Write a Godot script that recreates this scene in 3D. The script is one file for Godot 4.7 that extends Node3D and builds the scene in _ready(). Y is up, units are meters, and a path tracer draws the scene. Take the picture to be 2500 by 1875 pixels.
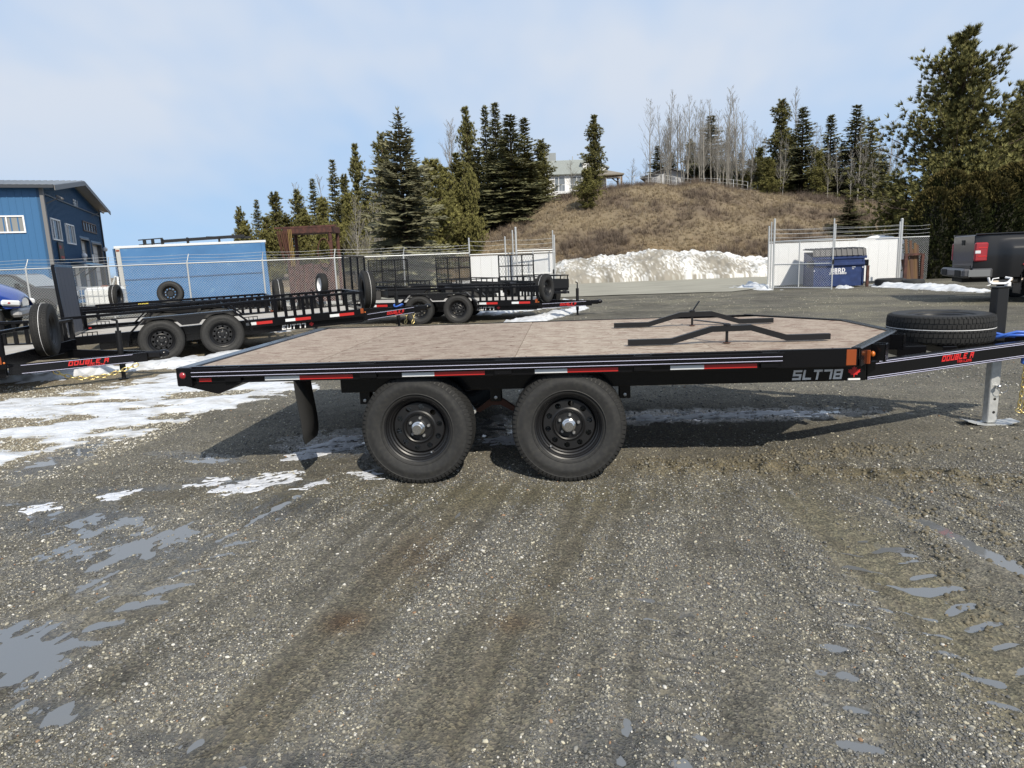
extends Node3D

# ---------------------------------------------------------------- mesh builder
class MB:
	var st := SurfaceTool.new()
	var g := 1
	func _init() -> void:
		st.begin(Mesh.PRIMITIVE_TRIANGLES)
		flat()
	func flat() -> void:
		st.set_smooth_group(-1)
	func smooth() -> void:
		g += 1
		st.set_smooth_group(g)
	func col(c: Color) -> void:
		st.set_color(c)
	func tri(a: Vector3, b: Vector3, c: Vector3) -> void:
		st.add_vertex(a)
		st.add_vertex(c)
		st.add_vertex(b)
	func quad(a: Vector3, b: Vector3, c: Vector3, d: Vector3) -> void:
		tri(a, b, c)
		tri(a, c, d)
	# box centred on t; bev > 0 chamfers every edge
	func box(t: Transform3D, s: Vector3, bev := 0.0) -> void:
		flat()
		var h := s * 0.5
		if bev <= 0.0:
			var p := []
			for k in 8:
				p.append(t * Vector3(h.x if k & 1 else -h.x, h.y if k & 2 else -h.y, h.z if k & 4 else -h.z))
			quad(p[1], p[3], p[7], p[5])
			quad(p[0], p[4], p[6], p[2])
			quad(p[2], p[6], p[7], p[3])
			quad(p[0], p[1], p[5], p[4])
			quad(p[4], p[5], p[7], p[6])
			quad(p[0], p[2], p[3], p[1])
			return
		var b := minf(bev, minf(h.x, minf(h.y, h.z)) * 0.9)
		var q := {}
		for sx in [-1, 1]:
			for sy in [-1, 1]:
				for sz in [-1, 1]:
					q[[sx, sy, sz, 0]] = t * Vector3(sx * h.x, sy * (h.y - b), sz * (h.z - b))
					q[[sx, sy, sz, 1]] = t * Vector3(sx * (h.x - b), sy * h.y, sz * (h.z - b))
					q[[sx, sy, sz, 2]] = t * Vector3(sx * (h.x - b), sy * (h.y - b), sz * h.z)
		var c := t.origin
		for s1 in [-1, 1]:
			_out(c, [q[[s1, -1, -1, 0]], q[[s1, 1, -1, 0]], q[[s1, 1, 1, 0]], q[[s1, -1, 1, 0]]])
			_out(c, [q[[-1, s1, -1, 1]], q[[1, s1, -1, 1]], q[[1, s1, 1, 1]], q[[-1, s1, 1, 1]]])
			_out(c, [q[[-1, -1, s1, 2]], q[[1, -1, s1, 2]], q[[1, 1, s1, 2]], q[[-1, 1, s1, 2]]])
			for s2 in [-1, 1]:
				_out(c, [q[[-1, s1, s2, 1]], q[[1, s1, s2, 1]], q[[1, s1, s2, 2]], q[[-1, s1, s2, 2]]])
				_out(c, [q[[s1, -1, s2, 0]], q[[s1, 1, s2, 0]], q[[s1, 1, s2, 2]], q[[s1, -1, s2, 2]]])
				_out(c, [q[[s1, s2, -1, 0]], q[[s1, s2, 1, 0]], q[[s1, s2, 1, 1]], q[[s1, s2, -1, 1]]])
				for s3 in [-1, 1]:
					_out(c, [q[[s1, s2, s3, 0]], q[[s1, s2, s3, 1]], q[[s1, s2, s3, 2]]])
	func _out(c: Vector3, p: Array) -> void:
		var n: Vector3 = (p[1] - p[0]).cross(p[2] - p[0])
		if n.dot(p[0] - c) < 0.0:
			p.reverse()
		if p.size() == 4:
			quad(p[0], p[1], p[2], p[3])
		else:
			tri(p[0], p[1], p[2])
	func at(c: Vector3, s: Vector3, bev := 0.0) -> void:
		box(Transform3D(Basis(), c), s, bev)
	# a straight bar of rectangular section: w across, h along up
	func bar(a: Vector3, b: Vector3, w: float, h: float, up := Vector3.UP, bev := 0.0) -> void:
		var d := (b - a)
		var x := d.normalized()
		var u := up if absf(x.dot(up)) < 0.98 else Vector3.RIGHT
		var z := x.cross(u).normalized()
		box(Transform3D(Basis(x, z.cross(x), z), (a + b) * 0.5), Vector3(d.length(), h, w), bev)
	func tube(pts: Array, r: float, n := 8, r2 := -1.0) -> void:
		smooth()
		var rings := []
		var prev := Vector3.ZERO
		for i in pts.size():
			var p: Vector3 = pts[i]
			var d: Vector3 = ((pts[mini(i + 1, pts.size() - 1)] as Vector3) - (pts[maxi(i - 1, 0)] as Vector3)).normalized()
			var u: Vector3
			if i == 0:
				u = d.cross(Vector3.UP if absf(d.y) < 0.9 else Vector3.RIGHT).normalized()
			else:
				u = (prev - d * prev.dot(d)).normalized()
			prev = u
			var v := d.cross(u)
			var rr := r if r2 < 0.0 else lerpf(r, r2, float(i) / (pts.size() - 1))
			var ring := []
			for k in n:
				var a := TAU * k / n
				ring.append(p + (u * cos(a) + v * sin(a)) * rr)
			rings.append(ring)
		for i in rings.size() - 1:
			for k in n:
				var k2 := (k + 1) % n
				quad(rings[i][k], rings[i][k2], rings[i + 1][k2], rings[i + 1][k])
		smooth()
		for k in range(1, n - 1):
			tri(rings[0][0], rings[0][k + 1], rings[0][k])
			var e: Array = rings[rings.size() - 1]
			tri(e[0], e[k], e[k + 1])
	# revolve (r, z) pairs about t's z axis; creases where the profile turns sharply
	func lathe(prof: Array, t: Transform3D, n := 32, crease := 0.6) -> void:
		smooth()
		for i in prof.size() - 1:
			var p: Vector2 = prof[i]
			var q: Vector2 = prof[i + 1]
			if i > 0:
				var o: Vector2 = prof[i - 1]
				if absf((p - o).angle_to(q - p)) > crease:
					smooth()
			for k in n:
				var a := TAU * k / n
				var b := TAU * (k + 1) / n
				var ca := Vector2(cos(a), sin(a))
				var cb := Vector2(cos(b), sin(b))
				var p0 := t * Vector3(ca.x * p.x, ca.y * p.x, p.y)
				var p1 := t * Vector3(cb.x * p.x, cb.y * p.x, p.y)
				var q0 := t * Vector3(ca.x * q.x, ca.y * q.x, q.y)
				var q1 := t * Vector3(cb.x * q.x, cb.y * q.x, q.y)
				if p.x > 1e-5:
					tri(p0, p1, q1 if q.x > 1e-5 else q0)
				if q.x > 1e-5:
					tri(p0, q1, q0)
	# extrude a 2D outline (counter-clockwise, in t's xy plane) from z0 to z1
	func prism(poly: PackedVector2Array, t: Transform3D, z0: float, z1: float) -> void:
		flat()
		if Geometry2D.is_polygon_clockwise(poly):
			poly = poly.duplicate()
			poly.reverse()
		var idx := Geometry2D.triangulate_polygon(poly)
		for i in range(0, idx.size(), 3):
			var a := poly[idx[i]]
			var b := poly[idx[i + 1]]
			var c := poly[idx[i + 2]]
			if (b - a).cross(c - a) < 0.0:
				var s := b
				b = c
				c = s
			tri(t * Vector3(a.x, a.y, z1), t * Vector3(b.x, b.y, z1), t * Vector3(c.x, c.y, z1))
			tri(t * Vector3(a.x, a.y, z0), t * Vector3(c.x, c.y, z0), t * Vector3(b.x, b.y, z0))
		for i in poly.size():
			var a := poly[i]
			var b := poly[(i + 1) % poly.size()]
			quad(t * Vector3(a.x, a.y, z0), t * Vector3(b.x, b.y, z0), t * Vector3(b.x, b.y, z1), t * Vector3(a.x, a.y, z1))
	func ball(c: Vector3, r: Vector3, n := 12, m := 8) -> void:
		var prof := []
		for i in m + 1:
			var a := -PI / 2 + PI * i / m
			prof.append(Vector2(maxf(cos(a), 0.0), sin(a)))
		lathe(prof, Transform3D(Basis.from_scale(r), c), n, 9.0)
	func mesh() -> ArrayMesh:
		st.generate_normals()
		return st.commit()

# ---------------------------------------------------------------- naming
var taken := {}
func numbered(called: String) -> String:
	var k: int = taken.get(called, -1) + 1
	taken[called] = k
	return called if k == 0 else "%s_%03d" % [called, k]

func tag(o: Node, label: String, category: String, group := "") -> Node:
	o.set_meta("label", label)
	o.set_meta("category", category)
	if group != "":
		o.set_meta("group", group)
	return o

func thing(called: String, label: String, category: String, p := Vector3.ZERO, turn := 0.0, group := "") -> Node3D:
	var o := Node3D.new()
	o.name = numbered(called)
	add_child(o, true)
	o.position = p
	o.rotation.y = turn
	tag(o, label, category, group)
	return o

func put(called: String, m: Mesh, mat: Material, parent: Node = null) -> MeshInstance3D:
	var o := MeshInstance3D.new()
	o.mesh = m
	o.material_override = mat
	if parent == null:
		o.name = numbered(called)
		add_child(o, true)
	else:
		o.name = called
		parent.add_child(o, true)
	return o

func part(called: String, b: MB, mat: Material, parent: Node = null) -> MeshInstance3D:
	return put(called, b.mesh(), mat, parent)

func struct(o: Node, kind := "structure") -> Node:
	o.set_meta("kind", kind)
	return o

func copy_of(o: Node3D, p: Vector3, turn: float, label: String) -> Node3D:
	var c: Node3D = o.duplicate()
	c.name = numbered(String(o.name).rstrip("0123456789_"))
	add_child(c, true)
	c.position = p
	c.rotation = Vector3(0, turn, 0)
	c.set_meta("label", label)
	return c

# ---------------------------------------------------------------- materials
func lin(r: float, g: float, b: float) -> Color:
	return Color(r, g, b).linear_to_srgb()

func mat(c: Color, rough := 0.7, metal := 0.0, spec := 0.5) -> StandardMaterial3D:
	var m := StandardMaterial3D.new()
	m.albedo_color = c
	m.roughness = rough
	m.metallic = metal
	m.metallic_specular = spec
	return m

func vmat(rough := 0.9, spec := 0.3) -> StandardMaterial3D:
	var m := mat(Color.WHITE, rough, 0.0, spec)
	m.vertex_color_use_as_albedo = true
	return m

func noise(s: int, freq: float, oct := 3, type := FastNoiseLite.TYPE_SIMPLEX_SMOOTH) -> FastNoiseLite:
	var n := FastNoiseLite.new()
	n.seed = s
	n.frequency = freq
	n.noise_type = type
	n.fractal_octaves = oct
	n.fractal_type = FastNoiseLite.FRACTAL_FBM if oct > 1 else FastNoiseLite.FRACTAL_NONE
	return n

func tex(im: Image) -> ImageTexture:
	return ImageTexture.create_from_image(im)

func ramp(pts: Array) -> Gradient:
	var g := Gradient.new()
	var o := PackedFloat32Array()
	var c := PackedColorArray()
	for p in pts:
		o.append(p[0])
		c.append(p[1])
	g.offsets = o
	g.colors = c
	return g

func noise_tex(n: FastNoiseLite, size: int, g: Gradient = null, normal := false, bump := 4.0) -> NoiseTexture2D:
	var t := NoiseTexture2D.new()
	t.width = size
	t.height = size
	t.seamless = true
	t.seamless_blend_skirt = 0.15
	t.noise = n
	if g:
		t.color_ramp = g
	t.as_normal_map = normal
	t.bump_strength = bump
	return t

func tri_map(m: StandardMaterial3D, s: Vector3, world := false) -> StandardMaterial3D:
	m.uv1_triplanar = true
	m.uv1_world_triplanar = world
	m.uv1_scale = s
	return m

var M := {}
var rng := RandomNumberGenerator.new()

func rnd(a: float, b: float) -> float:
	return rng.randf_range(a, b)

# ---------------------------------------------------------------- squared lettering
const GLYPH := {
	"S": "####..###..####", "L": "#..#..#..#..###", "7": "###..#..#..#..#", "8": "####.#####.####", "D": "####.##.##.####",
	"O": "####.##.##.####", "U": "#.##.##.##.####", "B": "####.#####.####", "E": "####..###..####", "A": "####.#####.##.#",
	"R": "####.###.#.##.#", "T": "###.#..#..#..#.", "I": ".#..#..#..#..#.", "3": "###..####..####", "6": "####..####.####", "1": "..#..#..#..#..#",
}
# a line of letters in t's xy plane, each stroke its own flat plate; returns the builder
func letters(b: MB, text: String, t: Transform3D, h: float, w: float, gap: float, s: float, slant: float, thick := 0.0015) -> void:
	var x0 := 0.0
	for ch in text:
		if ch == " ":
			x0 += w * 0.7
			continue
		var gl: String = GLYPH[ch]
		if ch == "E":
			gl = "####..##.#..###"
		if ch == "S":
			gl = "####..###..####"
		var cw := [s, w - 2 * s, s]
		if ch in ["T", "I"]:
			cw = [(w - s) / 2, s, (w - s) / 2]
		var rh := [s, h / 2 - 1.5 * s, s, h / 2 - 1.5 * s, s]
		var y := h
		for r in 5:
			var x := x0
			for c in 3:
				if gl[r * 3 + c] == "#":
					var y1: float = y
					var y0: float = y - rh[r]
					var xa: float = x
					var xb: float = x + cw[c]
					b.prism(PackedVector2Array([Vector2(xa + slant * y0, y0), Vector2(xb + slant * y0, y0), Vector2(xb + slant * y1, y1), Vector2(xa + slant * y1, y1)]), t, 0.0, thick)
				x += cw[c]
			y -= rh[r]
		x0 += w + gap

func maple(s: float) -> PackedVector2Array:
	var half := [Vector2(0.0, 1.0), Vector2(0.18, 0.66), Vector2(0.38, 0.76), Vector2(0.30, 0.30), Vector2(0.56, 0.52), Vector2(0.62, 0.36), Vector2(0.90, 0.42), Vector2(0.80, 0.16), Vector2(0.92, 0.06), Vector2(0.48, -0.26), Vector2(0.53, -0.46), Vector2(0.06, -0.38), Vector2(0.06, -0.80)]
	var o := PackedVector2Array()
	for p in half:
		o.append(p * s)
	for i in range(half.size() - 1, 0, -1):
		o.append(Vector2(-half[i].x, half[i].y) * s)
	return o

# ================================================================ scene
func _ready() -> void:
	rng.seed = 7
	_camera_and_light()
	_materials()
	_terrain()
	_snow()
	_hill_cover()
	_fences()
	_buildings()
	_flatbed()
	_utility_row()
	_vehicles()
	_yard_things()
	_trees()

func _camera_and_light() -> void:
	var cam := Camera3D.new()
	cam.name = "camera"
	var ya := deg_to_rad(4.76)
	var pi_ := deg_to_rad(10.19)
	var ro := deg_to_rad(-2.27)
	var f := Vector3(-sin(ya) * cos(pi_), -sin(pi_), -cos(ya) * cos(pi_))
	var r := Vector3(cos(ya), 0, -sin(ya))
	var u := r.cross(f)
	cam.transform = Transform3D(Basis(r * cos(ro) + u * sin(ro), u * cos(ro) - r * sin(ro), -f), Vector3(0, 1.397, 0))
	cam.fov = 58.88
	cam.near = 0.05
	cam.far = 4000.0
	add_child(cam)
	cam.current = true

	var env := Environment.new()
	env.background_mode = Environment.BG_SKY
	env.tonemap_mode = Environment.TONE_MAPPER_LINEAR
	env.tonemap_exposure = 1.0
	env.sdfgi_enabled = true
	env.ssao_enabled = true
	env.ssil_enabled = true
	env.ambient_light_source = Environment.AMBIENT_SOURCE_SKY
	var sky := Sky.new()
	var pm := PanoramaSkyMaterial.new()
	pm.panorama = tex(_sky_image())
	pm.energy_multiplier = 1.0
	sky.sky_material = pm
	env.sky = sky
	var we := WorldEnvironment.new()
	we.name = "world_environment"
	we.environment = env
	add_child(we)

	var sun := DirectionalLight3D.new()
	sun.name = "sun"
	sun.light_energy = 1.6
	sun.light_color = Color(1.0, 0.965, 0.9)
	sun.light_angular_distance = 0.5
	sun.shadow_enabled = true
	sun.sky_mode = DirectionalLight3D.SKY_MODE_LIGHT_ONLY
	var el := deg_to_rad(40.0)
	var az := deg_to_rad(25.0)
	var to_sun := Vector3(sin(az) * cos(el), sin(el), cos(az) * cos(el))
	sun.transform = Transform3D(Basis.looking_at(-to_sun, Vector3.UP), Vector3(0, 30, 0))
	add_child(sun)

# thin streaky cloud over a pale blue sky, the same all round
func _sky_image() -> Image:
	var w := 1024
	var h := 512
	var im := Image.create(w, h, false, Image.FORMAT_RGBAF)
	var n1 := noise(11, 1.0, 5)
	var n2 := noise(12, 2.2, 4)
	var n3 := noise(13, 0.8, 3)
	for y in h:
		var el := PI / 2 - PI * (y + 0.5) / h
		var sy := sin(el)
		for x in w:
			if el < -0.03:
				im.set_pixel(x, y, Color(0.3, 0.31, 0.32))
				continue
			var a := TAU * x / w
			var d := Vector3(cos(a) * cos(el), sy, sin(a) * cos(el))
			var k := 1.0 / (maxf(sy, 0.0) + 0.22)
			var p := Vector3(d.x * k, 0.0, d.z * k)
			var c := n1.get_noise_3d(p.x * 0.7, 3.0, p.z * 0.7) + 0.4 * n2.get_noise_3d(p.x * 1.0, 9.0, p.z * 2.2)
			var cov := clampf(0.80 + 0.55 * c, 0.0, 1.0)
			var edge := 0.12 + 0.07 * n3.get_noise_3d(d.x * 1.6, 1.0, d.z * 1.6)
			cov *= 0.25 + 0.75 * smoothstep(edge - 0.09, edge + 0.13, sy)
			var t := pow(clampf(sy, 0.0, 1.0), 0.6)
			var clear := Color(0.40, 0.66, 0.96).lerp(Color(0.30, 0.47, 0.82), t)
			var cloud := Color(0.68, 0.745, 0.845).lerp(Color(0.66, 0.74, 0.87), t)
			var o := clear.lerp(cloud, cov)
			im.set_pixel(x, y, o)
	return im

func _materials() -> void:
	M.black = mat(lin(0.0045, 0.0045, 0.0055), 0.22, 0.0, 0.34)
	M.black.clearcoat_enabled = true
	M.black.clearcoat = 0.2
	M.black.clearcoat_roughness = 0.08
	M.black_old = mat(lin(0.009, 0.009, 0.010), 0.40, 0.0, 0.4)
	M.satin = mat(lin(0.010, 0.010, 0.011), 0.38, 0.0, 0.5)
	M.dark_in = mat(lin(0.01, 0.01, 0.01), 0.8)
	M.rubber = mat(lin(0.040, 0.040, 0.041), 0.62, 0.0, 0.4)
	var gn := noise_tex(noise(31, 0.035, 5), 256, ramp([[0.0, lin(0.020, 0.020, 0.021)], [0.5, lin(0.026, 0.026, 0.026)], [1.0, lin(0.040, 0.039, 0.036)]]))
	M.rubber.albedo_color = Color.WHITE
	M.rubber.albedo_texture = gn
	tri_map(M.rubber, Vector3(3, 3, 3))
	M.tread = mat(lin(0.022, 0.022, 0.022), 0.8, 0.0, 0.35)
	M.white = mat(lin(0.75, 0.75, 0.76), 0.45)
	M.tape_white = mat(lin(0.62, 0.64, 0.66), 0.35)
	M.tape_red = mat(lin(0.42, 0.018, 0.015), 0.35)
	M.red = mat(lin(0.55, 0.02, 0.02), 0.4)
	M.red_lens = mat(lin(0.30, 0.006, 0.012), 0.15)
	M.red_lens.clearcoat_enabled = true
	M.orange = mat(lin(0.24, 0.052, 0.012), 0.3)
	M.amber = mat(lin(0.5, 0.13, 0.015), 0.2)
	M.silver_letter = mat(lin(0.78, 0.78, 0.79), 0.35)
	M.pin = mat(lin(0.55, 0.55, 0.72), 0.4)
	M.galv = mat(lin(0.50, 0.51, 0.51), 0.42, 0.35)
	var gz := noise_tex(noise(32, 0.03, 3, FastNoiseLite.TYPE_CELLULAR), 256, ramp([[0.0, lin(0.42, 0.43, 0.43)], [1.0, lin(0.60, 0.61, 0.61)]]))
	M.galv.albedo_color = Color.WHITE
	M.galv.albedo_texture = gz
	tri_map(M.galv, Vector3(4, 4, 4))
	M.steel = mat(lin(0.45, 0.45, 0.45), 0.32, 0.75)
	M.chrome = mat(lin(0.62, 0.62, 0.62), 0.16, 0.95)
	M.zinc = mat(lin(0.62, 0.50, 0.22), 0.3, 0.8)
	M.rusty = mat(lin(0.075, 0.03, 0.018), 0.85)
	M.rust_paint = mat(Color.WHITE, 0.8)
	M.rust_paint.albedo_texture = noise_tex(noise(33, 0.02, 5), 256, ramp([[0.0, lin(0.032, 0.015, 0.011)], [0.5, lin(0.065, 0.024, 0.018)], [1.0, lin(0.12, 0.05, 0.034)]]))
	tri_map(M.rust_paint, Vector3(0.9, 0.9, 0.9))
	M.blue_hose = mat(lin(0.035, 0.12, 0.5), 0.4)
	M.cream = mat(lin(0.66, 0.60, 0.34), 0.45)
	M.glass_dark = mat(lin(0.02, 0.025, 0.03), 0.05)
	M.wood_grey = mat(Color.WHITE, 0.85)
	M.wood_grey.albedo_texture = noise_tex(noise(34, 0.02, 4), 256, ramp([[0.0, lin(0.22, 0.20, 0.18)], [0.5, lin(0.38, 0.36, 0.33)], [1.0, lin(0.52, 0.50, 0.47)]]))
	tri_map(M.wood_grey, Vector3(0.35, 5.0, 5.0))

# ================================================================ ground
var n_low := noise(101, 0.35, 2)
var n_mid := noise(102, 2.2, 3)
var n_fine := noise(103, 9.0, 3)
var n_str := noise(104, 1.0, 3)
var n_tone := noise(105, 0.55, 4)
var n_tone2 := noise(106, 4.0, 3)
var n_far := noise(107, 0.12, 4)
var n_warp := noise(108, 0.5, 2)

func bump1(v: float, c: float, w: float) -> float:
	var t := (v - c) / w
	return exp(-t * t)

func blob(x: float, z: float, cx: float, cz: float, rx: float, rz: float, turn := 0.0) -> float:
	var dx := x - cx
	var dz := z - cz
	var far := 2.6 * maxf(rx, rz)
	if absf(dx) > far or absf(dz) > far:
		return 0.0
	var c := cos(turn)
	var s := sin(turn)
	var a := (dx * c + dz * s) / rx
	var b := (-dx * s + dz * c) / rz
	return exp(-(a * a + b * b))

# the two worn strips that run from the trailer's wheels towards the viewer
func strip_a(x: float, z: float) -> float:
	var c := -0.55 + 0.19 * (z + 4.0) * -1.0 + 0.0
	c = lerpf(-1.05, -0.6, clampf((-z - 1.6) / 2.4, 0.0, 1.0))
	return bump1(x, c + 0.06 * n_warp.get_noise_2d(z * 2.0, 3.0), 0.17) * smoothstep(4.6, 3.7, -z)

func strip_b(x: float, z: float) -> float:
	var c := lerpf(-0.45, 0.15, clampf((-z - 1.6) / 2.2, 0.0, 1.0))
	return bump1(x, c + 0.06 * n_warp.get_noise_2d(z * 2.0, 8.0), 0.2) * smoothstep(4.6, 3.6, -z)

func track_c(x: float, z: float) -> float:
	var c := 1.36 + 0.05 * sin(z * 2.0)
	return bump1(x, c + 0.08 * n_warp.get_noise_2d(z * 2.0, 1.0), 0.2) * smoothstep(4.2, 3.6, -z)

func ridge_d(x: float, z: float) -> float:
	var c := -4.45 + 0.12 * maxf(x - 0.4, 0.0) + 0.13 * maxf(x - 1.4, 0.0)
	return bump1(z, c + 0.1 * n_warp.get_noise_2d(x * 2.0, 5.0), 0.17) * smoothstep(0.1, 0.7, x)

# where water stands or the surface is wet (0 .. 1)
func wet_at(x: float, z: float) -> float:
	var w := 0.0
	if z > -8.0 and x < 3.5:
		w = maxf(w, 1.3 * blob(x, z, -2.15, -2.24, 0.32, 0.22, 0.5))
		w = maxf(w, 0.98 * blob(x, z, -1.72, -1.9, 0.22, 0.10, 0.2))
		w = maxf(w, 1.0 * blob(x, z, -1.25, -1.75, 0.2, 0.10, 0.0))
		for k in 5:
			w = maxf(w, 1.0 * blob(x, z, -1.92 + 0.02 * k, -2.42 - 0.155 * k, 0.12, 0.034, -0.25))
		w = maxf(w, 0.95 * blob(x, z, -1.32, -2.08, 0.12, 0.04, -0.3))
		for k in 6:
			w = maxf(w, 0.92 * blob(x, z, 0.78 + 0.065 * k, -1.82 - 0.165 * k, 0.12, 0.028, 0.28))
			w = maxf(w, 0.90 * blob(x, z, 0.28 + 0.03 * k, -1.78 - 0.15 * k, 0.09, 0.026, 0.28))
		w = maxf(w, 1.0 * blob(x, z, 1.53, -3.12, 0.12, 0.05, 0.7))
		w = maxf(w, 0.8 * blob(x, z, 1.42, -2.74, 0.14, 0.045, 0.0))
		w = maxf(w, 0.9 * blob(x, z, 1.62, -1.7, 0.16, 0.22, 0.0))
		w = maxf(w, 0.85 * blob(x, z, 0.45, -1.58, 0.35, 0.06, 0.0))
		# streaks left of the trailer and below it
		w = maxf(w, 1.05 * blob(x, z, -2.15, -4.28, 0.62, 0.10, 0.12))
		w = maxf(w, 0.92 * blob(x, z, -2.95, -4.15, 0.45, 0.09, -0.1))
		w = maxf(w, 0.95 * blob(x, z, -3.5, -3.9, 0.3, 0.06, 0.0))
		w = maxf(w, 0.98 * blob(x, z, -1.75, -5.2, 0.75, 0.5, 0.25))
		w = maxf(w, 0.95 * blob(x, z, -0.55, -5.6, 0.75, 0.6, 0.1))
		w = maxf(w, 1.0 * blob(x, z, 1.2, -5.95, 1.7, 0.30, -0.02))
		w = maxf(w, 0.80 * blob(x, z, -2.25, -3.2, 0.75, 0.65, 0.0))
		w = maxf(w, 0.87 * blob(x, z, -1.75, -3.75, 0.6, 0.4, 0.0))
		w = maxf(w, 0.88 * blob(x, z, -2.9, -3.6, 0.8, 0.35, 0.0))
		w = maxf(w, 0.95 * blob(x, z, -0.75, -1.62, 0.55, 0.16, 0.0))
		w = maxf(w, 0.93 * blob(x, z, 0.15, -1.75, 0.3, 0.25, 0.0))
		w = maxf(w, 0.86 * blob(x, z, -2.6, -3.4, 0.6, 0.14, 0.5))
		w = maxf(w, 0.86 * blob(x, z, -2.9, -4.9, 0.7, 0.13, 0.3))
		w = maxf(w, 0.84 * blob(x, z, -1.3, -4.55, 0.4, 0.1, 0.1))
		w = maxf(w, 0.9 * blob(x, z, -4.1, -5.0, 0.3, 0.9, -0.2))
	return w

func worn(x: float, z: float) -> float:
	return clampf(maxf(maxf(strip_a(x, z), strip_b(x, z)), 0.9 * track_c(x, z)), 0.0, 1.0)

# across the wheel tracks, which bend slightly as they come towards the viewer
func lane_u(x: float, z: float) -> float:
	return x + 0.21 * (z + 4.0) * smoothstep(1.1, 0.2, x)

var lugs: Array = []
func make_lugs() -> void:
	var r := RandomNumberGenerator.new()
	r.seed = 61
	for k in 11:
		var z := -1.62 - 0.165 * k
		lugs.append([0.80 + 0.055 * k + r.randf_range(-0.02, 0.02), z, 0.115, 0.030, 0.30 + r.randf_range(-0.1, 0.1)])
		lugs.append([0.36 - 0.015 * k + r.randf_range(-0.02, 0.02), z - 0.06, 0.09, 0.026, 0.25 + r.randf_range(-0.1, 0.1)])
	for k in 15:
		var z := -1.6 - 0.135 * k
		var c := 1.36 + 0.05 * sin(z * 2.0)
		lugs.append([c - 0.10, z, 0.10, 0.024, 0.45])
		lugs.append([c + 0.12, z - 0.06, 0.10, 0.024, -0.35])
	for k in 9:
		lugs.append([-1.95 + 0.04 * k, -2.3 - 0.165 * k, 0.10, 0.03, -0.28])

func lug_h(x: float, z: float) -> float:
	if z < -4.0 or z > -1.4:
		return 0.0
	var h := 0.0
	for l in lugs:
		var dx: float = x - l[0]
		var dz: float = z - l[1]
		if absf(dx) > 0.26 or absf(dz) > 0.14:
			continue
		var c := cos(l[4])
		var s := sin(l[4])
		var a: float = (dx * c + dz * s) / l[2]
		var b: float = (-dx * s + dz * c - 0.12 * a * a * 0.1) / l[3]
		var q := a * a * a * a + b * b
		h -= 0.0115 * exp(-q)
		var e := b - 1.7
		h += 0.011 * exp(-(a * a + e * e * 1.6))
	return h

func near_h(x: float, z: float) -> float:
	var d := -z
	var h := 0.008 * n_low.get_noise_2d(x, z)
	if d < 12.0:
		var fade := smoothstep(12.0, 8.0, d)
		var wo := worn(x, z)
		h += fade * (0.009 * n_mid.get_noise_2d(x, z) + (0.006 - 0.004 * wo) * n_fine.get_noise_2d(x, z) - 0.005 * wo)
		# gravel thrown up beside the worn strips
		h += fade * 0.010 * (bump1(x, lerpf(-0.75, -0.25, clampf((d - 1.7) / 2.0, 0, 1)), 0.13) + bump1(x, 1.08, 0.12) + bump1(x, -1.45, 0.18)) * smoothstep(4.4, 3.4, d)
		# lug marks across the tyre tracks on the right
		h += lug_h(x, z)
		h += fade * 0.005 * (sin(d * 62.0 - x * 14.0 + 2.0 * n_mid.get_noise_2d(x, z))) * track_c(x, z) * (0.6 + n_mid.get_noise_2d(x * 2.0, z * 2.0))
		# fine grooves drawn along the tracks
		if d < 6.0 and x > -2.4 and x < 1.3:
			var u := lane_u(x, z)
			var gk := smoothstep(4.6, 3.8, d)
			h += gk * 0.0075 * n_str.get_noise_2d(u * 7.0, z * 0.5) + gk * 0.004 * n_str.get_noise_2d(u * 19.0 + 9.0, z * 0.9)
		# the crumbled ridge that trails off from the front wheel
		var rd := ridge_d(x, z)
		h += rd * (0.018 + 0.060 * maxf(n_fine.get_noise_2d(x * 0.55 + 7.0, z * 0.55), -0.2) + 0.012 * sin(x * 17.0 + z * 9.0))
		h += 0.02 * blob(x, z, 1.9, -4.7, 0.9, 0.18, -0.15) * (0.6 + n_fine.get_noise_2d(x * 0.6, z * 0.6))
		h += 0.030 * blob(x, z, 1.72, -3.2, 0.05, 1.0, -0.25) + 0.028 * blob(x, z, 2.02, -3.4, 0.06, 0.8, -0.2) + 0.02 * blob(x, z, 2.3, -3.6, 0.06, 0.8, -0.2)
		h -= 0.022 * blob(x, z, 1.87, -3.3, 0.06, 0.9, -0.22)
		var w := wet_at(x, z)
		var sk: float
		if z > -3.9:
			# drawn out along the wheel tracks
			sk = n_str.get_noise_2d((x * 0.94 + z * 0.34) * 11.0, (z * 0.94 - x * 0.34) * 1.6)
		else:
			sk = n_str.get_noise_2d(x * 1.2 + z * 0.7, z * 8.0 - x * 2.2)
		h -= 0.0135 * w + 0.014 * w * (0.85 * sk + 0.55 * n_fine.get_noise_2d(x * 0.5 + 3.0, z * 0.5) + 0.02) + 0.010 * maxf(w - 1.0, 0.0) * 4.0
		# flat under the wheels
		for wx in [-0.98, 0.0]:
			var k := blob(x, z, wx, -4.33, 0.24, 0.26)
			h = lerpf(h, -0.022, clampf(k * 1.4, 0.0, 1.0))
	else:
		h += 0.012 * n_far.get_noise_2d(x * 3.0, z * 3.0)
	return h

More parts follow.
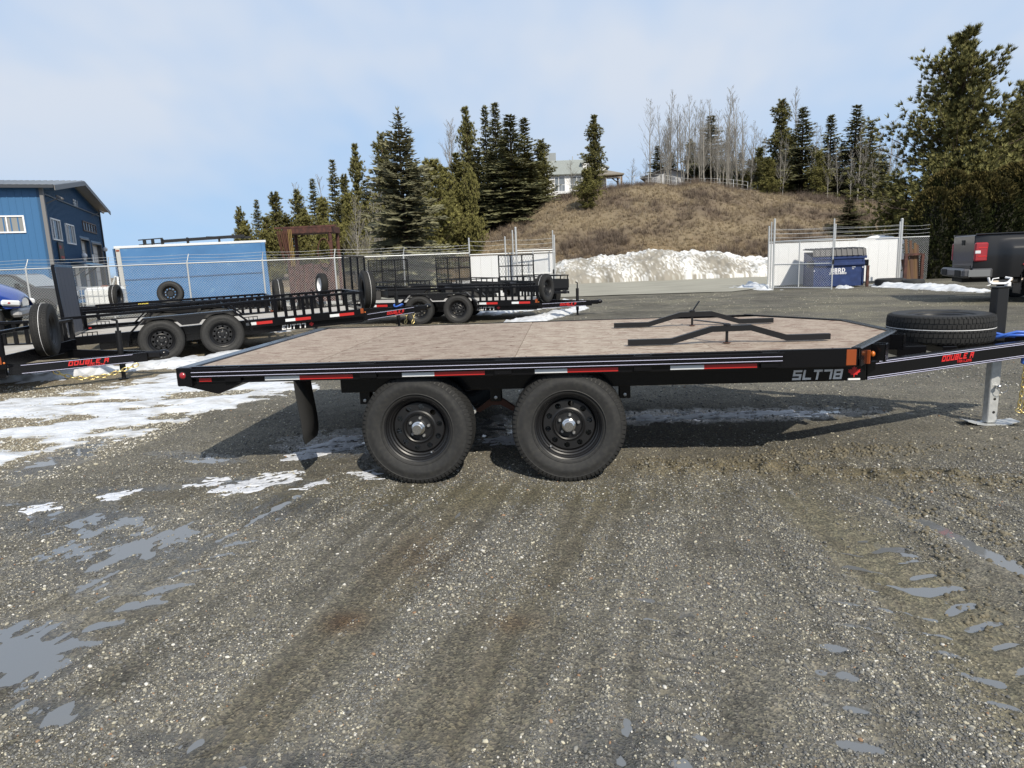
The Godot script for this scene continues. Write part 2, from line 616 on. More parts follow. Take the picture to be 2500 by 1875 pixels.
# ---- the hill beyond the road
const HX := [-120.0, -40.0, -24.0, -14.0, -9.0, -4.5, -0.5, 2.5, 8.0, 12.0, 20.0, 27.0, 34.0, 44.0, 60.0, 150.0]
const HH := [0.0, 0.2, 0.9, 2.4, 3.9, 5.2, 6.6, 7.3, 7.6, 7.4, 6.1, 5.1, 4.2, 3.2, 2.5, 2.0]
func hill_top(x: float) -> float:
	for i in HX.size() - 1:
		if x < HX[i + 1]:
			var t := clampf((x - HX[i]) / (HX[i + 1] - HX[i]), 0.0, 1.0)
			return lerpf(HH[i], HH[i + 1], t * t * (3.0 - 2.0 * t) * 0.5 + t * 0.5)
	return HH[HH.size() - 1]

func hill_h(x: float, z: float) -> float:
	var d := -z
	if d < 40.0:
		return 0.0
	var u := x * 66.0 / maxf(d, 40.0)
	var a := hill_top(u)
	var wid := 22.0
	var t := clampf((d - 42.5) / wid, 0.0, 1.0)
	var s := t * t * (3.0 - 2.0 * t) * 0.45 + t * 0.55
	var h := a * s + a * 0.0115 * clampf(d - 64.5, 0.0, 30.0)
	h += a * 0.05 * n_far.get_noise_2d(x * 1.2, z * 1.2) * s + 0.35 * n_low.get_noise_2d(x * 0.6, z * 0.6) * minf(s * 3.0, 1.0) * minf(a / 3.0, 1.0)
	return h

func ground_h(x: float, z: float) -> float:
	return near_h(x, z) + hill_h(x, z)

func lerp3(a: Color, b: Color, t: float) -> Color:
	return a.lerp(b, clampf(t, 0.0, 1.0))

func ground_col(x: float, z: float, h: float) -> Color:
	var d := -z
	var t := n_tone.get_noise_2d(x, z)
	var t2 := n_tone2.get_noise_2d(x, z)
	var c := Color(0.150, 0.142, 0.121) * (1.0 + 0.34 * t + 0.2 * t2)
	if d < 12.0:
		var wo := worn(x, z)
		c = lerp3(c, Color(0.132, 0.119, 0.090) * (1.0 + 0.2 * t2), 0.75 * wo)
		c = lerp3(c, Color(0.155, 0.145, 0.108), 0.8 * track_c(x, z))
		c = lerp3(c, Color(0.105, 0.066, 0.04), 0.75 * (blob(x, z, -0.92, -2.46, 0.09, 0.09) + 0.6 * blob(x, z, -0.24, -2.46, 0.1, 0.07) + 0.4 * blob(x, z, -0.75, -3.1, 0.2, 0.3)))
		c = lerp3(c, Color(0.15, 0.128, 0.082), 0.8 * ridge_d(x, z))
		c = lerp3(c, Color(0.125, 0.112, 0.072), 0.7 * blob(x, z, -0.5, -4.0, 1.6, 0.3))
		if x > -2.6 and x < 1.3 and d < 5.0:
			var sv := n_str.get_noise_2d(lane_u(x, z) * 7.0, z * 0.5)
			c *= 1.0 + 0.30 * sv * smoothstep(4.8, 4.0, d)
		var w := wet_at(x, z)
		c = lerp3(c, c * 0.62, smoothstep(0.35, 0.95, w))
		# washed pebbly ground by the snow
		c = lerp3(c, Color(0.27, 0.23, 0.165), 0.8 * smoothstep(-3.4, -4.6, x) * smoothstep(4.4, 5.2, d))
	else:
		c = lerp3(c, Color(0.168, 0.158, 0.125), 0.55 * smoothstep(0.0, 0.5, n_far.get_noise_2d(x * 0.8, z * 5.0)) * smoothstep(-2.0, 3.0, x))
		c = lerp3(c, Color(0.22, 0.19, 0.14), 0.75 * smoothstep(-0.5, -2.5, x) * smoothstep(24.0, 18.0, d))
		# flecked, wind dried patches further off
		var f1 := n_far.get_noise_2d(x * 2.2, z * 4.0)
		var f2 := n_mid.get_noise_2d(x * 0.8, z * 1.2)
		c *= 1.0 + 0.28 * f1 + 0.30 * f2
		c = lerp3(c, Color(0.20, 0.188, 0.145), 0.75 * smoothstep(0.02, 0.3, f1 + 0.5 * f2) * smoothstep(-1.0, 2.0, x))
	return c

const GRAVEL := 0
func _terrain() -> void:
	make_lugs()
	# one sheet, finest near the viewer, that runs out to the horizon
	var xs := PackedFloat32Array()
	var zs := PackedFloat32Array()
	var x := -2.6
	while x < 2.6:
		xs.append(x)
		x += 0.0125
	var side := PackedFloat32Array()
	var st := 0.0125
	while x < 900.0:
		side.append(x)
		st = minf(st * 1.035, maxf(0.02, (x - 1.0) * 0.045))
		x += st
	for v in side:
		xs.append(v)
	var left := side.duplicate()
	left.reverse()
	var all := PackedFloat32Array()
	for v in left:
		all.append(-v)
	all.append_array(xs)
	xs = all
	var d := -6.0
	while d < 1.0:
		zs.append(-d)
		d += 0.7
	d = 1.1
	while d < 1500.0:
		zs.append(-d)
		d += clampf(d * 0.0062, 0.0125, 40.0) if d < 9.0 else d * 0.0085
	var nx := xs.size()
	var nz := zs.size()
	var vs := PackedVector3Array()
	var cs := PackedColorArray()
	var wets := PackedFloat32Array()
	vs.resize(nx * nz)
	cs.resize(nx * nz)
	wets.resize(nx * nz)
	for j in nz:
		var z := zs[j]
		for i in nx:
			var xx := xs[i]
			var far := absf(xx) > 6.0 * maxf(1.0, -z * 0.2) or z > 0.5
			var h := 0.0
			var k := j * nx + i
			if not far or -z > 40.0:
				h = ground_h(xx, z)
			vs[k] = Vector3(xx, h, z)
			if -z > 41.0 and hill_h(xx, z) > 0.02:
				cs[k] = _hill_col(xx, z)
			else:
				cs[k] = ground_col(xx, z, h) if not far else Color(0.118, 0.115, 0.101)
			wets[k] = wet_at(xx, z) + 0.25 * n_mid.get_noise_2d(xx * 2.0, z * 2.0) if (z > -9.0 and absf(xx) < 5.0) else 0.0
	var sets := [PackedInt32Array(), PackedInt32Array(), PackedInt32Array()]
	for j in nz - 1:
		for i in nx - 1:
			var k := j * nx + i
			var w := wets[k]
			var s := 2 if w > 0.62 else (1 if w > 0.42 else 0)
			if -zs[j] > 41.5 and vs[k].y > 0.25:
				s = 0
			var o: PackedInt32Array = sets[s]
			o.append_array(PackedInt32Array([k, k + nx, k + 1, k + 1, k + nx, k + nx + 1]))
			sets[s] = o
	var nrm := PackedVector3Array()
	nrm.resize(nx * nz)
	for j in nz:
		for i in nx:
			var k := j * nx + i
			var a := vs[k - 1 if i > 0 else k]
			var b := vs[k + 1 if i < nx - 1 else k]
			var c := vs[k - nx if j > 0 else k]
			var e := vs[k + nx if j < nz - 1 else k]
			nrm[k] = (c - e).cross(b - a).normalized()
			if nrm[k].y < 0:
				nrm[k] = -nrm[k]
	var am := ArrayMesh.new()
	var mats := [_gravel_mat(0.92, 0.3), _gravel_mat(0.5, 0.5), _gravel_mat(0.22, 0.6)]
	for s in 3:
		if sets[s].size() == 0:
			continue
		var arr := []
		arr.resize(Mesh.ARRAY_MAX)
		if s == 0:
			arr[Mesh.ARRAY_VERTEX] = vs
			arr[Mesh.ARRAY_NORMAL] = nrm
			arr[Mesh.ARRAY_COLOR] = cs
			arr[Mesh.ARRAY_INDEX] = sets[0]
		else:
			var map := {}
			var v2 := PackedVector3Array()
			var n2 := PackedVector3Array()
			var c2 := PackedColorArray()
			var i2 := PackedInt32Array()
			for k in sets[s]:
				if not map.has(k):
					map[k] = v2.size()
					v2.append(vs[k])
					n2.append(nrm[k])
					c2.append(cs[k])
				i2.append(map[k])
			arr[Mesh.ARRAY_VERTEX] = v2
			arr[Mesh.ARRAY_NORMAL] = n2
			arr[Mesh.ARRAY_COLOR] = c2
			arr[Mesh.ARRAY_INDEX] = i2
		am.add_surface_from_arrays(Mesh.PRIMITIVE_TRIANGLES, arr)
		am.surface_set_material(am.get_surface_count() - 1, mats[s])
	var g := MeshInstance3D.new()
	g.name = "ground"
	g.mesh = am
	add_child(g)
	struct(g)

	# standing water: level sheets that the ground rises through
	var wm := mat(lin(0.135, 0.140, 0.142), 0.05, 0.0, 0.8)
	wm.normal_enabled = true
	wm.normal_texture = noise_tex(noise(55, 0.02, 3), 256, null, true, 1.0)
	wm.normal_scale = 0.12
	tri_map(wm, Vector3(2, 2, 2), true)
	var b := MB.new()
	for q in [[-4.6, -1.0, -1.5, -6.9], [-1.5, -1.0, 3.6, -3.9], [-1.5, -4.85, 3.6, -6.9]]:
		b.quad(Vector3(q[0], -0.0145, q[1]), Vector3(q[2], -0.0145, q[1]), Vector3(q[2], -0.0145, q[3]), Vector3(q[0], -0.0145, q[3]))
	struct(part("puddle_water", b, wm))

	# road: a sheet over the far side of the yard
	var rb := MB.new()
	var px := []
	for i in 41:
		var xx := -30.0 + i * 2.0
		var near := -25.6 - 0.25 * sin(xx * 0.7) if xx < 8.0 else -27.6 - 0.9 * (xx - 8.0)
		if xx < -0.5:
			near = -26.4 + 0.1 * (xx + 0.5)
		near = minf(near, -24.8)
		px.append([xx, maxf(near, -39.0), -40.4])
	for i in 40:
		for j in 8:
			var t0 := j / 8.0
			var t1 := (j + 1) / 8.0
			var p: Array = px[i]
			var q: Array = px[i + 1]
			rb.st.set_smooth_group(1)
			rb.quad(Vector3(p[0], 0.024, lerpf(p[1], p[2], t0)), Vector3(q[0], 0.024, lerpf(q[1], q[2], t0)), Vector3(q[0], 0.024, lerpf(q[1], q[2], t1)), Vector3(p[0], 0.024, lerpf(p[1], p[2], t1)))
	var rm := mat(Color.WHITE, 0.85)
	rm.albedo_texture = noise_tex(noise(56, 0.012, 5), 512, ramp([[0.0, lin(0.21, 0.20, 0.162)], [0.5, lin(0.275, 0.262, 0.212)], [1.0, lin(0.32, 0.305, 0.25)]]))
	tri_map(rm, Vector3(0.06, 0.06, 0.2), true)
	struct(part("road", rb, rm))
	_pebbles()

func _gravel_mat(rough: float, spec: float) -> StandardMaterial3D:
	if not M.has("gravel_tex"):
		var n := noise(61, 0.09, 1, FastNoiseLite.TYPE_CELLULAR)
		n.cellular_return_type = FastNoiseLite.RETURN_CELL_VALUE
		n.cellular_jitter = 1.1
		n.domain_warp_enabled = true
		n.domain_warp_amplitude = 9.0
		n.domain_warp_frequency = 0.05
		M.gravel_tex = noise_tex(n, 1024, ramp([[0.0, Color(0.58, 0.58, 0.58)], [0.35, Color(0.72, 0.72, 0.73)], [0.62, Color(0.80, 0.80, 0.79)], [0.78, Color(0.9, 0.89, 0.86)], [0.9, Color(1.0, 0.98, 0.92)], [1.0, Color(1, 1, 1)]]))
		var n2 := n.duplicate()
		n2.cellular_return_type = FastNoiseLite.RETURN_DISTANCE
		M.gravel_nrm = noise_tex(n2, 1024, null, true, 7.0)
	var m := vmat(rough, spec)
	m.albedo_color = Color(1.16, 1.16, 1.16)
	m.albedo_texture = M.gravel_tex
	m.normal_enabled = true
	m.normal_texture = M.gravel_nrm
	m.normal_scale = 1.0
	tri_map(m, Vector3(1.35, 1.35, 1.35), true)
	return m

func pebble_mesh(s: int) -> ArrayMesh:
	var r := RandomNumberGenerator.new()
	r.seed = s
	var b := MB.new()
	var sph := SphereMesh.new()
	sph.radial_segments = 7
	sph.rings = 3
	sph.radius = 0.5
	sph.height = 1.0
	var a := sph.get_mesh_arrays()
	var v: PackedVector3Array = a[Mesh.ARRAY_VERTEX]
	var cache := {}
	for i in v.size():
		var key := v[i].snapped(Vector3(0.001, 0.001, 0.001))
		if not cache.has(key):
			cache[key] = v[i] * r.randf_range(0.8, 1.15)
		v[i] = cache[key]
	b.smooth()
	var idx: PackedInt32Array = a[Mesh.ARRAY_INDEX]
	for i in idx:
		b.st.add_vertex(v[i])
	return b.mesh()

const PEB := [Color(0.10, 0.10, 0.098), Color(0.14, 0.137, 0.125), Color(0.20, 0.195, 0.175), Color(0.30, 0.28, 0.225), Color(0.42, 0.39, 0.30), Color(0.54, 0.52, 0.47), Color(0.26, 0.16, 0.095)]
func _pebbles() -> void:
	var r := RandomNumberGenerator.new()
	r.seed = 99
	var vm := vmat(0.75, 0.4)
	for kind in 3:
		var mesh := pebble_mesh(40 + kind)
		var where: Array[Transform3D] = []
		var cols: Array[Color] = []
		var want := 64000
		var tries := 0
		while where.size() < want and tries < want * 4:
			tries += 1
			# as many per square metre everywhere that they still read singly
			var d := 1.35 * pow(8.5 / 1.35, r.randf())
			if r.randf() < 0.35:
				d = r.randf_range(1.4, 4.5)
			var half := d * 0.98 + 0.25
			var x := r.randf_range(-half, half) - 0.083 * d
			var z := -d
			var dens := 0.55 + 0.75 * n_tone.get_noise_2d(x * 1.5, z * 1.5) + 0.35 * n_mid.get_noise_2d(x * 1.3, z * 1.3)
			if x > -2.4 and x < 1.3:
				dens += 0.9 * n_str.get_noise_2d(lane_u(x, z) * 7.0, z * 0.5) * smoothstep(4.8, 4.0, d)
			dens -= 0.62 * worn(x, z) + 0.6 * smoothstep(0.55, 0.8, wet_at(x, z))
			dens += 0.35 * (bump1(x, lerpf(-0.75, -0.25, clampf((d - 1.7) / 2.0, 0, 1)), 0.14) + bump1(x, 1.05, 0.16)) * smoothstep(4.4, 3.4, d)
			dens += 0.5 * smoothstep(-3.2, -4.4, x) * smoothstep(4.2, 5.2, d)
			if r.randf() > dens:
				continue
			var big := pow(r.randf(), 5.0)
			var s := lerpf(0.003, 0.0085, pow(r.randf(), 2.2)) + 0.010 * big * (1.0 if r.randf() < 0.35 else 0.2)
			s *= clampf(0.75 + d * 0.12, 0.9, 1.7)
			if x < -3.6 and d > 4.4:
				s *= 1.35
			var y := near_h(x, z)
			var bs := Basis.from_euler(Vector3(r.randf_range(-0.4, 0.4), r.randf() * TAU, r.randf_range(-0.4, 0.4))).scaled_local(Vector3(s * r.randf_range(0.9, 1.5), s * r.randf_range(0.5, 0.85), s))
			where.append(Transform3D(bs, Vector3(x, y + s * 0.12, z)))
			var u := r.randf()
			var ci := 0
			if u > 0.34: ci = 1
			if u > 0.62: ci = 2
			if u > 0.80: ci = 3
			if u > 0.905: ci = 4
			if u > 0.968: ci = 5
			if u > 0.992: ci = 6
			if x < -3.6 and d > 4.4:
				ci = mini(ci + 2, 5)
			cols.append(PEB[ci] * r.randf_range(0.85, 1.15))
		# clods of dried mud along the ridge and the ruts
		for k in 700:
			var x := r.randf_range(0.4, 3.0)
			var z := -4.45 + 0.12 * (x - 0.4) + 0.13 * maxf(x - 1.4, 0.0) + r.randfn(0.0, 0.10)
			if k % 3 == 0:
				x = 1.9 + r.randfn(0.0, 0.45)
				z = -4.7 - 0.12 * (x - 1.9) + r.randfn(0.0, 0.09)
			elif k % 3 == 1:
				z = -r.randf_range(2.4, 4.2)
				x = 1.72 + 0.3 * (k % 2) + 0.25 * (-z - 3.2) + r.randfn(0.0, 0.05)
			var s := lerpf(0.008, 0.034, pow(r.randf(), 2.5))
			var bs := Basis.from_euler(Vector3(r.randf(), r.randf() * TAU, r.randf())).scaled_local(Vector3(s, s * 0.7, s * 0.9))
			where.append(Transform3D(bs, Vector3(x, near_h(x, z) + s * 0.1, z)))
			cols.append(Color(0.135, 0.118, 0.082) * r.randf_range(0.75, 1.25))
		# coarser stones that still show further off
		for k in 5000:
			var d := r.randf_range(7.5, 25.0)
			var x := r.randf_range(-0.75, 0.72) * d - 0.083 * d
			var z := -d
			var f := n_far.get_noise_2d(x * 2.2, z * 4.0) + 0.5 * n_mid.get_noise_2d(x * 0.8, z * 1.2)
			if r.randf() > 0.45 + 1.6 * f + 0.3 * smoothstep(-1.0, -3.0, x):
				continue
			var s := lerpf(0.008, 0.026, pow(r.randf(), 2.0)) * clampf(d / 13.0, 0.8, 1.5)
			var bs := Basis.from_euler(Vector3(r.randf(), r.randf() * TAU, r.randf())).scaled_local(Vector3(s * 1.2, s * 0.7, s))
			where.append(Transform3D(bs, Vector3(x, near_h(x, z) + s * 0.15, z)))
			cols.append(PEB[1 + r.randi() % 4] * r.randf_range(0.7, 1.0))
		var mm := MultiMesh.new()
		mm.transform_format = MultiMesh.TRANSFORM_3D
		mm.use_colors = true
		mm.mesh = mesh
		mm.instance_count = where.size()
		for i in where.size():
			mm.set_instance_transform(i, where[i])
			mm.set_instance_color(i, cols[i])
		var o := MultiMeshInstance3D.new()
		o.name = numbered("gravel")
		o.multimesh = mm
		o.material_override = vm
		add_child(o)
		tag(o, "loose pale and dark gravel stones scattered over the yard", "gravel", "loose gravel of the yard")
		struct(o, "stuff")

# ================================================================ snow
func poly_dist(p: Vector2, poly: PackedVector2Array) -> float:
	var best := 1e9
	for i in poly.size():
		var q := Geometry2D.get_closest_point_to_segment(p, poly[i], poly[(i + 1) % poly.size()])
		best = minf(best, p.distance_squared_to(q))
	var d := sqrt(best)
	return d if Geometry2D.is_point_in_polygon(p, poly) else -d

func snow_mat() -> StandardMaterial3D:
	if not M.has("snow"):
		M.snow = vmat(0.55, 0.4)
		M.snow.normal_enabled = true
		M.snow.normal_texture = noise_tex(noise(71, 0.03, 5), 512, null, true, 6.0)
		M.snow.normal_scale = 0.8
		tri_map(M.snow, Vector3(1.3, 1.3, 1.3), true)
	return M.snow

func snow_patch(label: String, pts: Array, cell: float, thick: float, ragged: float, melt := 0.0) -> void:
	var poly := PackedVector2Array(pts)
	var lo := poly[0]
	var hi := poly[0]
	for p in poly:
		lo = lo.min(p)
		hi = hi.max(p)
	lo -= Vector2(ragged, ragged) * 1.2
	hi += Vector2(ragged, ragged) * 1.2
	var nx := int((hi.x - lo.x) / cell) + 2
	var nz := int((hi.y - lo.y) / cell) + 2
	var ne := noise(72, 0.9 / maxf(ragged, 0.1), 4)
	var ns := noise(73, 1.4, 4)
	var nd := noise(74, 3.0, 4)
	var h := PackedFloat32Array()
	var v := PackedVector3Array()
	var c := PackedColorArray()
	h.resize(nx * nz)
	v.resize(nx * nz)
	c.resize(nx * nz)
	for j in nz:
		for i in nx:
			var p := lo + Vector2(i, j) * cell
			var s := poly_dist(p, poly) + ragged * 1.3 * ne.get_noise_2d(p.x, p.y)
			# holes melted through, longest along the slope of the drift
			if melt > 0.0:
				s = minf(s, (0.42 - melt * 0.5 + 0.75 * ns.get_noise_2d(p.x * 0.55 + 40.0, p.y * 1.1)) * 0.9)
			var t := smoothstep(0.0, ragged * 1.4, s)
			h[j * nx + i] = s
			var y := ground_h(p.x, p.y)
			var up := thick * t * (0.65 + 0.6 * ns.get_noise_2d(p.x, p.y)) + 0.012 * nd.get_noise_2d(p.x * 1.5, p.y * 2.5) * t
			v[j * nx + i] = Vector3(p.x, y + up + (0.006 if s > 0.0 else -0.03), p.y)
			var dirt := clampf(0.75 * nd.get_noise_2d(p.x * 1.4, p.y * 2.8) + 0.5 * ns.get_noise_2d(p.x, p.y * 1.6) + 0.08, 0.0, 1.0) + 0.35 * smoothstep(0.12, 0.0, s)
			c[j * nx + i] = Color(0.60, 0.62, 0.65).lerp(Color(0.27, 0.26, 0.235), clampf(dirt, 0.0, 0.75))
	var b := MB.new()
	b.st.set_smooth_group(1)
	for j in nz - 1:
		for i in nx - 1:
			var k := j * nx + i
			if maxf(maxf(h[k], h[k + 1]), maxf(h[k + nx], h[k + nx + 1])) <= 0.0:
				continue
			for q in [k, k + 1, k + nx, k + 1, k + nx + 1, k + nx]:
				b.st.set_color(c[q])
				b.st.add_vertex(v[q])
	var o := part("snow_patch", b, snow_mat())
	struct(o)

func _ice_film(pts: Array) -> void:
	# streaked remnants, a few millimetres thick, with the gravel showing between
	var poly := PackedVector2Array(pts)
	var lo := poly[0]
	var hi := poly[0]
	for p in poly:
		lo = lo.min(p)
		hi = hi.max(p)
	lo -= Vector2(0.06, 0.06)
	hi += Vector2(0.06, 0.06)
	var cell := 0.014
	var nx := int((hi.x - lo.x) / cell) + 2
	var nz := int((hi.y - lo.y) / cell) + 2
	var ns := noise(171, 1.0, 4)
	var nf := noise(172, 14.0, 3)
	var b := MB.new()
	b.st.set_smooth_group(1)
	var h := PackedFloat32Array()
	var v := PackedVector3Array()
	for j in nz:
		for i in nx:
			var p := lo + Vector2(i, j) * cell
			var u := p.x * 0.93 - p.y * 0.36
			var w := p.y * 0.93 + p.x * 0.36
			var s := poly_dist(p, poly) + 0.10 * ns.get_noise_2d(u * 3.0, w * 9.0)
			s = minf(s, 0.05 + 0.16 * ns.get_noise_2d(u * 1.8 + 20.0, w * 14.0) + 0.09 * nf.get_noise_2d(p.x, p.y))
			h.append(s)
			v.append(Vector3(p.x, maxf(near_h(p.x, p.y), -0.0145) + (0.0045 if s > 0.0 else -0.006), p.y))
	for j in nz - 1:
		for i in nx - 1:
			var k := j * nx + i
			if maxf(maxf(h[k], h[k + 1]), maxf(h[k + nx], h[k + nx + 1])) <= 0.0:
				continue
			for q in [k, k + 1, k + nx, k + 1, k + nx + 1, k + nx]:
				b.st.set_color(Color(0.56, 0.58, 0.62))
				b.st.add_vertex(v[q])
	struct(part("snow_patch", b, snow_mat()))

func _snow() -> void:
	snow_patch("", [Vector2(-4.07, -3.49), Vector2(-4.31, -4.66), Vector2(-4.31, -5.07), Vector2(-4.23, -5.44), Vector2(-4.02, -5.68), Vector2(-3.78, -6.14), Vector2(-3.60, -6.67), Vector2(-3.39, -7.17), Vector2(-3.07, -7.56), Vector2(-3.09, -8.15), Vector2(-3.57, -8.84), Vector2(-4.62, -9.36), Vector2(-5.62, -9.27), Vector2(-5.86, -8.70), Vector2(-6.15, -8.20), Vector2(-6.42, -7.69), Vector2(-6.78, -7.49), Vector2(-7.97, -7.11)], 0.035, 0.032, 0.34, 0.5)
	snow_patch("", [Vector2(-9.01, -8.08), Vector2(-7.92, -8.80), Vector2(-7.27, -8.90), Vector2(-6.95, -9.26), Vector2(-6.50, -9.67), Vector2(-5.91, -9.77), Vector2(-5.33, -10.29), Vector2(-4.81, -11.29), Vector2(-5.19, -12.04), Vector2(-5.83, -11.29), Vector2(-6.39, -10.72), Vector2(-6.85, -10.22), Vector2(-7.57, -9.97), Vector2(-8.30, -9.70), Vector2(-10.38, -9.35)], 0.05, 0.11, 0.22, 0.0)
	snow_patch("", [Vector2(-2.74, -18.77), Vector2(-2.29, -20.97), Vector2(-0.71, -23.16), Vector2(0.61, -23.56), Vector2(0.84, -21.66), Vector2(-0.26, -20.17), Vector2(-1.18, -19.29), Vector2(-1.98, -18.04)], 0.08, 0.12, 0.3, 0.1)
	snow_patch("", [Vector2(-1.49, -15.73), Vector2(-0.84, -17.07), Vector2(-0.13, -18.82), Vector2(0.47, -20.52), Vector2(0.65, -19.73), Vector2(0.08, -17.59), Vector2(-0.50, -15.80), Vector2(-0.84, -15.11)], 0.07, 0.12, 0.2, 0.0)
	snow_patch("", [Vector2(-7.35, -15.94), Vector2(-7.18, -17.03), Vector2(-6.57, -16.30), Vector2(-6.49, -15.13)], 0.1, 0.06, 0.2, 0.0)
	snow_patch("", [Vector2(11.26, -26.63), Vector2(12.35, -27.69), Vector2(12.66, -25.26), Vector2(12.67, -23.47), Vector2(12.50, -21.23), Vector2(11.93, -20.64), Vector2(11.42, -21.81), Vector2(11.24, -23.43), Vector2(11.02, -25.32)], 0.1, 0.16, 0.35, 0.0)
	snow_patch("", [Vector2(9.7, -25.70), Vector2(10.47, -26.2), Vector2(10.36, -25.62), Vector2(9.78, -24.92)], 0.08, 0.14, 0.2, 0.0)
	snow_patch("", [Vector2(6.74, -26.50), Vector2(7.2, -29.5), Vector2(7.9, -30.3), Vector2(8.15, -28.2), Vector2(7.55, -26.4)], 0.1, 0.34, 1.1, 0.0)
	# thin leftovers of ice in the wheel tracks
	for pts in [[Vector2(-2.36, -4.08), Vector2(-2.29, -4.24), Vector2(-2.14, -4.41), Vector2(-1.94, -4.49), Vector2(-1.82, -4.41), Vector2(-1.91, -4.21), Vector2(-2.09, -4.07), Vector2(-2.24, -3.98)],
		[Vector2(-2.57, -4.23), Vector2(-2.53, -4.35), Vector2(-2.38, -4.36), Vector2(-2.34, -4.24), Vector2(-2.42, -4.16)],
		[Vector2(-3.05, -4.00), Vector2(-3.00, -4.16), Vector2(-2.87, -4.19), Vector2(-2.83, -4.06), Vector2(-2.94, -3.95)],
		[Vector2(-3.42, -3.78), Vector2(-3.38, -3.91), Vector2(-3.27, -3.93), Vector2(-3.22, -3.81), Vector2(-3.32, -3.73)],
		[Vector2(-1.77, -4.12), Vector2(-1.70, -4.25), Vector2(-1.61, -4.35), Vector2(-1.60, -4.19), Vector2(-1.69, -4.08)],
		[Vector2(-2.18, -4.79), Vector2(-2.09, -5.21), Vector2(-1.91, -5.50), Vector2(-1.77, -5.52), Vector2(-1.67, -5.12), Vector2(-1.85, -4.92), Vector2(-2.02, -4.70)],
		[Vector2(-1.52, -4.47), Vector2(-1.37, -4.56), Vector2(-1.27, -4.33), Vector2(-1.39, -4.24)],
		[Vector2(-0.75, -5.2), Vector2(-0.4, -5.6), Vector2(-0.1, -5.5), Vector2(-0.3, -5.05)],
		[Vector2(0.5, -5.95), Vector2(1.1, -6.1), Vector2(2.0, -6.1), Vector2(2.2, -5.98), Vector2(1.3, -5.85), Vector2(0.7, -5.8)]]:
		_ice_film(pts)
	# the long ploughed bank along the far side of the road
	var ridge := noise(75, 0.22, 3)
	var lump := noise(76, 0.9, 4)
	var clod := noise(77, 3.2, 4)
	var dirtn := noise(78, 0.5, 4)
	var spk := noise(79, 5.0, 3)
	var b := MB.new()
	b.st.set_smooth_group(1)
	var nx := 330
	var nz := 60
	var v := PackedVector3Array()
	var c := PackedColorArray()
	for j in nz + 1:
		for i in nx + 1:
			var x := -9.0 + i * 25.5 / nx
			var zz := 4.6 * j / nz
			var e := smoothstep(-9.0, -3.0, x) * smoothstep(16.0, 11.0, x)
			var top := (1.52 + 0.3 * ridge.get_noise_2d(x, 1.0) - 0.6 * smoothstep(3.0, -2.0, x) - 0.55 * smoothstep(7.0, 12.0, x)) * e
			var t := clampf(zz / 2.5, 0.0, 1.0)
			var prof := pow(sin(t * PI / 2), 0.75) if zz < 2.5 else cos((zz - 2.5) / 2.1 * PI / 2) * 0.75 + 0.25
			var z := -39.4 - zz + 0.45 * lump.get_noise_2d(x * 0.5, zz * 0.5)
			var y := top * prof + e * (0.20 * lump.get_noise_2d(x, zz * 1.2) + 0.12 * clod.get_noise_2d(x, zz)) * minf(prof * 3.0, 1.0)
			v.append(Vector3(x, maxf(y, 0.0) + ground_h(x, z) * 0.5 + (0.05 if y > 0.02 else -0.3), z))
			var ds := 0.80 + 1.6 * dirtn.get_noise_2d(x * 0.7, zz * 0.8) + 1.7 * spk.get_noise_2d(x * 1.3, zz * 2.0) - 0.5 * smoothstep(0.75, 1.0, prof)
			ds += 0.25 * smoothstep(3.5, -1.0, x) - 0.3 * smoothstep(6.0, 10.0, x)
			c.append(Color(0.66, 0.665, 0.66).lerp(Color(0.17, 0.15, 0.105), clampf(ds, 0.0, 0.85)))
	for j in nz:
		for i in nx:
			var k := j * (nx + 1) + i
			for q in [k, k + nx + 1, k + 1, k + 1, k + nx + 1, k + nx + 2]:
				b.st.set_color(c[q])
				b.st.add_vertex(v[q])
	struct(part("snow_bank", b, snow_mat()))
	# the pale heap behind the right-hand fence
	b = MB.new()
	b.st.set_smooth_group(1)
	v = PackedVector3Array()
	c = PackedColorArray()
	for j in 31:
		for i in 61:
			var x := 11.8 + i * 0.1
			var z := -32.0 - j * 0.12
			var y := 2.05 * pow(maxf(sin(PI * i / 60.0), 0.0), 0.8) * sin(PI * j / 30.0) + 0.15 * lump.get_noise_2d(x, z)
			v.append(Vector3(x, y - 0.1, z))
			c.append(Color(0.76, 0.765, 0.77).lerp(Color(0.4, 0.38, 0.33), clampf(0.1 + 0.6 * dirtn.get_noise_2d(x * 2.0, z * 2.0), 0, 0.6)))
	for j in 30:
		for i in 60:
			var k := j * 61 + i
			for q in [k, k + 61, k + 1, k + 1, k + 61, k + 62]:
				b.st.set_color(c[q])
				b.st.add_vertex(v[q])
	struct(part("snow_heap", b, snow_mat()))

# ================================================================ hillside
var n_hill := noise(81, 0.09, 4)
var n_hill2 := noise(82, 0.5, 4)
func _hill_col(x: float, z: float) -> Color:
	var t := n_hill.get_noise_2d(x, z * 1.4)
	var t2 := n_hill2.get_noise_2d(x, z)
	var straw := Color(0.265, 0.213, 0.143)
	var twig := Color(0.155, 0.120, 0.090)
	var c := straw.lerp(twig, clampf(0.5 + 1.3 * t + 0.5 * t2, 0.0, 1.0))
	# pale straw band low on the slope
	c = c.lerp(Color(0.31, 0.232, 0.128), 0.7 * smoothstep(0.0, 0.35, t2 + 0.2) * smoothstep(52.0, 46.0, -z))
	return c

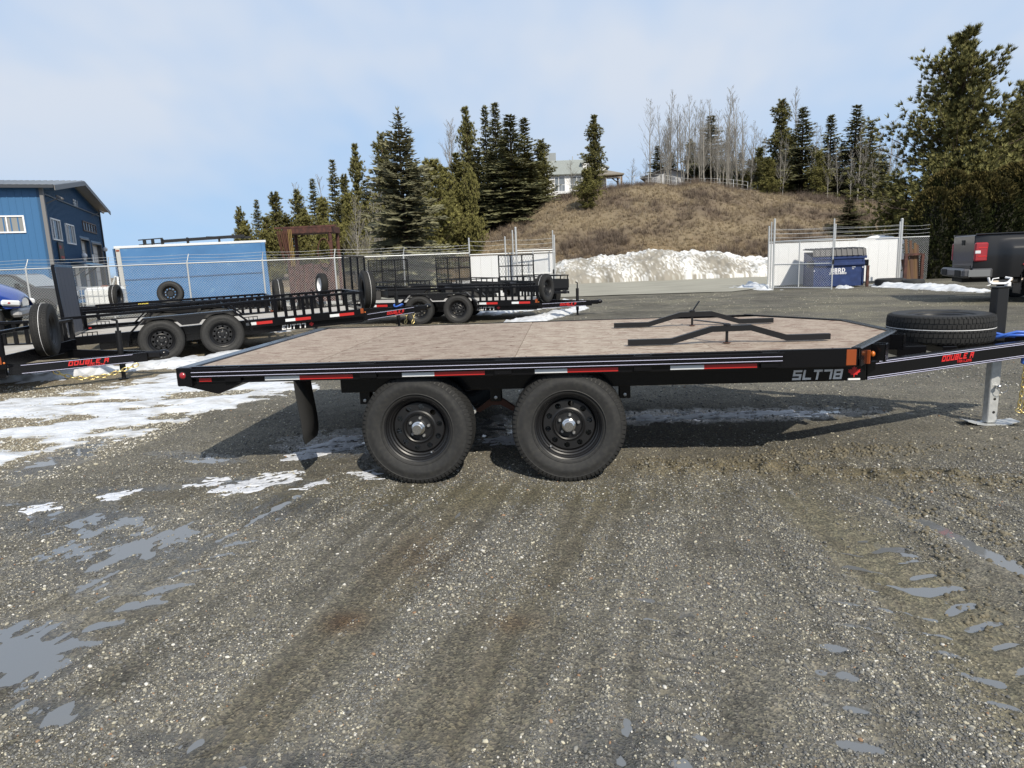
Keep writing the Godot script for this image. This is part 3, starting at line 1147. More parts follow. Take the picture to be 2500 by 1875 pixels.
func blade_tuft(s: int, n: int, spread: float, wid: float) -> ArrayMesh:
	var r := RandomNumberGenerator.new()
	r.seed = s
	var b := MB.new()
	for i in n:
		var a := r.randf() * TAU
		var d := Vector3(cos(a), 0, sin(a))
		var base := d * r.randf() * 0.12
		var tip := base + d * spread * r.randf_range(0.2, 1.0) + Vector3.UP * r.randf_range(0.5, 1.0)
		var side := Vector3(-d.z, 0, d.x) * wid
		b.tri(base - side, base + side, tip)
	return b.mesh()

func scatter(called: String, label: String, cat: String, mesh: Mesh, mt: Material, where: Array, cols: Array) -> void:
	var mm := MultiMesh.new()
	mm.transform_format = MultiMesh.TRANSFORM_3D
	mm.use_colors = true
	mm.mesh = mesh
	mm.instance_count = where.size()
	for i in where.size():
		mm.set_instance_transform(i, where[i])
		mm.set_instance_color(i, cols[i])
	var o := MultiMeshInstance3D.new()
	o.name = numbered(called)
	o.multimesh = mm
	o.material_override = mt
	add_child(o)
	tag(o, label, cat)
	struct(o, "stuff")

func _hill_cover() -> void:
	var r := RandomNumberGenerator.new()
	r.seed = 5
	var gm := vmat(0.9, 0.2)
	var where := []
	var cols := []
	for i in 42000:
		var z := -r.randf_range(42.5, 74.0)
		var x := r.randf_range(-16.0, 42.0) * (-z / 60.0)
		var hh := hill_h(x, z)
		if hh < 0.25:
			continue
		var t := n_hill.get_noise_2d(x, z * 1.4)
		if r.randf() < 0.35 + 1.2 * t:
			continue
		var s := r.randf_range(0.2, 0.42)
		where.append(Transform3D(Basis.from_euler(Vector3(r.randf_range(-0.2, 0.35), r.randf() * TAU, 0)).scaled_local(Vector3(s, s * r.randf_range(0.7, 1.2), s)), Vector3(x, ground_h(x, z) - 0.04, z)))
		cols.append(_hill_col(x, z) * r.randf_range(0.9, 1.45))
	scatter("dry_grass", "dry straw coloured grass covering the slope above the snow bank", "grass", blade_tuft(3, 16, 0.7, 0.035), gm, where, cols)
	# brush of bare twigs in patches over the slope
	where = []
	cols = []
	for i in 15000:
		var z := -r.randf_range(44.0, 74.0)
		var x := r.randf_range(-16.0, 44.0) * (-z / 60.0)
		var hh := hill_h(x, z)
		if hh < 0.4:
			continue
		var t := n_hill.get_noise_2d(x, z * 1.4)
		if r.randf() > 0.18 + 1.7 * t + 0.5 * smoothstep(64.0, 68.0, -z):
			continue
		var s := r.randf_range(0.4, 0.9)
		where.append(Transform3D(Basis(Vector3.UP, r.randf() * TAU).scaled_local(Vector3(s, s * r.randf_range(0.7, 1.3), s)), Vector3(x, ground_h(x, z) - 0.05, z)))
		cols.append(Color(0.125, 0.098, 0.078) * r.randf_range(0.8, 1.5))
	scatter("bare_brush", "bare brown brush growing in patches over the hillside", "brush", blade_tuft(4, 22, 0.75, 0.014), gm, where, cols)

# ================================================================ fences
func chain_mesh(b: MB, a: Vector3, c: Vector3, h0: float, h1: float, pitch: float, r: float) -> void:
	# two families of slanting wires woven between h0 and h1 from a to c
	var d := c - a
	var len := d.length()
	var x := d / len
	var n := x.cross(Vector3.UP).normalized()
	var hh := h1 - h0
	b.flat()
	for fam: float in [1.0, -1.0]:
		var k := -hh
		while k < len + hh:
			var s0: float = k
			var s1: float = k + hh
			var y0 := h0
			var y1 := h1
			if s0 < 0.0:
				y0 += -s0
				s0 = 0.0
			if s1 > len:
				y1 -= s1 - len
				s1 = len
			if s1 - s0 > 0.02 and y1 > y0:
				var ya := y0
				var yb := y1
				if fam < 0.0:
					ya = h0 + h1 - y0
					yb = h0 + h1 - y1
				var p: Vector3 = a + x * s0 + Vector3.UP * ya + n * (0.003 * fam)
				var q: Vector3 = a + x * s1 + Vector3.UP * yb + n * (0.003 * fam)
				var along: Vector3 = (q - p).normalized()
				var side: Vector3 = along.cross(n) * r
				var o := n * r
				b.quad(p - side + o * 0.0, q - side, q + o, p + o)
				b.quad(p + o, q + o, q + side, p + side)
				b.quad(p + side, q + side, q - side, p - side)
			k += pitch
	
func post(parent: Node, base: Vector3, h: float, r: float, m: Material, arm := Vector3.ZERO, called := "post") -> void:
	var b := MB.new()
	b.tube([base + Vector3.DOWN * 0.1, base + Vector3.UP * h], r, 10)
	b.ball(base + Vector3.UP * h, Vector3(r * 1.15, r * 0.8, r * 1.15), 10, 6)
	if arm != Vector3.ZERO:
		b.tube([base + Vector3.UP * (h - 0.02), base + Vector3.UP * h + arm], r * 0.55, 6)
	part(called, b, m, parent)

func rail(parent: Node, a: Vector3, c: Vector3, r: float, m: Material, called := "rail") -> void:
	var b := MB.new()
	b.tube([a, c], r, 8)
	part(called, b, m, parent)

func wires(parent: Node, pts: Array, hs: Array, sag := 0.03) -> void:
	for hh in hs:
		var b := MB.new()
		for i in pts.size() - 1:
			var l := []
			for k in 7:
				var t := k / 6.0
				l.append((pts[i] as Vector3).lerp(pts[i + 1], t) + Vector3.UP * (hh - sag * sin(PI * t)))
			b.tube(l, 0.0045, 4)
		part("barbed_wire", b, M.galv, parent)

func _fences() -> void:
	var gp := Vector3(-0.37, 0, -25.7)
	# the long yard fence on the left
	var f := thing("chain_link_fence", "long chain link fence across the back of the yard behind the black trailers", "fence", Vector3.ZERO)
	var p0 := Vector3(-22.0, 0, -19.6)
	var p1 := Vector3(-3.5, 0, -25.4)
	var n := 8
	var pts := []
	for i in n + 1:
		var p := p0.lerp(p1, float(i) / n)
		pts.append(p)
		post(f, p, 1.8, 0.028, M.galv, Vector3(0.0, 0.28, -0.16) if i % 2 == 0 else Vector3(0.05, 0.25, 0.0))
	rail(f, p0 + Vector3.UP * 1.77, p1 + Vector3.UP * 1.77, 0.022, M.galv, "top_rail")
	var b := MB.new()
	chain_mesh(b, p0, p1, 0.05, 1.77, 0.085, 0.0030)
	struct(part("wire_mesh", b, M.galv, f), "stuff")
	wires(f, pts, [1.86, 1.96, 2.06])

	# white slatted stretch between that fence and the gateway
	var w := thing("slatted_fence", "white slatted chain link fence left of the gateway behind the mesh gated trailers", "fence", Vector3.ZERO)
	var q0 := p1
	var q1 := gp + Vector3(0.0, 0, -0.25)
	_slat_run(w, q0, q1, 1.68, 6, [0.0, 0.42, 1.0])
	# open gate leaf standing by the left gatepost
	_gate_leaf("gate_leaf", "open galvanised gate leaf by the left side of the gateway", Vector3(-1.75, 0, -25.2), Vector3(-0.42, 0, -25.58), 1.78, 2.5)
	# right hand side
	_gate_leaf("gate_leaf", "open galvanised gate leaf in front of the blue dumpster", Vector3(7.75, 0, -26.4), Vector3(9.27, 0, -24.78), 1.74, 2.45)
	w = thing("slatted_fence", "white slatted fence behind the blue dumpster right of the gateway", "fence", Vector3.ZERO)
	_slat_run(w, Vector3(7.9, 0, -27.6), Vector3(13.35, 0, -28.9), 1.72, 12, [0.0, 0.5, 1.0])
	post(w, Vector3(13.42, 0, -28.9), 2.45, 0.05, M.galv)
	rail(w, Vector3(13.42, 1.74, -28.9), Vector3(14.6, 1.74, -29.1), 0.022, M.galv, "top_rail")
	b = MB.new()
	chain_mesh(b, Vector3(13.42, 0, -28.9), Vector3(14.6, 0, -29.1), 0.05, 1.74, 0.085, 0.0034)
	struct(part("wire_mesh", b, M.galv, w), "stuff")
	wires(w, [Vector3(7.9, 0, -27.6), Vector3(13.42, 0, -28.9), Vector3(14.6, 0, -29.1)], [1.9, 2.05, 2.2])

func _slat_run(w: Node, a: Vector3, c: Vector3, h: float, per_m: int, stops: Array) -> void:
	if not M.has("slat"):
		M.slat = mat(lin(0.72, 0.73, 0.74), 0.5)
	var len := a.distance_to(c)
	var x := (c - a) / len
	var nrm := x.cross(Vector3.UP).normalized()
	if nrm.z < 0:
		nrm = -nrm
	# white vinyl panels about a metre wide, a thin gap between
	var n := int(round(len / 0.42))
	var bs := Basis(x, Vector3.UP, nrm)
	var sb := MB.new()
	sb.box(Transform3D(), Vector3(len / n - 0.006, h - 0.1, 0.012))
	var sm := sb.mesh()
	for i in n:
		var o := put("slat", sm, M.slat, w)
		o.transform = Transform3D(bs, a + x * (i + 0.5) * len / n + Vector3.UP * (h / 2 + 0.02) - nrm * 0.035)
	for s in stops:
		post(w, a + x * len * s, h + 0.62, 0.028, M.galv)
	rail(w, a + Vector3.UP * (h + 0.02), c + Vector3.UP * (h + 0.02), 0.024, M.galv, "top_rail")
	var b := MB.new()
	chain_mesh(b, a, c, 0.05, h, 0.085, 0.0022)
	struct(part("wire_mesh", b, M.galv, w), "stuff")
	var pts := []
	for s in stops:
		pts.append(a + x * len * s)
	wires(w, pts, [h + 0.2, h + 0.36, h + 0.52], 0.04)

func _gate_leaf(called: String, label: String, a: Vector3, c: Vector3, h: float, ph: float) -> void:
	var g := thing(called, label, "gate", Vector3.ZERO, 0.0, "gate leaves standing open at the gateway")
	var x := (c - a).normalized()
	post(g, a, ph + 0.1, 0.038, M.galv, Vector3.ZERO, "gate_post")
	post(g, a - x * 0.12, ph, 0.024, M.galv, Vector3.ZERO, "gate_post")
	post(g, c, ph - 0.05, 0.024, M.galv, Vector3.ZERO, "gate_post")
	for y in [0.06, h * 0.52, h]:
		rail(g, a + Vector3.UP * y, c + Vector3.UP * y, 0.022, M.galv, "rail")
	var m := a.lerp(c, 0.45)
	rail(g, m + Vector3.UP * 0.06, m + Vector3.UP * h, 0.022, M.galv, "brace")
	var b := MB.new()
	chain_mesh(b, a, c, 0.06, h, 0.085, 0.0020)
	struct(part("wire_mesh", b, M.galv, g), "stuff")
	b = MB.new()
	b.at(c + Vector3(0, h * 0.55, 0.05), Vector3(0.06, 0.16, 0.06), 0.01)
	part("latch", b, M.satin, g)

# ================================================================ wheels
# local axis z is the axle, +z the outer face
func tyre_mesh(R: float, rim: float, w: float) -> ArrayMesh:
	var b := MB.new()
	var h := w / 2
	var T := Transform3D()
	# outer bead, bulging sidewall with two moulded rings, shoulder, and back
	var p := [Vector2(rim - 0.006, h * 0.60), Vector2(rim + 0.004, h * 0.76), Vector2(rim + 0.014, h * 0.80), Vector2(rim + 0.022, h * 0.90), Vector2(rim + 0.026, h * 0.885), Vector2(lerpf(rim, R, 0.42), h * 1.0), Vector2(lerpf(rim, R, 0.56), h * 1.0), Vector2(lerpf(rim, R, 0.60), h * 0.975), Vector2(lerpf(rim, R, 0.75), h * 0.955), Vector2(lerpf(rim, R, 0.765), h * 0.975), Vector2(R - 0.022, h * 0.90), Vector2(R - 0.012, h * 0.80), Vector2(R - 0.008, h * 0.5), Vector2(R - 0.007, 0.0)]
	var q := p.duplicate()
	for i in range(p.size() - 2, -1, -1):
		q.append(Vector2(p[i].x, -p[i].y))
	b.lathe(q, T, 72, 0.5)
	return b.mesh()

func tread_mesh(R: float, w: float, n: int) -> ArrayMesh:
	# five ribs cut by zig-zag grooves into separate blocks
	var b := MB.new()
	var h := w / 2
	var ribs := [[-0.80, -0.50], [-0.45, -0.17], [-0.12, 0.12], [0.17, 0.45], [0.50, 0.80]]
	for ri in 5:
		var z0: float = ribs[ri][0] * h
		var z1: float = ribs[ri][1] * h
		var r0: float = R - 0.016
		var drop: float = 0.006 if ri in [0, 4] else 0.0
		for k in n:
			var off: float = 0.33 * ri
			var a0 := TAU * (k + off) / n
			var a1 := TAU * (k + off + 0.84) / n
			var am := (a0 + a1) / 2
			var zs := 0.10 * h if k % 2 == 0 else 0.0
			var pts := []
			for q in [[a0, z0], [a1, z0 + zs * 0.4], [a1, z1], [a0, z1 - zs * 0.5]]:
				pts.append([q[0], q[1]])
			var lo := []
			var hi := []
			for q in pts:
				var zz: float = q[1]
				var rt: float = R - (drop if absf(zz) > 0.7 * h else 0.0)
				lo.append(Vector3(cos(q[0]) * r0, sin(q[0]) * r0, zz))
				hi.append(Vector3(cos(q[0]) * rt, sin(q[0]) * rt, zz))
			b.quad(hi[0], hi[1], hi[2], hi[3])
			for e in 4:
				var f := (e + 1) % 4
				b.quad(lo[e], lo[f], hi[f], hi[e])
	# shoulder blocks that wrap on to the sidewall
	for sd in [1.0, -1.0]:
		for k in n:
			var a0 := TAU * (k + (0.0 if sd > 0 else 0.5)) / n
			var a1 := TAU * (k + 0.72 + (0.0 if sd > 0 else 0.5)) / n
			var q := [[R - 0.0045, 0.815], [R - 0.0075, 0.875], [R - 0.020, 0.935], [R - 0.036, 0.972]]
			for e in 3:
				var p0 := Vector3(cos(a0) * q[e][0], sin(a0) * q[e][0], sd * h * q[e][1])
				var p1 := Vector3(cos(a1) * q[e][0], sin(a1) * q[e][0], sd * h * q[e][1])
				var p2 := Vector3(cos(a1) * q[e + 1][0], sin(a1) * q[e + 1][0], sd * h * q[e + 1][1])
				var p3 := Vector3(cos(a0) * q[e + 1][0], sin(a0) * q[e + 1][0], sd * h * q[e + 1][1])
				if sd > 0:
					b.quad(p0, p1, p2, p3)
				else:
					b.quad(p3, p2, p1, p0)
	return b.mesh()

func rim_mesh(rim: float, n_holes := 10) -> ArrayMesh:
	var b := MB.new()
	var k := rim / 0.205
	var T := Transform3D()
	# stepped outer flange, seen from the front
	var p := [Vector2(0.206, 0.05), Vector2(0.212, 0.078), Vector2(0.208, 0.084), Vector2(0.200, 0.080), Vector2(0.196, 0.066), Vector2(0.190, 0.060), Vector2(0.186, 0.048), Vector2(0.179, 0.043), Vector2(0.175, 0.026), Vector2(0.168, 0.020), Vector2(0.163, 0.002)]
	for i in p.size():
		p[i] = p[i] * k
	b.lathe(p, T, 64, 0.5)
	# barrel behind, and the raised hub
	b.lathe([Vector2(0.206 * k, 0.05), Vector2(0.18 * k, 0.0), Vector2(0.178 * k, -0.06), Vector2(0.204 * k, -0.085)], T, 48, 0.5)
	b.lathe([Vector2(0.163 * k, 0.002), Vector2(0.160 * k, 0.018), Vector2(0.155 * k, 0.022)], T, 64, 0.5)
	b.lathe([Vector2(0.108 * k, 0.022), Vector2(0.100 * k, 0.026), Vector2(0.094 * k, 0.034), Vector2(0.086 * k, 0.028), Vector2(0.080 * k, 0.012), Vector2(0.0, 0.012)], T, 48, 0.4)
	# disc with round hand holes
	var ri := 0.108 * k
	var ro := 0.155 * k
	var rc := (ri + ro) / 2
	var rh := 0.0185 * k
	for s in n_holes:
		var a0 := TAU * s / n_holes
		var a1 := TAU * (s + 1) / n_holes
		var am := (a0 + a1) / 2
		var c := Vector3(cos(am) * rc, sin(am) * rc, 0.022)
		var outer := []
		var inner := []
		for e in 24:
			var u := e / 24.0 * 4.0
			var pp: Vector2
			if u < 1.0:
				pp = Vector2(ro, lerpf(a0, a1, u))
			elif u < 2.0:
				pp = Vector2(lerpf(ro, ri, u - 1.0), a1)
			elif u < 3.0:
				pp = Vector2(ri, lerpf(a1, a0, u - 2.0))
			else:
				pp = Vector2(lerpf(ri, ro, u - 3.0), a0)
			var o := Vector3(cos(pp.y) * pp.x, sin(pp.y) * pp.x, 0.022)
			outer.append(o)
			var dd := (o - c).normalized()
			inner.append(c + dd * rh)
		b.smooth()
		for e in 24:
			var f := (e + 1) % 24
			b.quad(outer[e], outer[f], inner[f], inner[e])
		b.smooth()
		for e in 24:
			var f := (e + 1) % 24
			b.quad(inner[e], inner[f], inner[f] * 1.0 + Vector3(0, 0, -0.012), inner[e] + Vector3(0, 0, -0.012))
	return b.mesh()

var wheel_parts := {}
func wheel(parent: Node, at: Transform3D, R := 0.352, lod := 0, rim_mat: Material = null, called := "wheel") -> Node3D:
	var key := "%f_%d" % [R, lod]
	if not wheel_parts.has(key):
		var rim := R * 0.585
		var hub := MB.new()
		hub.lathe([Vector2(0.0465, 0.012), Vector2(0.044, 0.05), Vector2(0.036, 0.054), Vector2(0.036, 0.085), Vector2(0.030, 0.090), Vector2(0.0, 0.090)], Transform3D(), 32, 0.4)
		var nut := MB.new()
		nut.lathe([Vector2(0.011, 0.0), Vector2(0.011, 0.016), Vector2(0.007, 0.022), Vector2(0.0, 0.022)], Transform3D(), 6 if lod == 0 else 6, 0.2)
		wheel_parts[key] = [rim_mesh(rim), tyre_mesh(R, rim, R * 0.60), tread_mesh(R, R * 0.60, 74 if lod == 0 else 60), hub.mesh(), nut.mesh()]
	var m: Array = wheel_parts[key]
	var o := put(called, m[0], rim_mat if rim_mat else M.satin, parent)
	o.transform = at
	put("tyre", m[1], M.rubber, o)
	if lod == 0:
		var vb := MB.new()
		vb.tube([Vector3(0.0, R * 0.50, 0.03), Vector3(0.0, R * 0.485, 0.062)], 0.0045, 8)
		vb.tube([Vector3(0.0, R * 0.485, 0.06), Vector3(0.0, R * 0.48, 0.072)], 0.0055, 8)
		part("valve", vb, M.steel, o)
	put("tread", m[2], M.tread, o)
	var hb := put("hub_cap", m[3], M.chrome if lod == 0 else M.satin, o)
	hb.position.z = 0.0 if lod == 0 else -0.03
	for k in 5:
		var a := TAU * k / 5.0 + 0.3
		var nt := put("lug_nut", m[4], M.steel, o)
		nt.position = Vector3(cos(a) * 0.064, sin(a) * 0.064, 0.012)
	return o

func spare(label: String, pos: Vector3, axis: Vector3, R := 0.352, lod := 1, rim_mat: Material = null, stripe := true, group := "") -> Node3D:
	var o := thing("spare_wheel", label, "wheel", pos, 0.0, group)
	var z := axis.normalized()
	var x := (Vector3.UP if absf(z.y) < 0.9 else Vector3.RIGHT).cross(z).normalized()
	var w := wheel(o, Transform3D(Basis(x, z.cross(x), z), Vector3.ZERO), R, lod, rim_mat, "rim")
	for c in w.get_children():
		if String(c.name).begins_with("hub_cap") or String(c.name).begins_with("lug_nut"):
			w.remove_child(c)
			c.free()
		else:
			var t: Transform3D = w.transform
			w.remove_child(c)
			o.add_child(c, true)
			c.transform = t
	if stripe:
		var b := MB.new()
		b.lathe([Vector2(R + 0.0012, -0.0022), Vector2(R + 0.0012, 0.0022)], Transform3D(), 72, 9.0)
		var s := part("stripe", b, M.white, o)
		s.transform = w.transform
		s.translate_object_local(Vector3(0, 0, 0.006))
	return o

func chain(parent: Node, pts: Array, link: float, wire: float, m: Material, called := "chain_link") -> void:
	var lm := MB.new()
	var loop := []
	for k in 17:
		var a := TAU * k / 16.0
		loop.append(Vector3(cos(a) * link * 0.32, sin(a) * link * 0.5 + signf(sin(a)) * link * 0.12 * minf(absf(sin(a)) * 3.0, 1.0), 0))
	lm.tube(loop, wire, 6)
	var mesh := lm.mesh()
	var total := 0.0
	for i in pts.size() - 1:
		total += (pts[i] as Vector3).distance_to(pts[i + 1])
	var n := int(total / (link * 0.92))
	for j in n:
		var s := (j + 0.5) * total / n
		var i := 0
		while i < pts.size() - 2 and s > (pts[i] as Vector3).distance_to(pts[i + 1]):
			s -= (pts[i] as Vector3).distance_to(pts[i + 1])
			i += 1
		var a: Vector3 = pts[i]
		var c: Vector3 = pts[i + 1]
		var y := (c - a).normalized()
		var x := y.cross(Vector3(0.31, 0.2, 0.93)).normalized()
		var bs := Basis(x, y, x.cross(y))
		bs = bs * Basis(Vector3.UP, PI / 2 * (j % 2) + 0.3)
		var o := put(called, mesh, m, parent)
		o.transform = Transform3D(bs, a + y * s)

# ================================================================ the flat deck trailer
func plywood(s: int) -> StandardMaterial3D:
	# flat sawn veneer: growth rings cut by a slowly bending surface
	var w := 1024
	var h := 512
	var im := Image.create(w, h, false, Image.FORMAT_RGB8)
	var n1 := noise(s, 0.0035, 2)
	var n2 := noise(s + 1, 0.03, 3)
	var n3 := noise(s + 2, 0.25, 2)
	var n4 := noise(s + 3, 0.012, 3)
	var light := lin(0.415, 0.368, 0.318)
	var dark := lin(0.225, 0.180, 0.145)
	for y in h:
		for x in w:
			var f := n1.get_noise_2d(x * 0.5, y * 2.2) * 11.0 + n2.get_noise_2d(x * 0.35, y * 0.9) * 1.3
			var ring: float = f - floor(f)
			var k := smoothstep(0.35, 0.9, ring) * (1.0 - smoothstep(0.9, 1.0, ring))
			k = k * 0.85 + 0.3 * n3.get_noise_2d(x * 0.12, y * 1.6) + 0.55 * n4.get_noise_2d(x * 0.6, y * 0.8)
			# red brown dashes where the face has checked
			var st := smoothstep(0.24, 0.42, n2.get_noise_2d(x * 0.24 + 500.0, y * 1.1))
			var c := light.lerp(dark, clampf(k, 0.0, 1.0))
			c = c.lerp(lin(0.15, 0.085, 0.065), 0.75 * st)
			im.set_pixel(x, y, c)
	var m := mat(Color.WHITE, 0.72, 0.0, 0.35)
	m.albedo_texture = tex(im)
	m.uv1_triplanar = true
	m.uv1_scale = Vector3(0.62, 0.62, 1.25)
	m.albedo_color = [Color(0.93, 0.90, 0.87), Color(1.0, 0.98, 0.95), Color(0.96, 0.93, 0.90)][(s / 10) % 3]
	return m

func strip_tape(parent: Node, x0: float, xm: float, x1: float, y: float, hgt: float, z: float) -> void:
	var b := MB.new()
	b.at(Vector3((x0 + xm) / 2, y, z), Vector3(xm - x0, hgt, 0.002))
	part("white_tape", b, M.tape_white, parent)
	b = MB.new()
	b.at(Vector3((xm + x1) / 2, y, z), Vector3(x1 - xm, hgt, 0.002))
	part("red_tape", b, M.tape_red, parent)

func _flatbed() -> void:
	var t := thing("flatbed_trailer", "black tandem axle flat deck trailer with plywood deck in the foreground", "trailer", Vector3(0, 0, -4.16))
	# local frame: x forward, z = 0 at the near rail, far rail at -W
	var W := 2.61
	var xr := -2.52
	var xf := 1.745
	var top := 0.806
	# deck sheets with a recessed joint between them
	var pm := [plywood(201), plywood(211), plywood(221)]
	var seams := [-2.40, -1.63, -0.33, 0.93]
	var e := 0.05
	for i in 4:
		var x0: float = seams[i] + 0.002
		var poly: PackedVector2Array
		var mats: Material = pm[i % 3]
		if i < 3:
			var x1: float = seams[i + 1] - 0.002
			poly = PackedVector2Array([Vector2(x0, e), Vector2(x1, e), Vector2(x1, W - e - 0.16), Vector2(x0, W - e - 0.16)])
		else:
			poly = PackedVector2Array([Vector2(x0, e), Vector2(xf - 0.03, e), Vector2(2.29, 0.89), Vector2(2.29, W - 0.89), Vector2(xf + 0.03, W - e - 0.16), Vector2(x0, W - e - 0.16)])
		var b := MB.new()
		b.prism(poly, Transform3D(Basis(Vector3.RIGHT, Vector3.FORWARD, Vector3.UP), Vector3.ZERO), top - 0.03, top - 0.004 - 0.001 * (i % 2))
		part("deck_sheet", b, mats, t)
		if i < 3:
			b = MB.new()
			b.at(Vector3((x0 + seams[i + 1]) / 2, top - 0.0185, -(W - e - 0.16 + 0.082)), Vector3(seams[i + 1] - x0 - 0.004, 0.026, 0.155))
			part("deck_sheet", b, pm[(i + 1) % 3], t)
	# deck screws
	var sc := MB.new()
	sc.lathe([Vector2(0.006, 0.0), Vector2(0.005, 0.0015), Vector2(0.0, 0.0015)], Transform3D(Basis(Vector3.RIGHT, Vector3.FORWARD, Vector3.UP), Vector3.ZERO), 8)
	var scm := sc.mesh()
	for xx in [-2.3, -1.72, -1.54, -0.93, -0.42, -0.24, 0.32, 0.84, 1.02, 1.6]:
		for zz in [0.12, 0.7, 1.3, 1.9, 2.36]:
			var s := put("deck_screw", scm, M.rusty, t)
			s.position = Vector3(xx + rnd(-0.02, 0.02), top - 0.0042, -zz + rnd(-0.02, 0.02))

	# side channels: web, two flanges, near and far
	for far in 2:
		var zc := -0.045 if far == 0 else -W + 0.045
		var so := 1.0 if far == 0 else -1.0
		var x1 := xf
		var b := MB.new()
		b.at(Vector3((xr + x1) / 2, 0.752, zc + so * 0.012), Vector3(x1 - xr, 0.102, 0.006))
		b.at(Vector3((xr + x1) / 2, top - 0.003, zc - so * 0.002), Vector3(x1 - xr, 0.008, 0.034), 0.003)
		b.at(Vector3((xr + x1) / 2, 0.699, zc - so * 0.002), Vector3(x1 - xr, 0.008, 0.034), 0.003)
		part("side_channel", b, M.black, t)
		# rub rail standing off on stake pockets
		b = MB.new()
		b.at(Vector3((xr + 0.09 + 1.30) / 2, 0.766, zc + so * 0.041), Vector3(1.30 - xr - 0.09, 0.062, 0.009), 0.003)
		part("rub_rail", b, M.black, t)
		for px in [-2.15, -1.26, -0.40, 0.46, 1.22]:
			b = MB.new()
			for sd in [-1, 1]:
				b.at(Vector3(px + sd * 0.05, 0.756, zc + so * 0.026), Vector3(0.006, 0.098, 0.024))
			b.at(Vector3(px, 0.722, zc + so * 0.034), Vector3(0.094, 0.03, 0.006))
			part("stake_pocket", b, M.black, t)
			if far == 0:
				b = MB.new()
				b.bar(Vector3(px - 0.055, 0.797, zc + 0.026), Vector3(px + 0.055, 0.797, zc + 0.026), 0.022, 0.004)
				part("weld_plate", b, M.black_old, t)
	# pinstripes on the near rub rail
	for y in [0.7475, 0.7735]:
		var b := MB.new()
		b.at(Vector3((xr + 0.10 + 1.29) / 2, y, 0.0018), Vector3(1.27 - xr - 0.08, 0.0030, 0.0012))
		part("pinstripe", b, M.pin, t)
	# reflective tape below it
	for k in [[-1.945, -1.715, -1.365], [-1.045, -0.838, -0.518], [-0.203, -0.001, 0.312], [0.63, 0.833, 1.149]]:
		strip_tape(t, k[0], k[1], k[2], 0.7185, 0.026, -0.0285)
	var b2 := MB.new()
	b2.at(Vector3(-2.345, 0.724, -0.0285), Vector3(0.085, 0.034, 0.003), 0.001)
	part("red_reflector", b2, M.tape_red, t)
	b2 = MB.new()
	b2.at(Vector3(1.70, 0.752, -0.0285), Vector3(0.058, 0.096, 0.004), 0.002)
	part("orange_reflector", b2, M.orange, t)

	# rear cross channel with its closed end and marker light
	b2 = MB.new()
	b2.at(Vector3(xr + 0.048, 0.745, -W / 2), Vector3(0.098, 0.122, W + 0.01), 0.007)
	part("rear_channel", b2, M.black, t)
	b2 = MB.new()
	b2.lathe([Vector2(0.021, 0.0), Vector2(0.021, 0.004), Vector2(0.016, 0.010), Vector2(0.008, 0.013), Vector2(0.0, 0.013)], Transform3D(Basis(), Vector3(xr + 0.045, 0.756, 0.004)), 20)
	var lamp := part("marker_light", b2, M.red_lens, t)
	b2 = MB.new()
	b2.lathe([Vector2(0.026, 0.0), Vector2(0.026, 0.004), Vector2(0.021, 0.005)], Transform3D(Basis(), Vector3(xr + 0.045, 0.756, 0.0035)), 20)
	part("bezel", b2, M.satin, lamp)
	# folded plate below the rear corner
	for far in 2:
		b2 = MB.new()
		var z0 := -0.035 if far == 0 else -W + 0.5
		b2.prism(PackedVector2Array([Vector2(xr + 0.01, 0.684), Vector2(-2.27, 0.622), Vector2(-2.20, 0.648), Vector2(-2.10, 0.694), Vector2(xr + 0.01, 0.694)]), Transform3D(Basis(), Vector3(0, 0, z0)), -0.46, 0.0)
		part("tail_gusset", b2, M.black, t)
	# main beams, turning in to the tongue
	for far in 2:
		var zb := -0.31 if far == 0 else -W + 0.31
		var so := 1.0 if far == 0 else -1.0
		b2 = MB.new()
		b2.at(Vector3((-1.54 + 1.90) / 2, 0.628, zb), Vector3(3.44, 0.132, 0.05), 0.004)
		var beam := part("main_beam", b2, M.black, t)
		var a := Vector3(1.90, 0.622, zb - so * 0.005)
		var c := Vector3(3.66, 0.618, -W / 2 + so * 0.06)
		b2 = MB.new()
		b2.bar(a, c, 0.05, 0.122, Vector3.UP, 0.005)
		var tg := part("tongue_rail", b2, M.black, t)
		# stripes and lettering on the outer face of the tongue rail
		var x := (c - a).normalized()
		var n := x.cross(Vector3.UP) * so
		if n.z * so < 0:
			n = -n
		if far == 0:
			var bs := Basis(x, n.cross(x), n)
			for y in [[0.052, 0.10], [0.040, 0.07], [-0.042, 0.0], [-0.054, 0.0]]:
				var sb := MB.new()
				var aa: float = y[1]
				sb.box(Transform3D(bs, a + x * (aa + (a.distance_to(c) - aa) / 2) + n * 0.0265 + Vector3.UP * float(y[0])), Vector3(a.distance_to(c) - aa, 0.0034, 0.0012))
				part("pinstripe", sb, M.pin, tg)
			var lb := MB.new()
			letters(lb, "DOUBLE A", Transform3D(bs, a + x * 0.70 + n * 0.0258 + Vector3.UP * -0.006), 0.040, 0.036, 0.008, 0.0095, 0.28)
			part("lettering", lb, M.red, tg)
			lb = MB.new()
			letters(lb, "TRAILERS", Transform3D(bs, a + x * 0.86 + n * 0.0258 + Vector3.UP * -0.030), 0.017, 0.0155, 0.004, 0.0036, 0.0)
			part("lettering", lb, M.red, tg)
			# model letters and leaf on the beam
			lb = MB.new()
			letters(lb, "SLT78", Transform3D(Basis(), Vector3(1.44, 0.575, zb + 0.0256)), 0.064, 0.054, 0.0095, 0.0135, 0.16)
			part("lettering", lb, M.silver_letter, beam)
			lb = MB.new()
			lb.prism(maple(0.042), Transform3D(Basis(), Vector3(1.825, 0.618, zb + 0.0256)), 0.0, 0.0015)
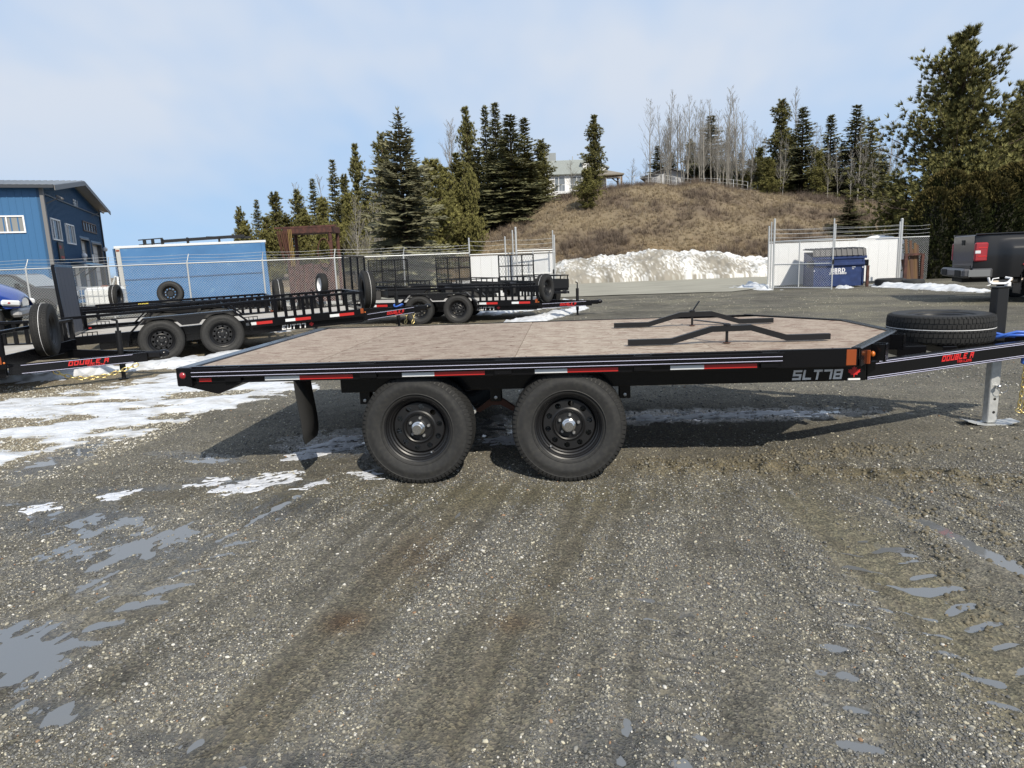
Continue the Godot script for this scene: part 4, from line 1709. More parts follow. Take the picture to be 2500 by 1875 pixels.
			part("leaf_decal", lb, M.red, beam)
			lb = MB.new()
			lb.at(Vector3(1.825, 0.572, zb + 0.0262), Vector3(0.078, 0.012, 0.0014))
			part("white_decal", lb, M.white, beam)
	for xx in [-2.0, -1.45, -0.5, 0.5, 1.3]:
		b2 = MB.new()
		b2.at(Vector3(xx, 0.73, -W / 2), Vector3(0.05, 0.07, W - 0.12))
		part("cross_member", b2, M.black_old, t)
	# chamfered front: near panel, front panel, far panel, each with a lip above the deck
	var fr := [Vector3(xf, 0, -0.015), Vector3(2.345, 0, -0.875), Vector3(2.345, 0, -W + 0.875), Vector3(xf, 0, -W + 0.015)]
	for i in 3:
		var a: Vector3 = fr[i]
		var c: Vector3 = fr[i + 1]
		b2 = MB.new()
		b2.bar(a + Vector3.UP * 0.752, c + Vector3.UP * 0.752, 0.012, 0.112, Vector3.UP, 0.003)
		var x := (c - a).normalized()
		var n := Vector3.UP.cross(x)
		b2.bar(a + Vector3.UP * 0.806 + n * 0.026, c + Vector3.UP * 0.806 + n * 0.026, 0.055, 0.012, Vector3.UP, 0.004)
		part("front_panel", b2, M.black, t)
	# square stake sockets on the near chamfer and the amber light between
	var ch: Vector3 = (fr[1] - fr[0]).normalized()
	var cn: Vector3 = ch.cross(Vector3.UP)
	if cn.z < 0:
		cn = -cn
	for s in [0.30, 0.86]:
		var p: Vector3 = fr[0] + ch * s + cn * 0.045
		b2 = MB.new()
		var bs := Basis(ch, Vector3.UP, cn)
		for q in [[-0.038, 0.0, 0.006, 0.08], [0.038, 0.0, 0.006, 0.08], [0.0, 0.038, 0.082, 0.006], [0.0, -0.038, 0.082, 0.006]]:
			b2.box(Transform3D(bs, p + ch * q[0] + cn * q[1] + Vector3.UP * 0.752), Vector3(q[2], 0.105, q[3]))
		part("stake_socket", b2, M.black, t)
	b2 = MB.new()
	b2.box(Transform3D(Basis(ch, Vector3.UP, cn), fr[0] + ch * 0.16 + cn * 0.012 + Vector3.UP * 0.735), Vector3(0.014, 0.085, 0.02), 0.002)
	part("orange_reflector", b2, M.orange, t)
	b2 = MB.new()
	b2.ball(fr[0] + ch * 0.185 + cn * 0.03 + Vector3.UP * 0.752, Vector3(0.014, 0.018, 0.014))
	part("amber_light", b2, M.amber, t)

	# wheels and running gear
	for x in [-0.985, 0.0]:
		wheel(t, Transform3D(Basis(Vector3.BACK, rnd(0, 6)), Vector3(x, 0.345, -0.172)), 0.368, 0)
		wheel(t, Transform3D(Basis(Vector3.UP, PI), Vector3(x, 0.345, -W + 0.172)), 0.368, 0)
		b2 = MB.new()
		b2.tube([Vector3(x, 0.345, -0.25), Vector3(x, 0.345, -W + 0.25)], 0.032, 12)
		part("axle", b2, M.black_old, t)
	for far in 2:
		var zs := -0.40 if far == 0 else -W + 0.40
		for x in [-0.985, 0.0]:
			b2 = MB.new()
			for l in 4:
				var pts := []
				for k in 9:
					var u := -1.0 + k / 4.0
					pts.append(Vector3(x + u * (0.36 - 0.07 * l), 0.44 - 0.075 * (1.0 - u * u) - 0.009 * l, zs))
				for k in 8:
					b2.bar(pts[k], pts[k + 1], 0.045, 0.008)
			part("leaf_spring", b2, M.black_old, t)
		for hx in [-1.40, -0.49, 0.38]:
			b2 = MB.new()
			b2.at(Vector3(hx, 0.515, zs + 0.035), Vector3(0.075, 0.10, 0.008), 0.003)
			b2.at(Vector3(hx, 0.515, zs - 0.035), Vector3(0.075, 0.10, 0.008), 0.003)
			b2.at(Vector3(hx, 0.558, zs), Vector3(0.085, 0.010, 0.09))
			var hg := part("spring_hanger", b2, M.black, t)
			b2 = MB.new()
			b2.lathe([Vector2(0.011, 0.0), Vector2(0.011, 0.008), Vector2(0.0, 0.010)], Transform3D(Basis(), Vector3(hx, 0.492, zs + 0.04)), 10)
			part("bolt", b2, M.steel, hg)
		b2 = MB.new()
		b2.prism(PackedVector2Array([Vector2(-0.64, 0.40), Vector2(-0.53, 0.478), Vector2(-0.45, 0.478), Vector2(-0.34, 0.40), Vector2(-0.37, 0.385), Vector2(-0.46, 0.435), Vector2(-0.52, 0.435), Vector2(-0.61, 0.385)]), Transform3D(Basis(), Vector3(0, 0, zs)), -0.02, 0.02)
		part("equaliser", b2, M.rusty, t)
		for s in [[-0.64, 0.40, -0.69, 0.475], [-0.34, 0.40, -0.30, 0.475]]:
			b2 = MB.new()
			b2.bar(Vector3(s[0], s[1], zs + 0.05), Vector3(s[2], s[3], zs + 0.05), 0.008, 0.028, Vector3.RIGHT, 0.002)
			b2.lathe([Vector2(0.013, 0.0), Vector2(0.013, 0.012), Vector2(0.0, 0.013)], Transform3D(Basis(), Vector3(s[0], s[1], zs + 0.052)), 10)
			b2.lathe([Vector2(0.013, 0.0), Vector2(0.013, 0.012), Vector2(0.0, 0.013)], Transform3D(Basis(), Vector3(s[2], s[3], zs + 0.052)), 10)
			part("shackle", b2, M.galv, t)
	# mud flap, bent forward at the foot
	for far in 2:
		b2 = MB.new()
		b2.smooth()
		var za := -0.03 if far == 0 else -W + 0.03
		var so := -1.0 if far == 0 else 1.0
		var rows := []
		for k in 13:
			var u := k / 12.0
			var y := 0.71 - 0.445 * u
			var xx := -1.752 + 0.035 * sin(u * 2.4) * u
			var r := 0.03 * maxf(u - 0.88, 0.0) / 0.12
			rows.append([Vector3(xx, y, za + so * r), Vector3(xx - 0.012, y, za + so * (0.31 - r))])
		for k in 12:
			b2.quad(rows[k][0], rows[k + 1][0], rows[k + 1][1], rows[k][1])
			var d := Vector3(-0.007, 0, 0)
			b2.quad(rows[k][1] + d, rows[k + 1][1] + d, rows[k + 1][0] + d, rows[k][0] + d)
			b2.quad(rows[k][0] + d, rows[k + 1][0] + d, rows[k + 1][0], rows[k][0])
			b2.quad(rows[k][1], rows[k + 1][1], rows[k + 1][1] + d, rows[k][1] + d)
		part("mud_flap", b2, M.tread, t)

	# tongue cross plate, jack, coupler, chains and wiring
	var cz := -W / 2
	b2 = MB.new()
	b2.at(Vector3(2.75, 0.645, cz), Vector3(0.10, 0.06, 0.75), 0.004)
	b2.at(Vector3(2.45, 0.66, cz), Vector3(0.2, 0.07, 0.9), 0.004)
	part("spare_carrier", b2, M.black, t)
	b2 = MB.new()
	b2.at(Vector3(3.28, 0.80, cz), Vector3(0.088, 0.52, 0.088), 0.008)
	b2.at(Vector3(3.28, 1.063, cz), Vector3(0.094, 0.008, 0.094), 0.002)
	var jk := part("jack_post", b2, M.satin, t)
	jk.transform = Transform3D(Basis(Vector3.BACK, 0.0), Vector3.ZERO)
	b2 = MB.new()
	b2.at(Vector3(3.285, 0.315, cz), Vector3(0.074, 0.60, 0.074), 0.006)
	var leg := part("jack_leg", b2, M.galv, t)
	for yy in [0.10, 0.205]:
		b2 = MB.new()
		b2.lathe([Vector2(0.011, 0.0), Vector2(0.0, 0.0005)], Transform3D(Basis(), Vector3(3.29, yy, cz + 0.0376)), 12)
		part("painted_pin_hole", b2, M.dark_in, leg)  # dark disc laid on the leg for the shade in a hole
	b2 = MB.new()
	b2.tube([Vector3(3.29, 0.31, cz + 0.02), Vector3(3.29, 0.31, cz + 0.075)], 0.010, 8)
	b2.ball(Vector3(3.29, 0.31, cz + 0.078), Vector3(0.016, 0.016, 0.012))
	var ring: Array = []
	for k in 19:
		var a := TAU * k / 18.0
		ring.append(Vector3(3.315 + 0.032 * cos(a), 0.298 + 0.034 * sin(a), cz + 0.082 + 0.01 * cos(a)))
	b2.tube(ring, 0.0025, 6)
	part("pull_pin", b2, M.chrome, leg)
	b2 = MB.new()
	b2.smooth()
	# dished foot plate
	var fp := [Vector2(-0.19, 0.036), Vector2(-0.13, 0.016), Vector2(-0.06, 0.006), Vector2(0.06, 0.006), Vector2(0.13, 0.014), Vector2(0.19, 0.026)]
	for k in 5:
		var hz0 := 0.075 if k in [1, 2, 3] else 0.06
		b2.box(Transform3D(Basis(Vector3.BACK, ((fp[k + 1] as Vector2) - fp[k]).angle()), Vector3(3.285 + (fp[k].x + fp[k + 1].x) / 2, (fp[k].y + fp[k + 1].y) / 2, cz)), Vector3((fp[k + 1] as Vector2).distance_to(fp[k]) + 0.002, 0.006 + 0.0004 * k, hz0 * 2))
	part("foot_plate", b2, M.galv, leg)
	# white crank folded over the top
	b2 = MB.new()
	b2.tube([Vector3(3.235, 1.135, cz + 0.05), Vector3(3.195, 1.13, cz + 0.05), Vector3(3.17, 1.085, cz + 0.06), Vector3(3.15, 1.08, cz + 0.06)], 0.004, 6)
	b2.tube([Vector3(3.155, 1.14, cz + 0.06), Vector3(3.165, 1.105, cz + 0.06), Vector3(3.185, 1.095, cz + 0.06), Vector3(3.28, 1.092, cz + 0.05), Vector3(3.305, 1.10, cz + 0.05), Vector3(3.325, 1.13, cz + 0.05), Vector3(3.30, 1.135, cz + 0.02)], 0.0085, 8)
	b2.at(Vector3(3.315, 1.085, cz + 0.03), Vector3(0.03, 0.035, 0.04), 0.006)
	part("crank_handle", b2, M.white, jk)
	b2 = MB.new()
	b2.at(Vector3(3.70, 0.63, cz), Vector3(0.24, 0.1, 0.12), 0.015)
	b2.ball(Vector3(3.86, 0.65, cz), Vector3(0.08, 0.05, 0.05))
	part("coupler", b2, M.black, t)
	b2 = MB.new()
	b2.tube([Vector3(3.18, 0.685, cz + 0.04), Vector3(3.24, 0.70, cz + 0.1), Vector3(3.34, 0.735, cz + 0.14), Vector3(3.44, 0.73, cz + 0.15), Vector3(3.52, 0.70, cz + 0.12)], 0.011, 8)
	b2.tube([Vector3(3.22, 0.68, cz + 0.05), Vector3(3.30, 0.71, cz + 0.13), Vector3(3.40, 0.712, cz + 0.16), Vector3(3.50, 0.70, cz + 0.14)], 0.011, 8)
	b2.tube([Vector3(3.20, 0.73, cz + 0.06), Vector3(3.27, 0.71, cz + 0.1), Vector3(3.34, 0.70, cz + 0.13)], 0.011, 8)
	b2.tube([Vector3(3.37, 0.56, cz + 0.19), Vector3(3.38, 0.51, cz + 0.17), Vector3(3.42, 0.49, cz + 0.16), Vector3(3.455, 0.515, cz + 0.16), Vector3(3.46, 0.56, cz + 0.17)], 0.011, 8)
	part("blue_cable", b2, M.blue_hose, t)
	b2 = MB.new()
	var lp := []
	for k in 9:
		var a := PI * k / 8.0
		lp.append(Vector3(3.50 - 0.04 * cos(a), 0.725 + 0.035 * sin(a), cz + 0.13))
	b2.tube(lp, 0.016, 8)
	part("yellow_latch", b2, M.cream, t)
	for k in 2:
		var x0 := 3.435 + 0.035 * k
		chain(t, [Vector3(x0 - 0.03, 0.56, cz + 0.17), Vector3(x0 - 0.035, 0.33, cz + 0.17), Vector3(x0 - 0.05, 0.14 - 0.02 * k, cz + 0.17), Vector3(x0 + 0.02 + 0.03 * k, 0.11 - 0.01 * k, cz + 0.19), Vector3(x0 + 0.06, 0.3, cz + 0.15), Vector3(x0 + 0.05, 0.55, cz + 0.12)], 0.036, 0.0042, M.zinc)

	# spare lying on the tongue
	spare("black spare wheel lying flat on the tongue of the flat deck trailer", Vector3(2.86, 0.777, -4.16 + cz + 0.0), Vector3(0.0, 1.0, 0.0), 0.362, 0)

	# ski bars
	var near := thing("ski_bar", "near cranked black tie down bar lying on the plywood deck, handle folded flat", "tie down bar", Vector3(1.068, top, -4.63), 0.0, "bars on the plywood deck")
	_ski_bar(near, false)
	var far := thing("ski_bar", "far cranked black tie down bar on the plywood deck, its flat handle standing up", "tie down bar", Vector3(1.06, top, -5.85), 0.0, "bars on the plywood deck")
	_ski_bar(far, true)

func _ski_bar(o: Node3D, up: bool) -> void:
	var b := MB.new()
	var p := [Vector3(-0.655, 0.022, 0), Vector3(-0.363, 0.022, 0), Vector3(-0.10, 0.096, 0), Vector3(0.155, 0.098, 0), Vector3(0.388, 0.024, 0), Vector3(0.665, 0.024, 0)]
	# one square tube, mitred at each bend
	var hw := 0.019
	var rings := []
	for i in p.size():
		var d0: Vector3 = ((p[i] as Vector3) - p[maxi(i - 1, 0)]).normalized()
		var d1: Vector3 = ((p[mini(i + 1, p.size() - 1)] as Vector3) - p[i]).normalized()
		if i == 0: d0 = d1
		if i == p.size() - 1: d1 = d0
		var tt := (d0 + d1).normalized()
		var nn := Vector3(-tt.y, tt.x, 0) / maxf(tt.dot(d1), 0.3) * hw
		rings.append([p[i] - nn - Vector3(0, 0, hw), p[i] - nn + Vector3(0, 0, hw), p[i] + nn + Vector3(0, 0, hw), p[i] + nn - Vector3(0, 0, hw)])
	b.flat()
	for i in rings.size() - 1:
		for k in 4:
			var k2 := (k + 1) % 4
			b.quad(rings[i][k], rings[i + 1][k], rings[i + 1][k2], rings[i][k2])
	for e in [0, rings.size() - 1]:
		var r: Array = rings[e]
		if e == 0:
			b.quad(r[0], r[1], r[2], r[3])
		else:
			b.quad(r[3], r[2], r[1], r[0])
	part("bar", b, M.black_old, o)
	b = MB.new()
	b.tube([Vector3(0, 0.0, 0), Vector3(0, 0.082, 0)], 0.0095, 10)
	part("rod", b, M.black_old, o)
	b = MB.new()
	b.lathe([Vector2(0.026, 0.0), Vector2(0.026, 0.004), Vector2(0.0, 0.005)], Transform3D(Basis(Vector3.RIGHT, Vector3.FORWARD, Vector3.UP), Vector3(0, 0.0, 0)), 14)
	part("floor_washer", b, M.rusty, o)
	b = MB.new()
	b.lathe([Vector2(0.024, 0.0), Vector2(0.024, 0.010), Vector2(0.014, 0.016), Vector2(0.0, 0.016)], Transform3D(Basis(Vector3.RIGHT, Vector3.FORWARD, Vector3.UP), Vector3(0, 0.116, 0)), 16)
	part("clamp_knob", b, M.black_old, o)
	b = MB.new()
	if up:
		b.bar(Vector3(0.004, 0.125, 0), Vector3(0.058, 0.205, 0.0), 0.034, 0.008, Vector3.UP, 0.003)
	else:
		b.bar(Vector3(0.0, 0.128, 0), Vector3(-0.16, 0.132, -0.30), 0.03, 0.006, Vector3.UP, 0.002)
	part("handle", b, M.black_old, o)

# ================================================================ utility trailers
# local frame: x forward from the rear axle, near side +z, bed half width 0.98
func utility(label: String, pos: Vector3, turn: float, pitch: float, front: float, back: float, opt: Dictionary) -> Node3D:
	var t := thing("utility_trailer", label, "trailer", pos, turn, "black utility trailers parked along the fence")
	t.rotation = Vector3(0, turn, 0)
	t.transform.basis = Basis(Vector3.UP, turn) * Basis(Vector3.BACK, pitch)
	var hw := 0.98
	var fl := 0.50
	var top := 0.83
	var L := front - back
	# plank floor
	var np := 11
	var pb := MB.new()
	pb.at(Vector3.ZERO, Vector3(L - 0.08, 0.035, 2 * hw / np - 0.012), 0.003)
	var pm := pb.mesh()
	for i in np:
		var o := put("plank", pm, M.wood_grey, t)
		o.position = Vector3((front + back) / 2, fl - 0.02 + 0.002 * (i % 3), -hw + (i + 0.5) * 2 * hw / np)
	# frame
	for sd in [1, -1]:
		var b := MB.new()
		b.at(Vector3((front + back) / 2, fl - 0.05, sd * (hw + 0.012)), Vector3(L, 0.13, 0.02), 0.003)
		b.at(Vector3((front + back) / 2, fl + 0.016, sd * (hw - 0.005)), Vector3(L, 0.012, 0.055), 0.002)
		part("side_rail", b, M.black, t)
		b = MB.new()
		b.at(Vector3((front + back) / 2, top, sd * hw), Vector3(L, 0.045, 0.045), 0.006)
		part("top_rail", b, M.black, t)
		# corner and middle posts
		for x in [back + 0.025, front - 0.03, front - 1.58]:
			b = MB.new()
			b.at(Vector3(x, (fl + top) / 2 - 0.02, sd * hw), Vector3(0.06, top - fl - 0.0, 0.05), 0.004)
			part("post", b, M.black, t)
		# close set uprights along the front
		if opt.get("slats", true):
			var sb := MB.new()
			sb.at(Vector3.ZERO, Vector3(0.055, top - fl - 0.045, 0.03), 0.003)
			var sm := sb.mesh()
			for k in 9:
				var o := put("upright", sm, M.black, t)
				o.position = Vector3(front - 0.17 - k * 0.154, (fl + top) / 2, sd * (hw - 0.006))
		# fender over both wheels with a tread plate panel
		b = MB.new()
		var prof := PackedVector2Array([Vector2(-0.50, 0.30), Vector2(-0.47, 0.50), Vector2(-0.22, 0.735), Vector2(1.15, 0.735), Vector2(1.40, 0.50), Vector2(1.43, 0.30), Vector2(1.41, 0.30), Vector2(1.37, 0.49), Vector2(1.13, 0.715), Vector2(-0.20, 0.715), Vector2(-0.44, 0.49), Vector2(-0.48, 0.30)])
		b.prism(prof, Transform3D(Basis(), Vector3(0, 0, 0)), (hw + 0.025) * sd if sd > 0 else -(hw + 0.29), (hw + 0.29) if sd > 0 else -(hw + 0.025))
		var fd := part("fender", b, M.black, t)
		if sd > 0 or opt.get("far_detail", false):
			b = MB.new()
			b.prism(PackedVector2Array([Vector2(0.20, 0.714), Vector2(0.34, 0.565), Vector2(0.60, 0.565), Vector2(0.74, 0.714)]), Transform3D(Basis(), Vector3.ZERO), sd * (hw + 0.282), sd * (hw + 0.287))
			b.prism(PackedVector2Array([Vector2(-0.22, 0.735), Vector2(1.15, 0.735), Vector2(1.13, 0.70), Vector2(-0.20, 0.70)]), Transform3D(Basis(), Vector3.ZERO), sd * (hw + 0.291), sd * (hw + 0.295))
			for r in 6:
				for c in 14:
					var x := 0.24 + c * 0.034 + (0.017 if r % 2 else 0.0)
					var y := 0.58 + r * 0.024
					if x > 0.32 - (y - 0.565) * 0.7 + 0.02 and x < 0.60 + (y - 0.565) * 0.9 - 0.0:
						b.box(Transform3D(Basis(Vector3.BACK, 0.785 if (r + c) % 2 else -0.785), Vector3(x, y, sd * (hw + 0.288))), Vector3(0.024, 0.006, 0.004))
			part("tread_plate", b, M.black_old, fd)
		for k in 2:
			wheel(t, Transform3D(Basis.from_euler(Vector3(0, 0.0 if sd > 0 else PI, 0)) * Basis(Vector3.BACK, 0.7 * k + 0.4), Vector3(0.93 * k, 0.345, sd * 1.145)), 0.352, 1)
		# lights and tape on the near rail
		if sd > 0:
			for x in [back + 0.85, front - 1.86, front - 1.2, front - 0.42]:
				if x > -0.55 and x < 1.5:
					continue
				strip_tape(t, x - 0.23, x - 0.06, x + 0.21, fl - 0.045, 0.05, hw + 0.0235)
			b = MB.new()
			b.at(Vector3(back + 0.1, fl - 0.045, hw + 0.024), Vector3(0.1, 0.05, 0.004))
			part("red_reflector", b, M.tape_red, t)
			b = MB.new()
			b.at(Vector3(front - 0.06, fl - 0.01, hw + 0.026), Vector3(0.055, 0.09, 0.006))
			part("orange_reflector", b, M.orange, t)
			b = MB.new()
			b.ball(Vector3(front - 0.005, fl - 0.04, hw + 0.03), Vector3(0.014, 0.014, 0.01), 8, 5)
			part("amber_light", b, M.amber, t)
			b = MB.new()
			for x in [back + 0.25, front - 2.1]:
				for k in 4:
					b.at(Vector3(x + 0.07 * k, fl + 0.045, hw - 0.0), Vector3(0.012, 0.05, 0.02))
				b.at(Vector3(x + 0.105, fl + 0.075, hw), Vector3(0.23, 0.012, 0.022))
			part("tie_rail", b, M.black, t)
	# lower beam with lettering
	var b := MB.new()
	b.at(Vector3((front + back) / 2 + 0.2, fl - 0.175, hw - 0.09), Vector3(L - 0.5, 0.11, 0.05), 0.003)
	b.at(Vector3((front + back) / 2 + 0.2, fl - 0.175, -hw + 0.09), Vector3(L - 0.5, 0.11, 0.05), 0.003)
	var mb := part("main_beam", b, M.black, t)
	b = MB.new()
	letters(b, "EUT77", Transform3D(Basis(), Vector3(front - 1.50, fl - 0.215, hw - 0.0645)), 0.085, 0.072, 0.013, 0.02, 0.14)
	part("lettering", b, M.white, mb)
	b = MB.new()
	b.prism(maple(0.045), Transform3D(Basis(), Vector3(front - 0.98, fl - 0.165, hw - 0.0645)), 0.0, 0.002)
	part("leaf_decal", b, M.red, mb)
	# front board and cross bars
	b = MB.new()
	b.at(Vector3(front - 0.01, fl - 0.03, 0), Vector3(0.03, 0.16, 2 * hw), 0.003)
	b.at(Vector3(front - 0.03, top, 0), Vector3(0.045, 0.045, 2 * hw - 0.06), 0.006)
	part("front_bar", b, M.black, t)
	b = MB.new()
	b.at(Vector3(back + 0.02, fl - 0.04, 0), Vector3(0.05, 0.14, 2 * hw), 0.003)
	part("rear_bar", b, M.black, t)
	# tongue
	var tip := front + 1.30
	for sd in [1, -1]:
		var a := Vector3(front - 0.05, fl - 0.15, sd * (hw - 0.14))
		var c := Vector3(tip, fl - 0.15, sd * 0.07)
		b = MB.new()
		b.bar(a, c, 0.05, 0.125, Vector3.UP, 0.004)
		var tr := part("tongue_rail", b, M.black, t)
		if sd > 0:
			var x := (c - a).normalized()
			var n := x.cross(Vector3.UP)
			if n.z < 0:
				n = -n
			var bs := Basis(x, n.cross(x), n)
			b = MB.new()
			letters(b, "DOUBLE A", Transform3D(bs, a + x * 0.62 + n * 0.0262 + Vector3.UP * -0.018), 0.058, 0.05, 0.012, 0.013, 0.28)
			letters(b, "TRAILERS", Transform3D(bs, a + x * 0.83 + n * 0.0262 + Vector3.UP * -0.046), 0.02, 0.02, 0.006, 0.005, 0.0)
			part("lettering", b, M.red, tr)
			b = MB.new()
			for y in [0.05, -0.052]:
				b.box(Transform3D(bs, a + x * 0.75 + n * 0.0262 + Vector3.UP * float(y)), Vector3(1.25, 0.005, 0.0014))
			part("pinstripe", b, M.pin, tr)
	b = MB.new()
	b.at(Vector3(tip + 0.07, fl - 0.13, 0), Vector3(0.22, 0.10, 0.12), 0.02)
	b.ball(Vector3(tip + 0.2, fl - 0.12, 0), Vector3(0.08, 0.055, 0.06))
	part("coupler", b, M.black, t)
	# jack
	b = MB.new()
	var jx: float = opt.get("jack", front + 0.95)
	b.tube([Vector3(jx, fl - 0.32, 0.0), Vector3(jx, fl + 0.22, 0.0)], 0.038, 12)
	b.tube([Vector3(jx, fl + 0.22, 0.0), Vector3(jx, fl + 0.36, 0.0), Vector3(jx - 0.04, fl + 0.38, 0.06)], 0.016, 8)
	var foot: float = 0.0 - pitch * jx
	b.tube([Vector3(jx, foot + 0.01, 0.0), Vector3(jx, fl - 0.3, 0.0)], 0.028, 12)
	b.lathe([Vector2(0.07, 0.0), Vector2(0.07, 0.008), Vector2(0.0, 0.012)], Transform3D(Basis(Vector3.RIGHT, Vector3.FORWARD, Vector3.UP), Vector3(jx, foot + 0.006, 0)), 16)
	part("jack", b, M.black_old, t)
	if opt.has("chain"):
		for k in 2:
			chain(t, [Vector3(tip - 0.15 - 0.1 * k, fl - 0.2, 0.12 - 0.2 * k), Vector3(tip - 0.16 - 0.1 * k, 0.16, 0.14 - 0.2 * k), Vector3(tip - 0.2 - 0.1 * k, 0.07, 0.16 - 0.2 * k)], 0.07, 0.0075, M.zinc)
	if opt.has("swag"):
		var cp := []
		for k in 11:
			var u := k / 10.0
			cp.append(Vector3(front + 0.28 + 0.92 * u, fl - 0.24 - 0.13 * sin(PI * pow(u, 0.8)), 0.45 - 0.3 * u))
		chain(t, cp, 0.07, 0.0075, M.zinc)
	if opt.has("cable"):
		b = MB.new()
		var lp := []
		for k in 15:
			var a := TAU * k / 14.0
			lp.append(Vector3(jx + 0.02 + 0.09 * cos(a), fl - 0.04 + 0.02 * sin(a * 2), 0.02 + 0.07 * sin(a)))
		b.tube(lp, 0.016, 6)
		part("blue_cable", b, M.blue_hose, t)
	# ramp standing up at the tail
	if opt.has("ramp"):
		var rw: float = opt.get("rw", 2 * hw - 0.1)
		var rz := hw - 0.05 - rw / 2
		var rh := 1.16
		b = MB.new()
		var bars: int = opt.ramp
		for k in bars:
			var z := rz - rw / 2 + rw * k / (bars - 1)
			b.at(Vector3(back + 0.02, fl + rh / 2, z), Vector3(0.05, rh, 0.045), 0.004)
		for y in [0.03, rh]:
			b.at(Vector3(back + 0.02, fl + y, rz), Vector3(0.046, 0.045, rw - 0.046), 0.004)
		var fr := part("ramp", b, M.black, t)
		if opt.get("solid", false):
			var sb := MB.new()
			sb.at(Vector3.ZERO, Vector3(0.012, rh - 0.05, rw / 5 - 0.012), 0.002)
			var sm := sb.mesh()
			for k in 5:
				var o := put("ramp_panel", sm, M.slate, fr)
				o.position = Vector3(back + 0.035, fl + rh / 2 + 0.015, rz - rw / 2 + (k + 0.5) * rw / 5)
		else:
			b = MB.new()
			mesh_panel(b, Vector3(back + 0.02, fl + 0.03, rz - rw / 2), Vector3(0, 0, 1), rw, rh, 0.05, 0.004)
			struct(part("expanded_mesh", b, M.black_old, fr), "stuff")
	return t

func mesh_panel(b: MB, o: Vector3, x: Vector3, w: float, h: float, pitch: float, r: float) -> void:
	# expanded metal: two sets of slanting strands
	b.flat()
	var n := x.cross(Vector3.UP)
	for fam: float in [1.0, -1.0]:
		var k := -h * 0.6
		while k < w:
			var s0 := maxf(k, 0.0)
			var s1 := minf(k + h * 0.6, w)
			var y0 := (s0 - k) / 0.6
			var y1 := (s1 - k) / 0.6
			if s1 > s0:
				if fam < 0.0:
					y0 = h - y0
					y1 = h - y1
				var p := o + x * s0 + Vector3.UP * y0
				var q := o + x * s1 + Vector3.UP * y1
				var sd := (q - p).normalized().cross(n) * r
				b.quad(p - sd, q - sd, q + n * r, p + n * r)
				b.quad(p + n * r, q + n * r, q + sd, p + sd)
			k += pitch

func gate_trailer(label: String, pos: Vector3, turn: float, wdt: float, dense: bool) -> void:
	# small single axle trailer: mesh gate at the back (local -x), boarded sides
	var t := thing("gate_trailer", label, "trailer", pos, turn, "small trailers with mesh tail gates")
	var L := 2.5
	var hw := wdt / 2
	var fl := 0.5
	var b := MB.new()
	b.at(Vector3(0, fl, 0), Vector3(L, 0.08, wdt), 0.004)
	part("bed", b, M.black, t)
	for sd in [1, -1]:
		b = MB.new()
		b.at(Vector3(0, fl + 0.17, sd * hw), Vector3(L, 0.27, 0.03), 0.003)
		part("side_board", b, M.black_old, t)
		b = MB.new()
		b.at(Vector3(0, fl + 0.42, sd * hw), Vector3(L, 0.03, 0.03), 0.003)
		for k in 6:
			b.at(Vector3(-L / 2 + 0.05 + k * (L - 0.1) / 5, fl + 0.36, sd * hw), Vector3(0.03, 0.12, 0.028))
		part("side_rail", b, M.black_old, t)
		b = MB.new()
		b.prism(PackedVector2Array([Vector2(-0.42, 0.42), Vector2(-0.36, 0.68), Vector2(-0.2, 0.76), Vector2(0.2, 0.76), Vector2(0.36, 0.68), Vector2(0.42, 0.42), Vector2(0.4, 0.42), Vector2(0.34, 0.66), Vector2(0.18, 0.74), Vector2(-0.18, 0.74), Vector2(-0.34, 0.66), Vector2(-0.4, 0.42)]), Transform3D(Basis(), Vector3.ZERO), sd * (hw + 0.02) if sd > 0 else -(hw + 0.25), (hw + 0.25) if sd > 0 else -(hw + 0.02))
		part("fender", b, M.black_old, t)
		wheel(t, Transform3D(Basis.from_euler(Vector3(0, 0.0 if sd > 0 else PI, 0)), Vector3(0, 0.32, sd * (hw + 0.13))), 0.32, 1)
	b = MB.new()
	b.at(Vector3(L / 2, fl + 0.17, 0), Vector3(0.03, 0.27, wdt), 0.003)
	b.at(Vector3(L / 2, fl + 0.42, 0), Vector3(0.03, 0.03, wdt), 0.003)
	part("front_board", b, M.black_old, t)
	b = MB.new()
	for sd in [1, -1]:
		b.bar(Vector3(L / 2, fl - 0.05, sd * hw * 0.7), Vector3(L / 2 + 1.1, fl - 0.05, sd * 0.04), 0.05, 0.07)
	part("tongue", b, M.black_old, t)
	# gate
	b = MB.new()
	var gh := 1.06
	for k in 4:
		b.at(Vector3(-L / 2, fl + 0.05 + gh / 2, -hw + wdt * k / 3.0), Vector3(0.035, gh, 0.035))
	for k in 4:
		b.at(Vector3(-L / 2 - 0.002, fl + 0.05 + gh * k / 3.0, 0), Vector3(0.039, 0.035, wdt + 0.03))
	var g := part("tail_gate", b, M.black_old, t)
	b = MB.new()
	mesh_panel(b, Vector3(-L / 2, fl + 0.05, -hw), Vector3(0, 0, 1), wdt, gh, 0.045 if dense else 0.1, 0.0055 if dense else 0.003)
	struct(part("expanded_mesh", b, M.black_old, g), "stuff")

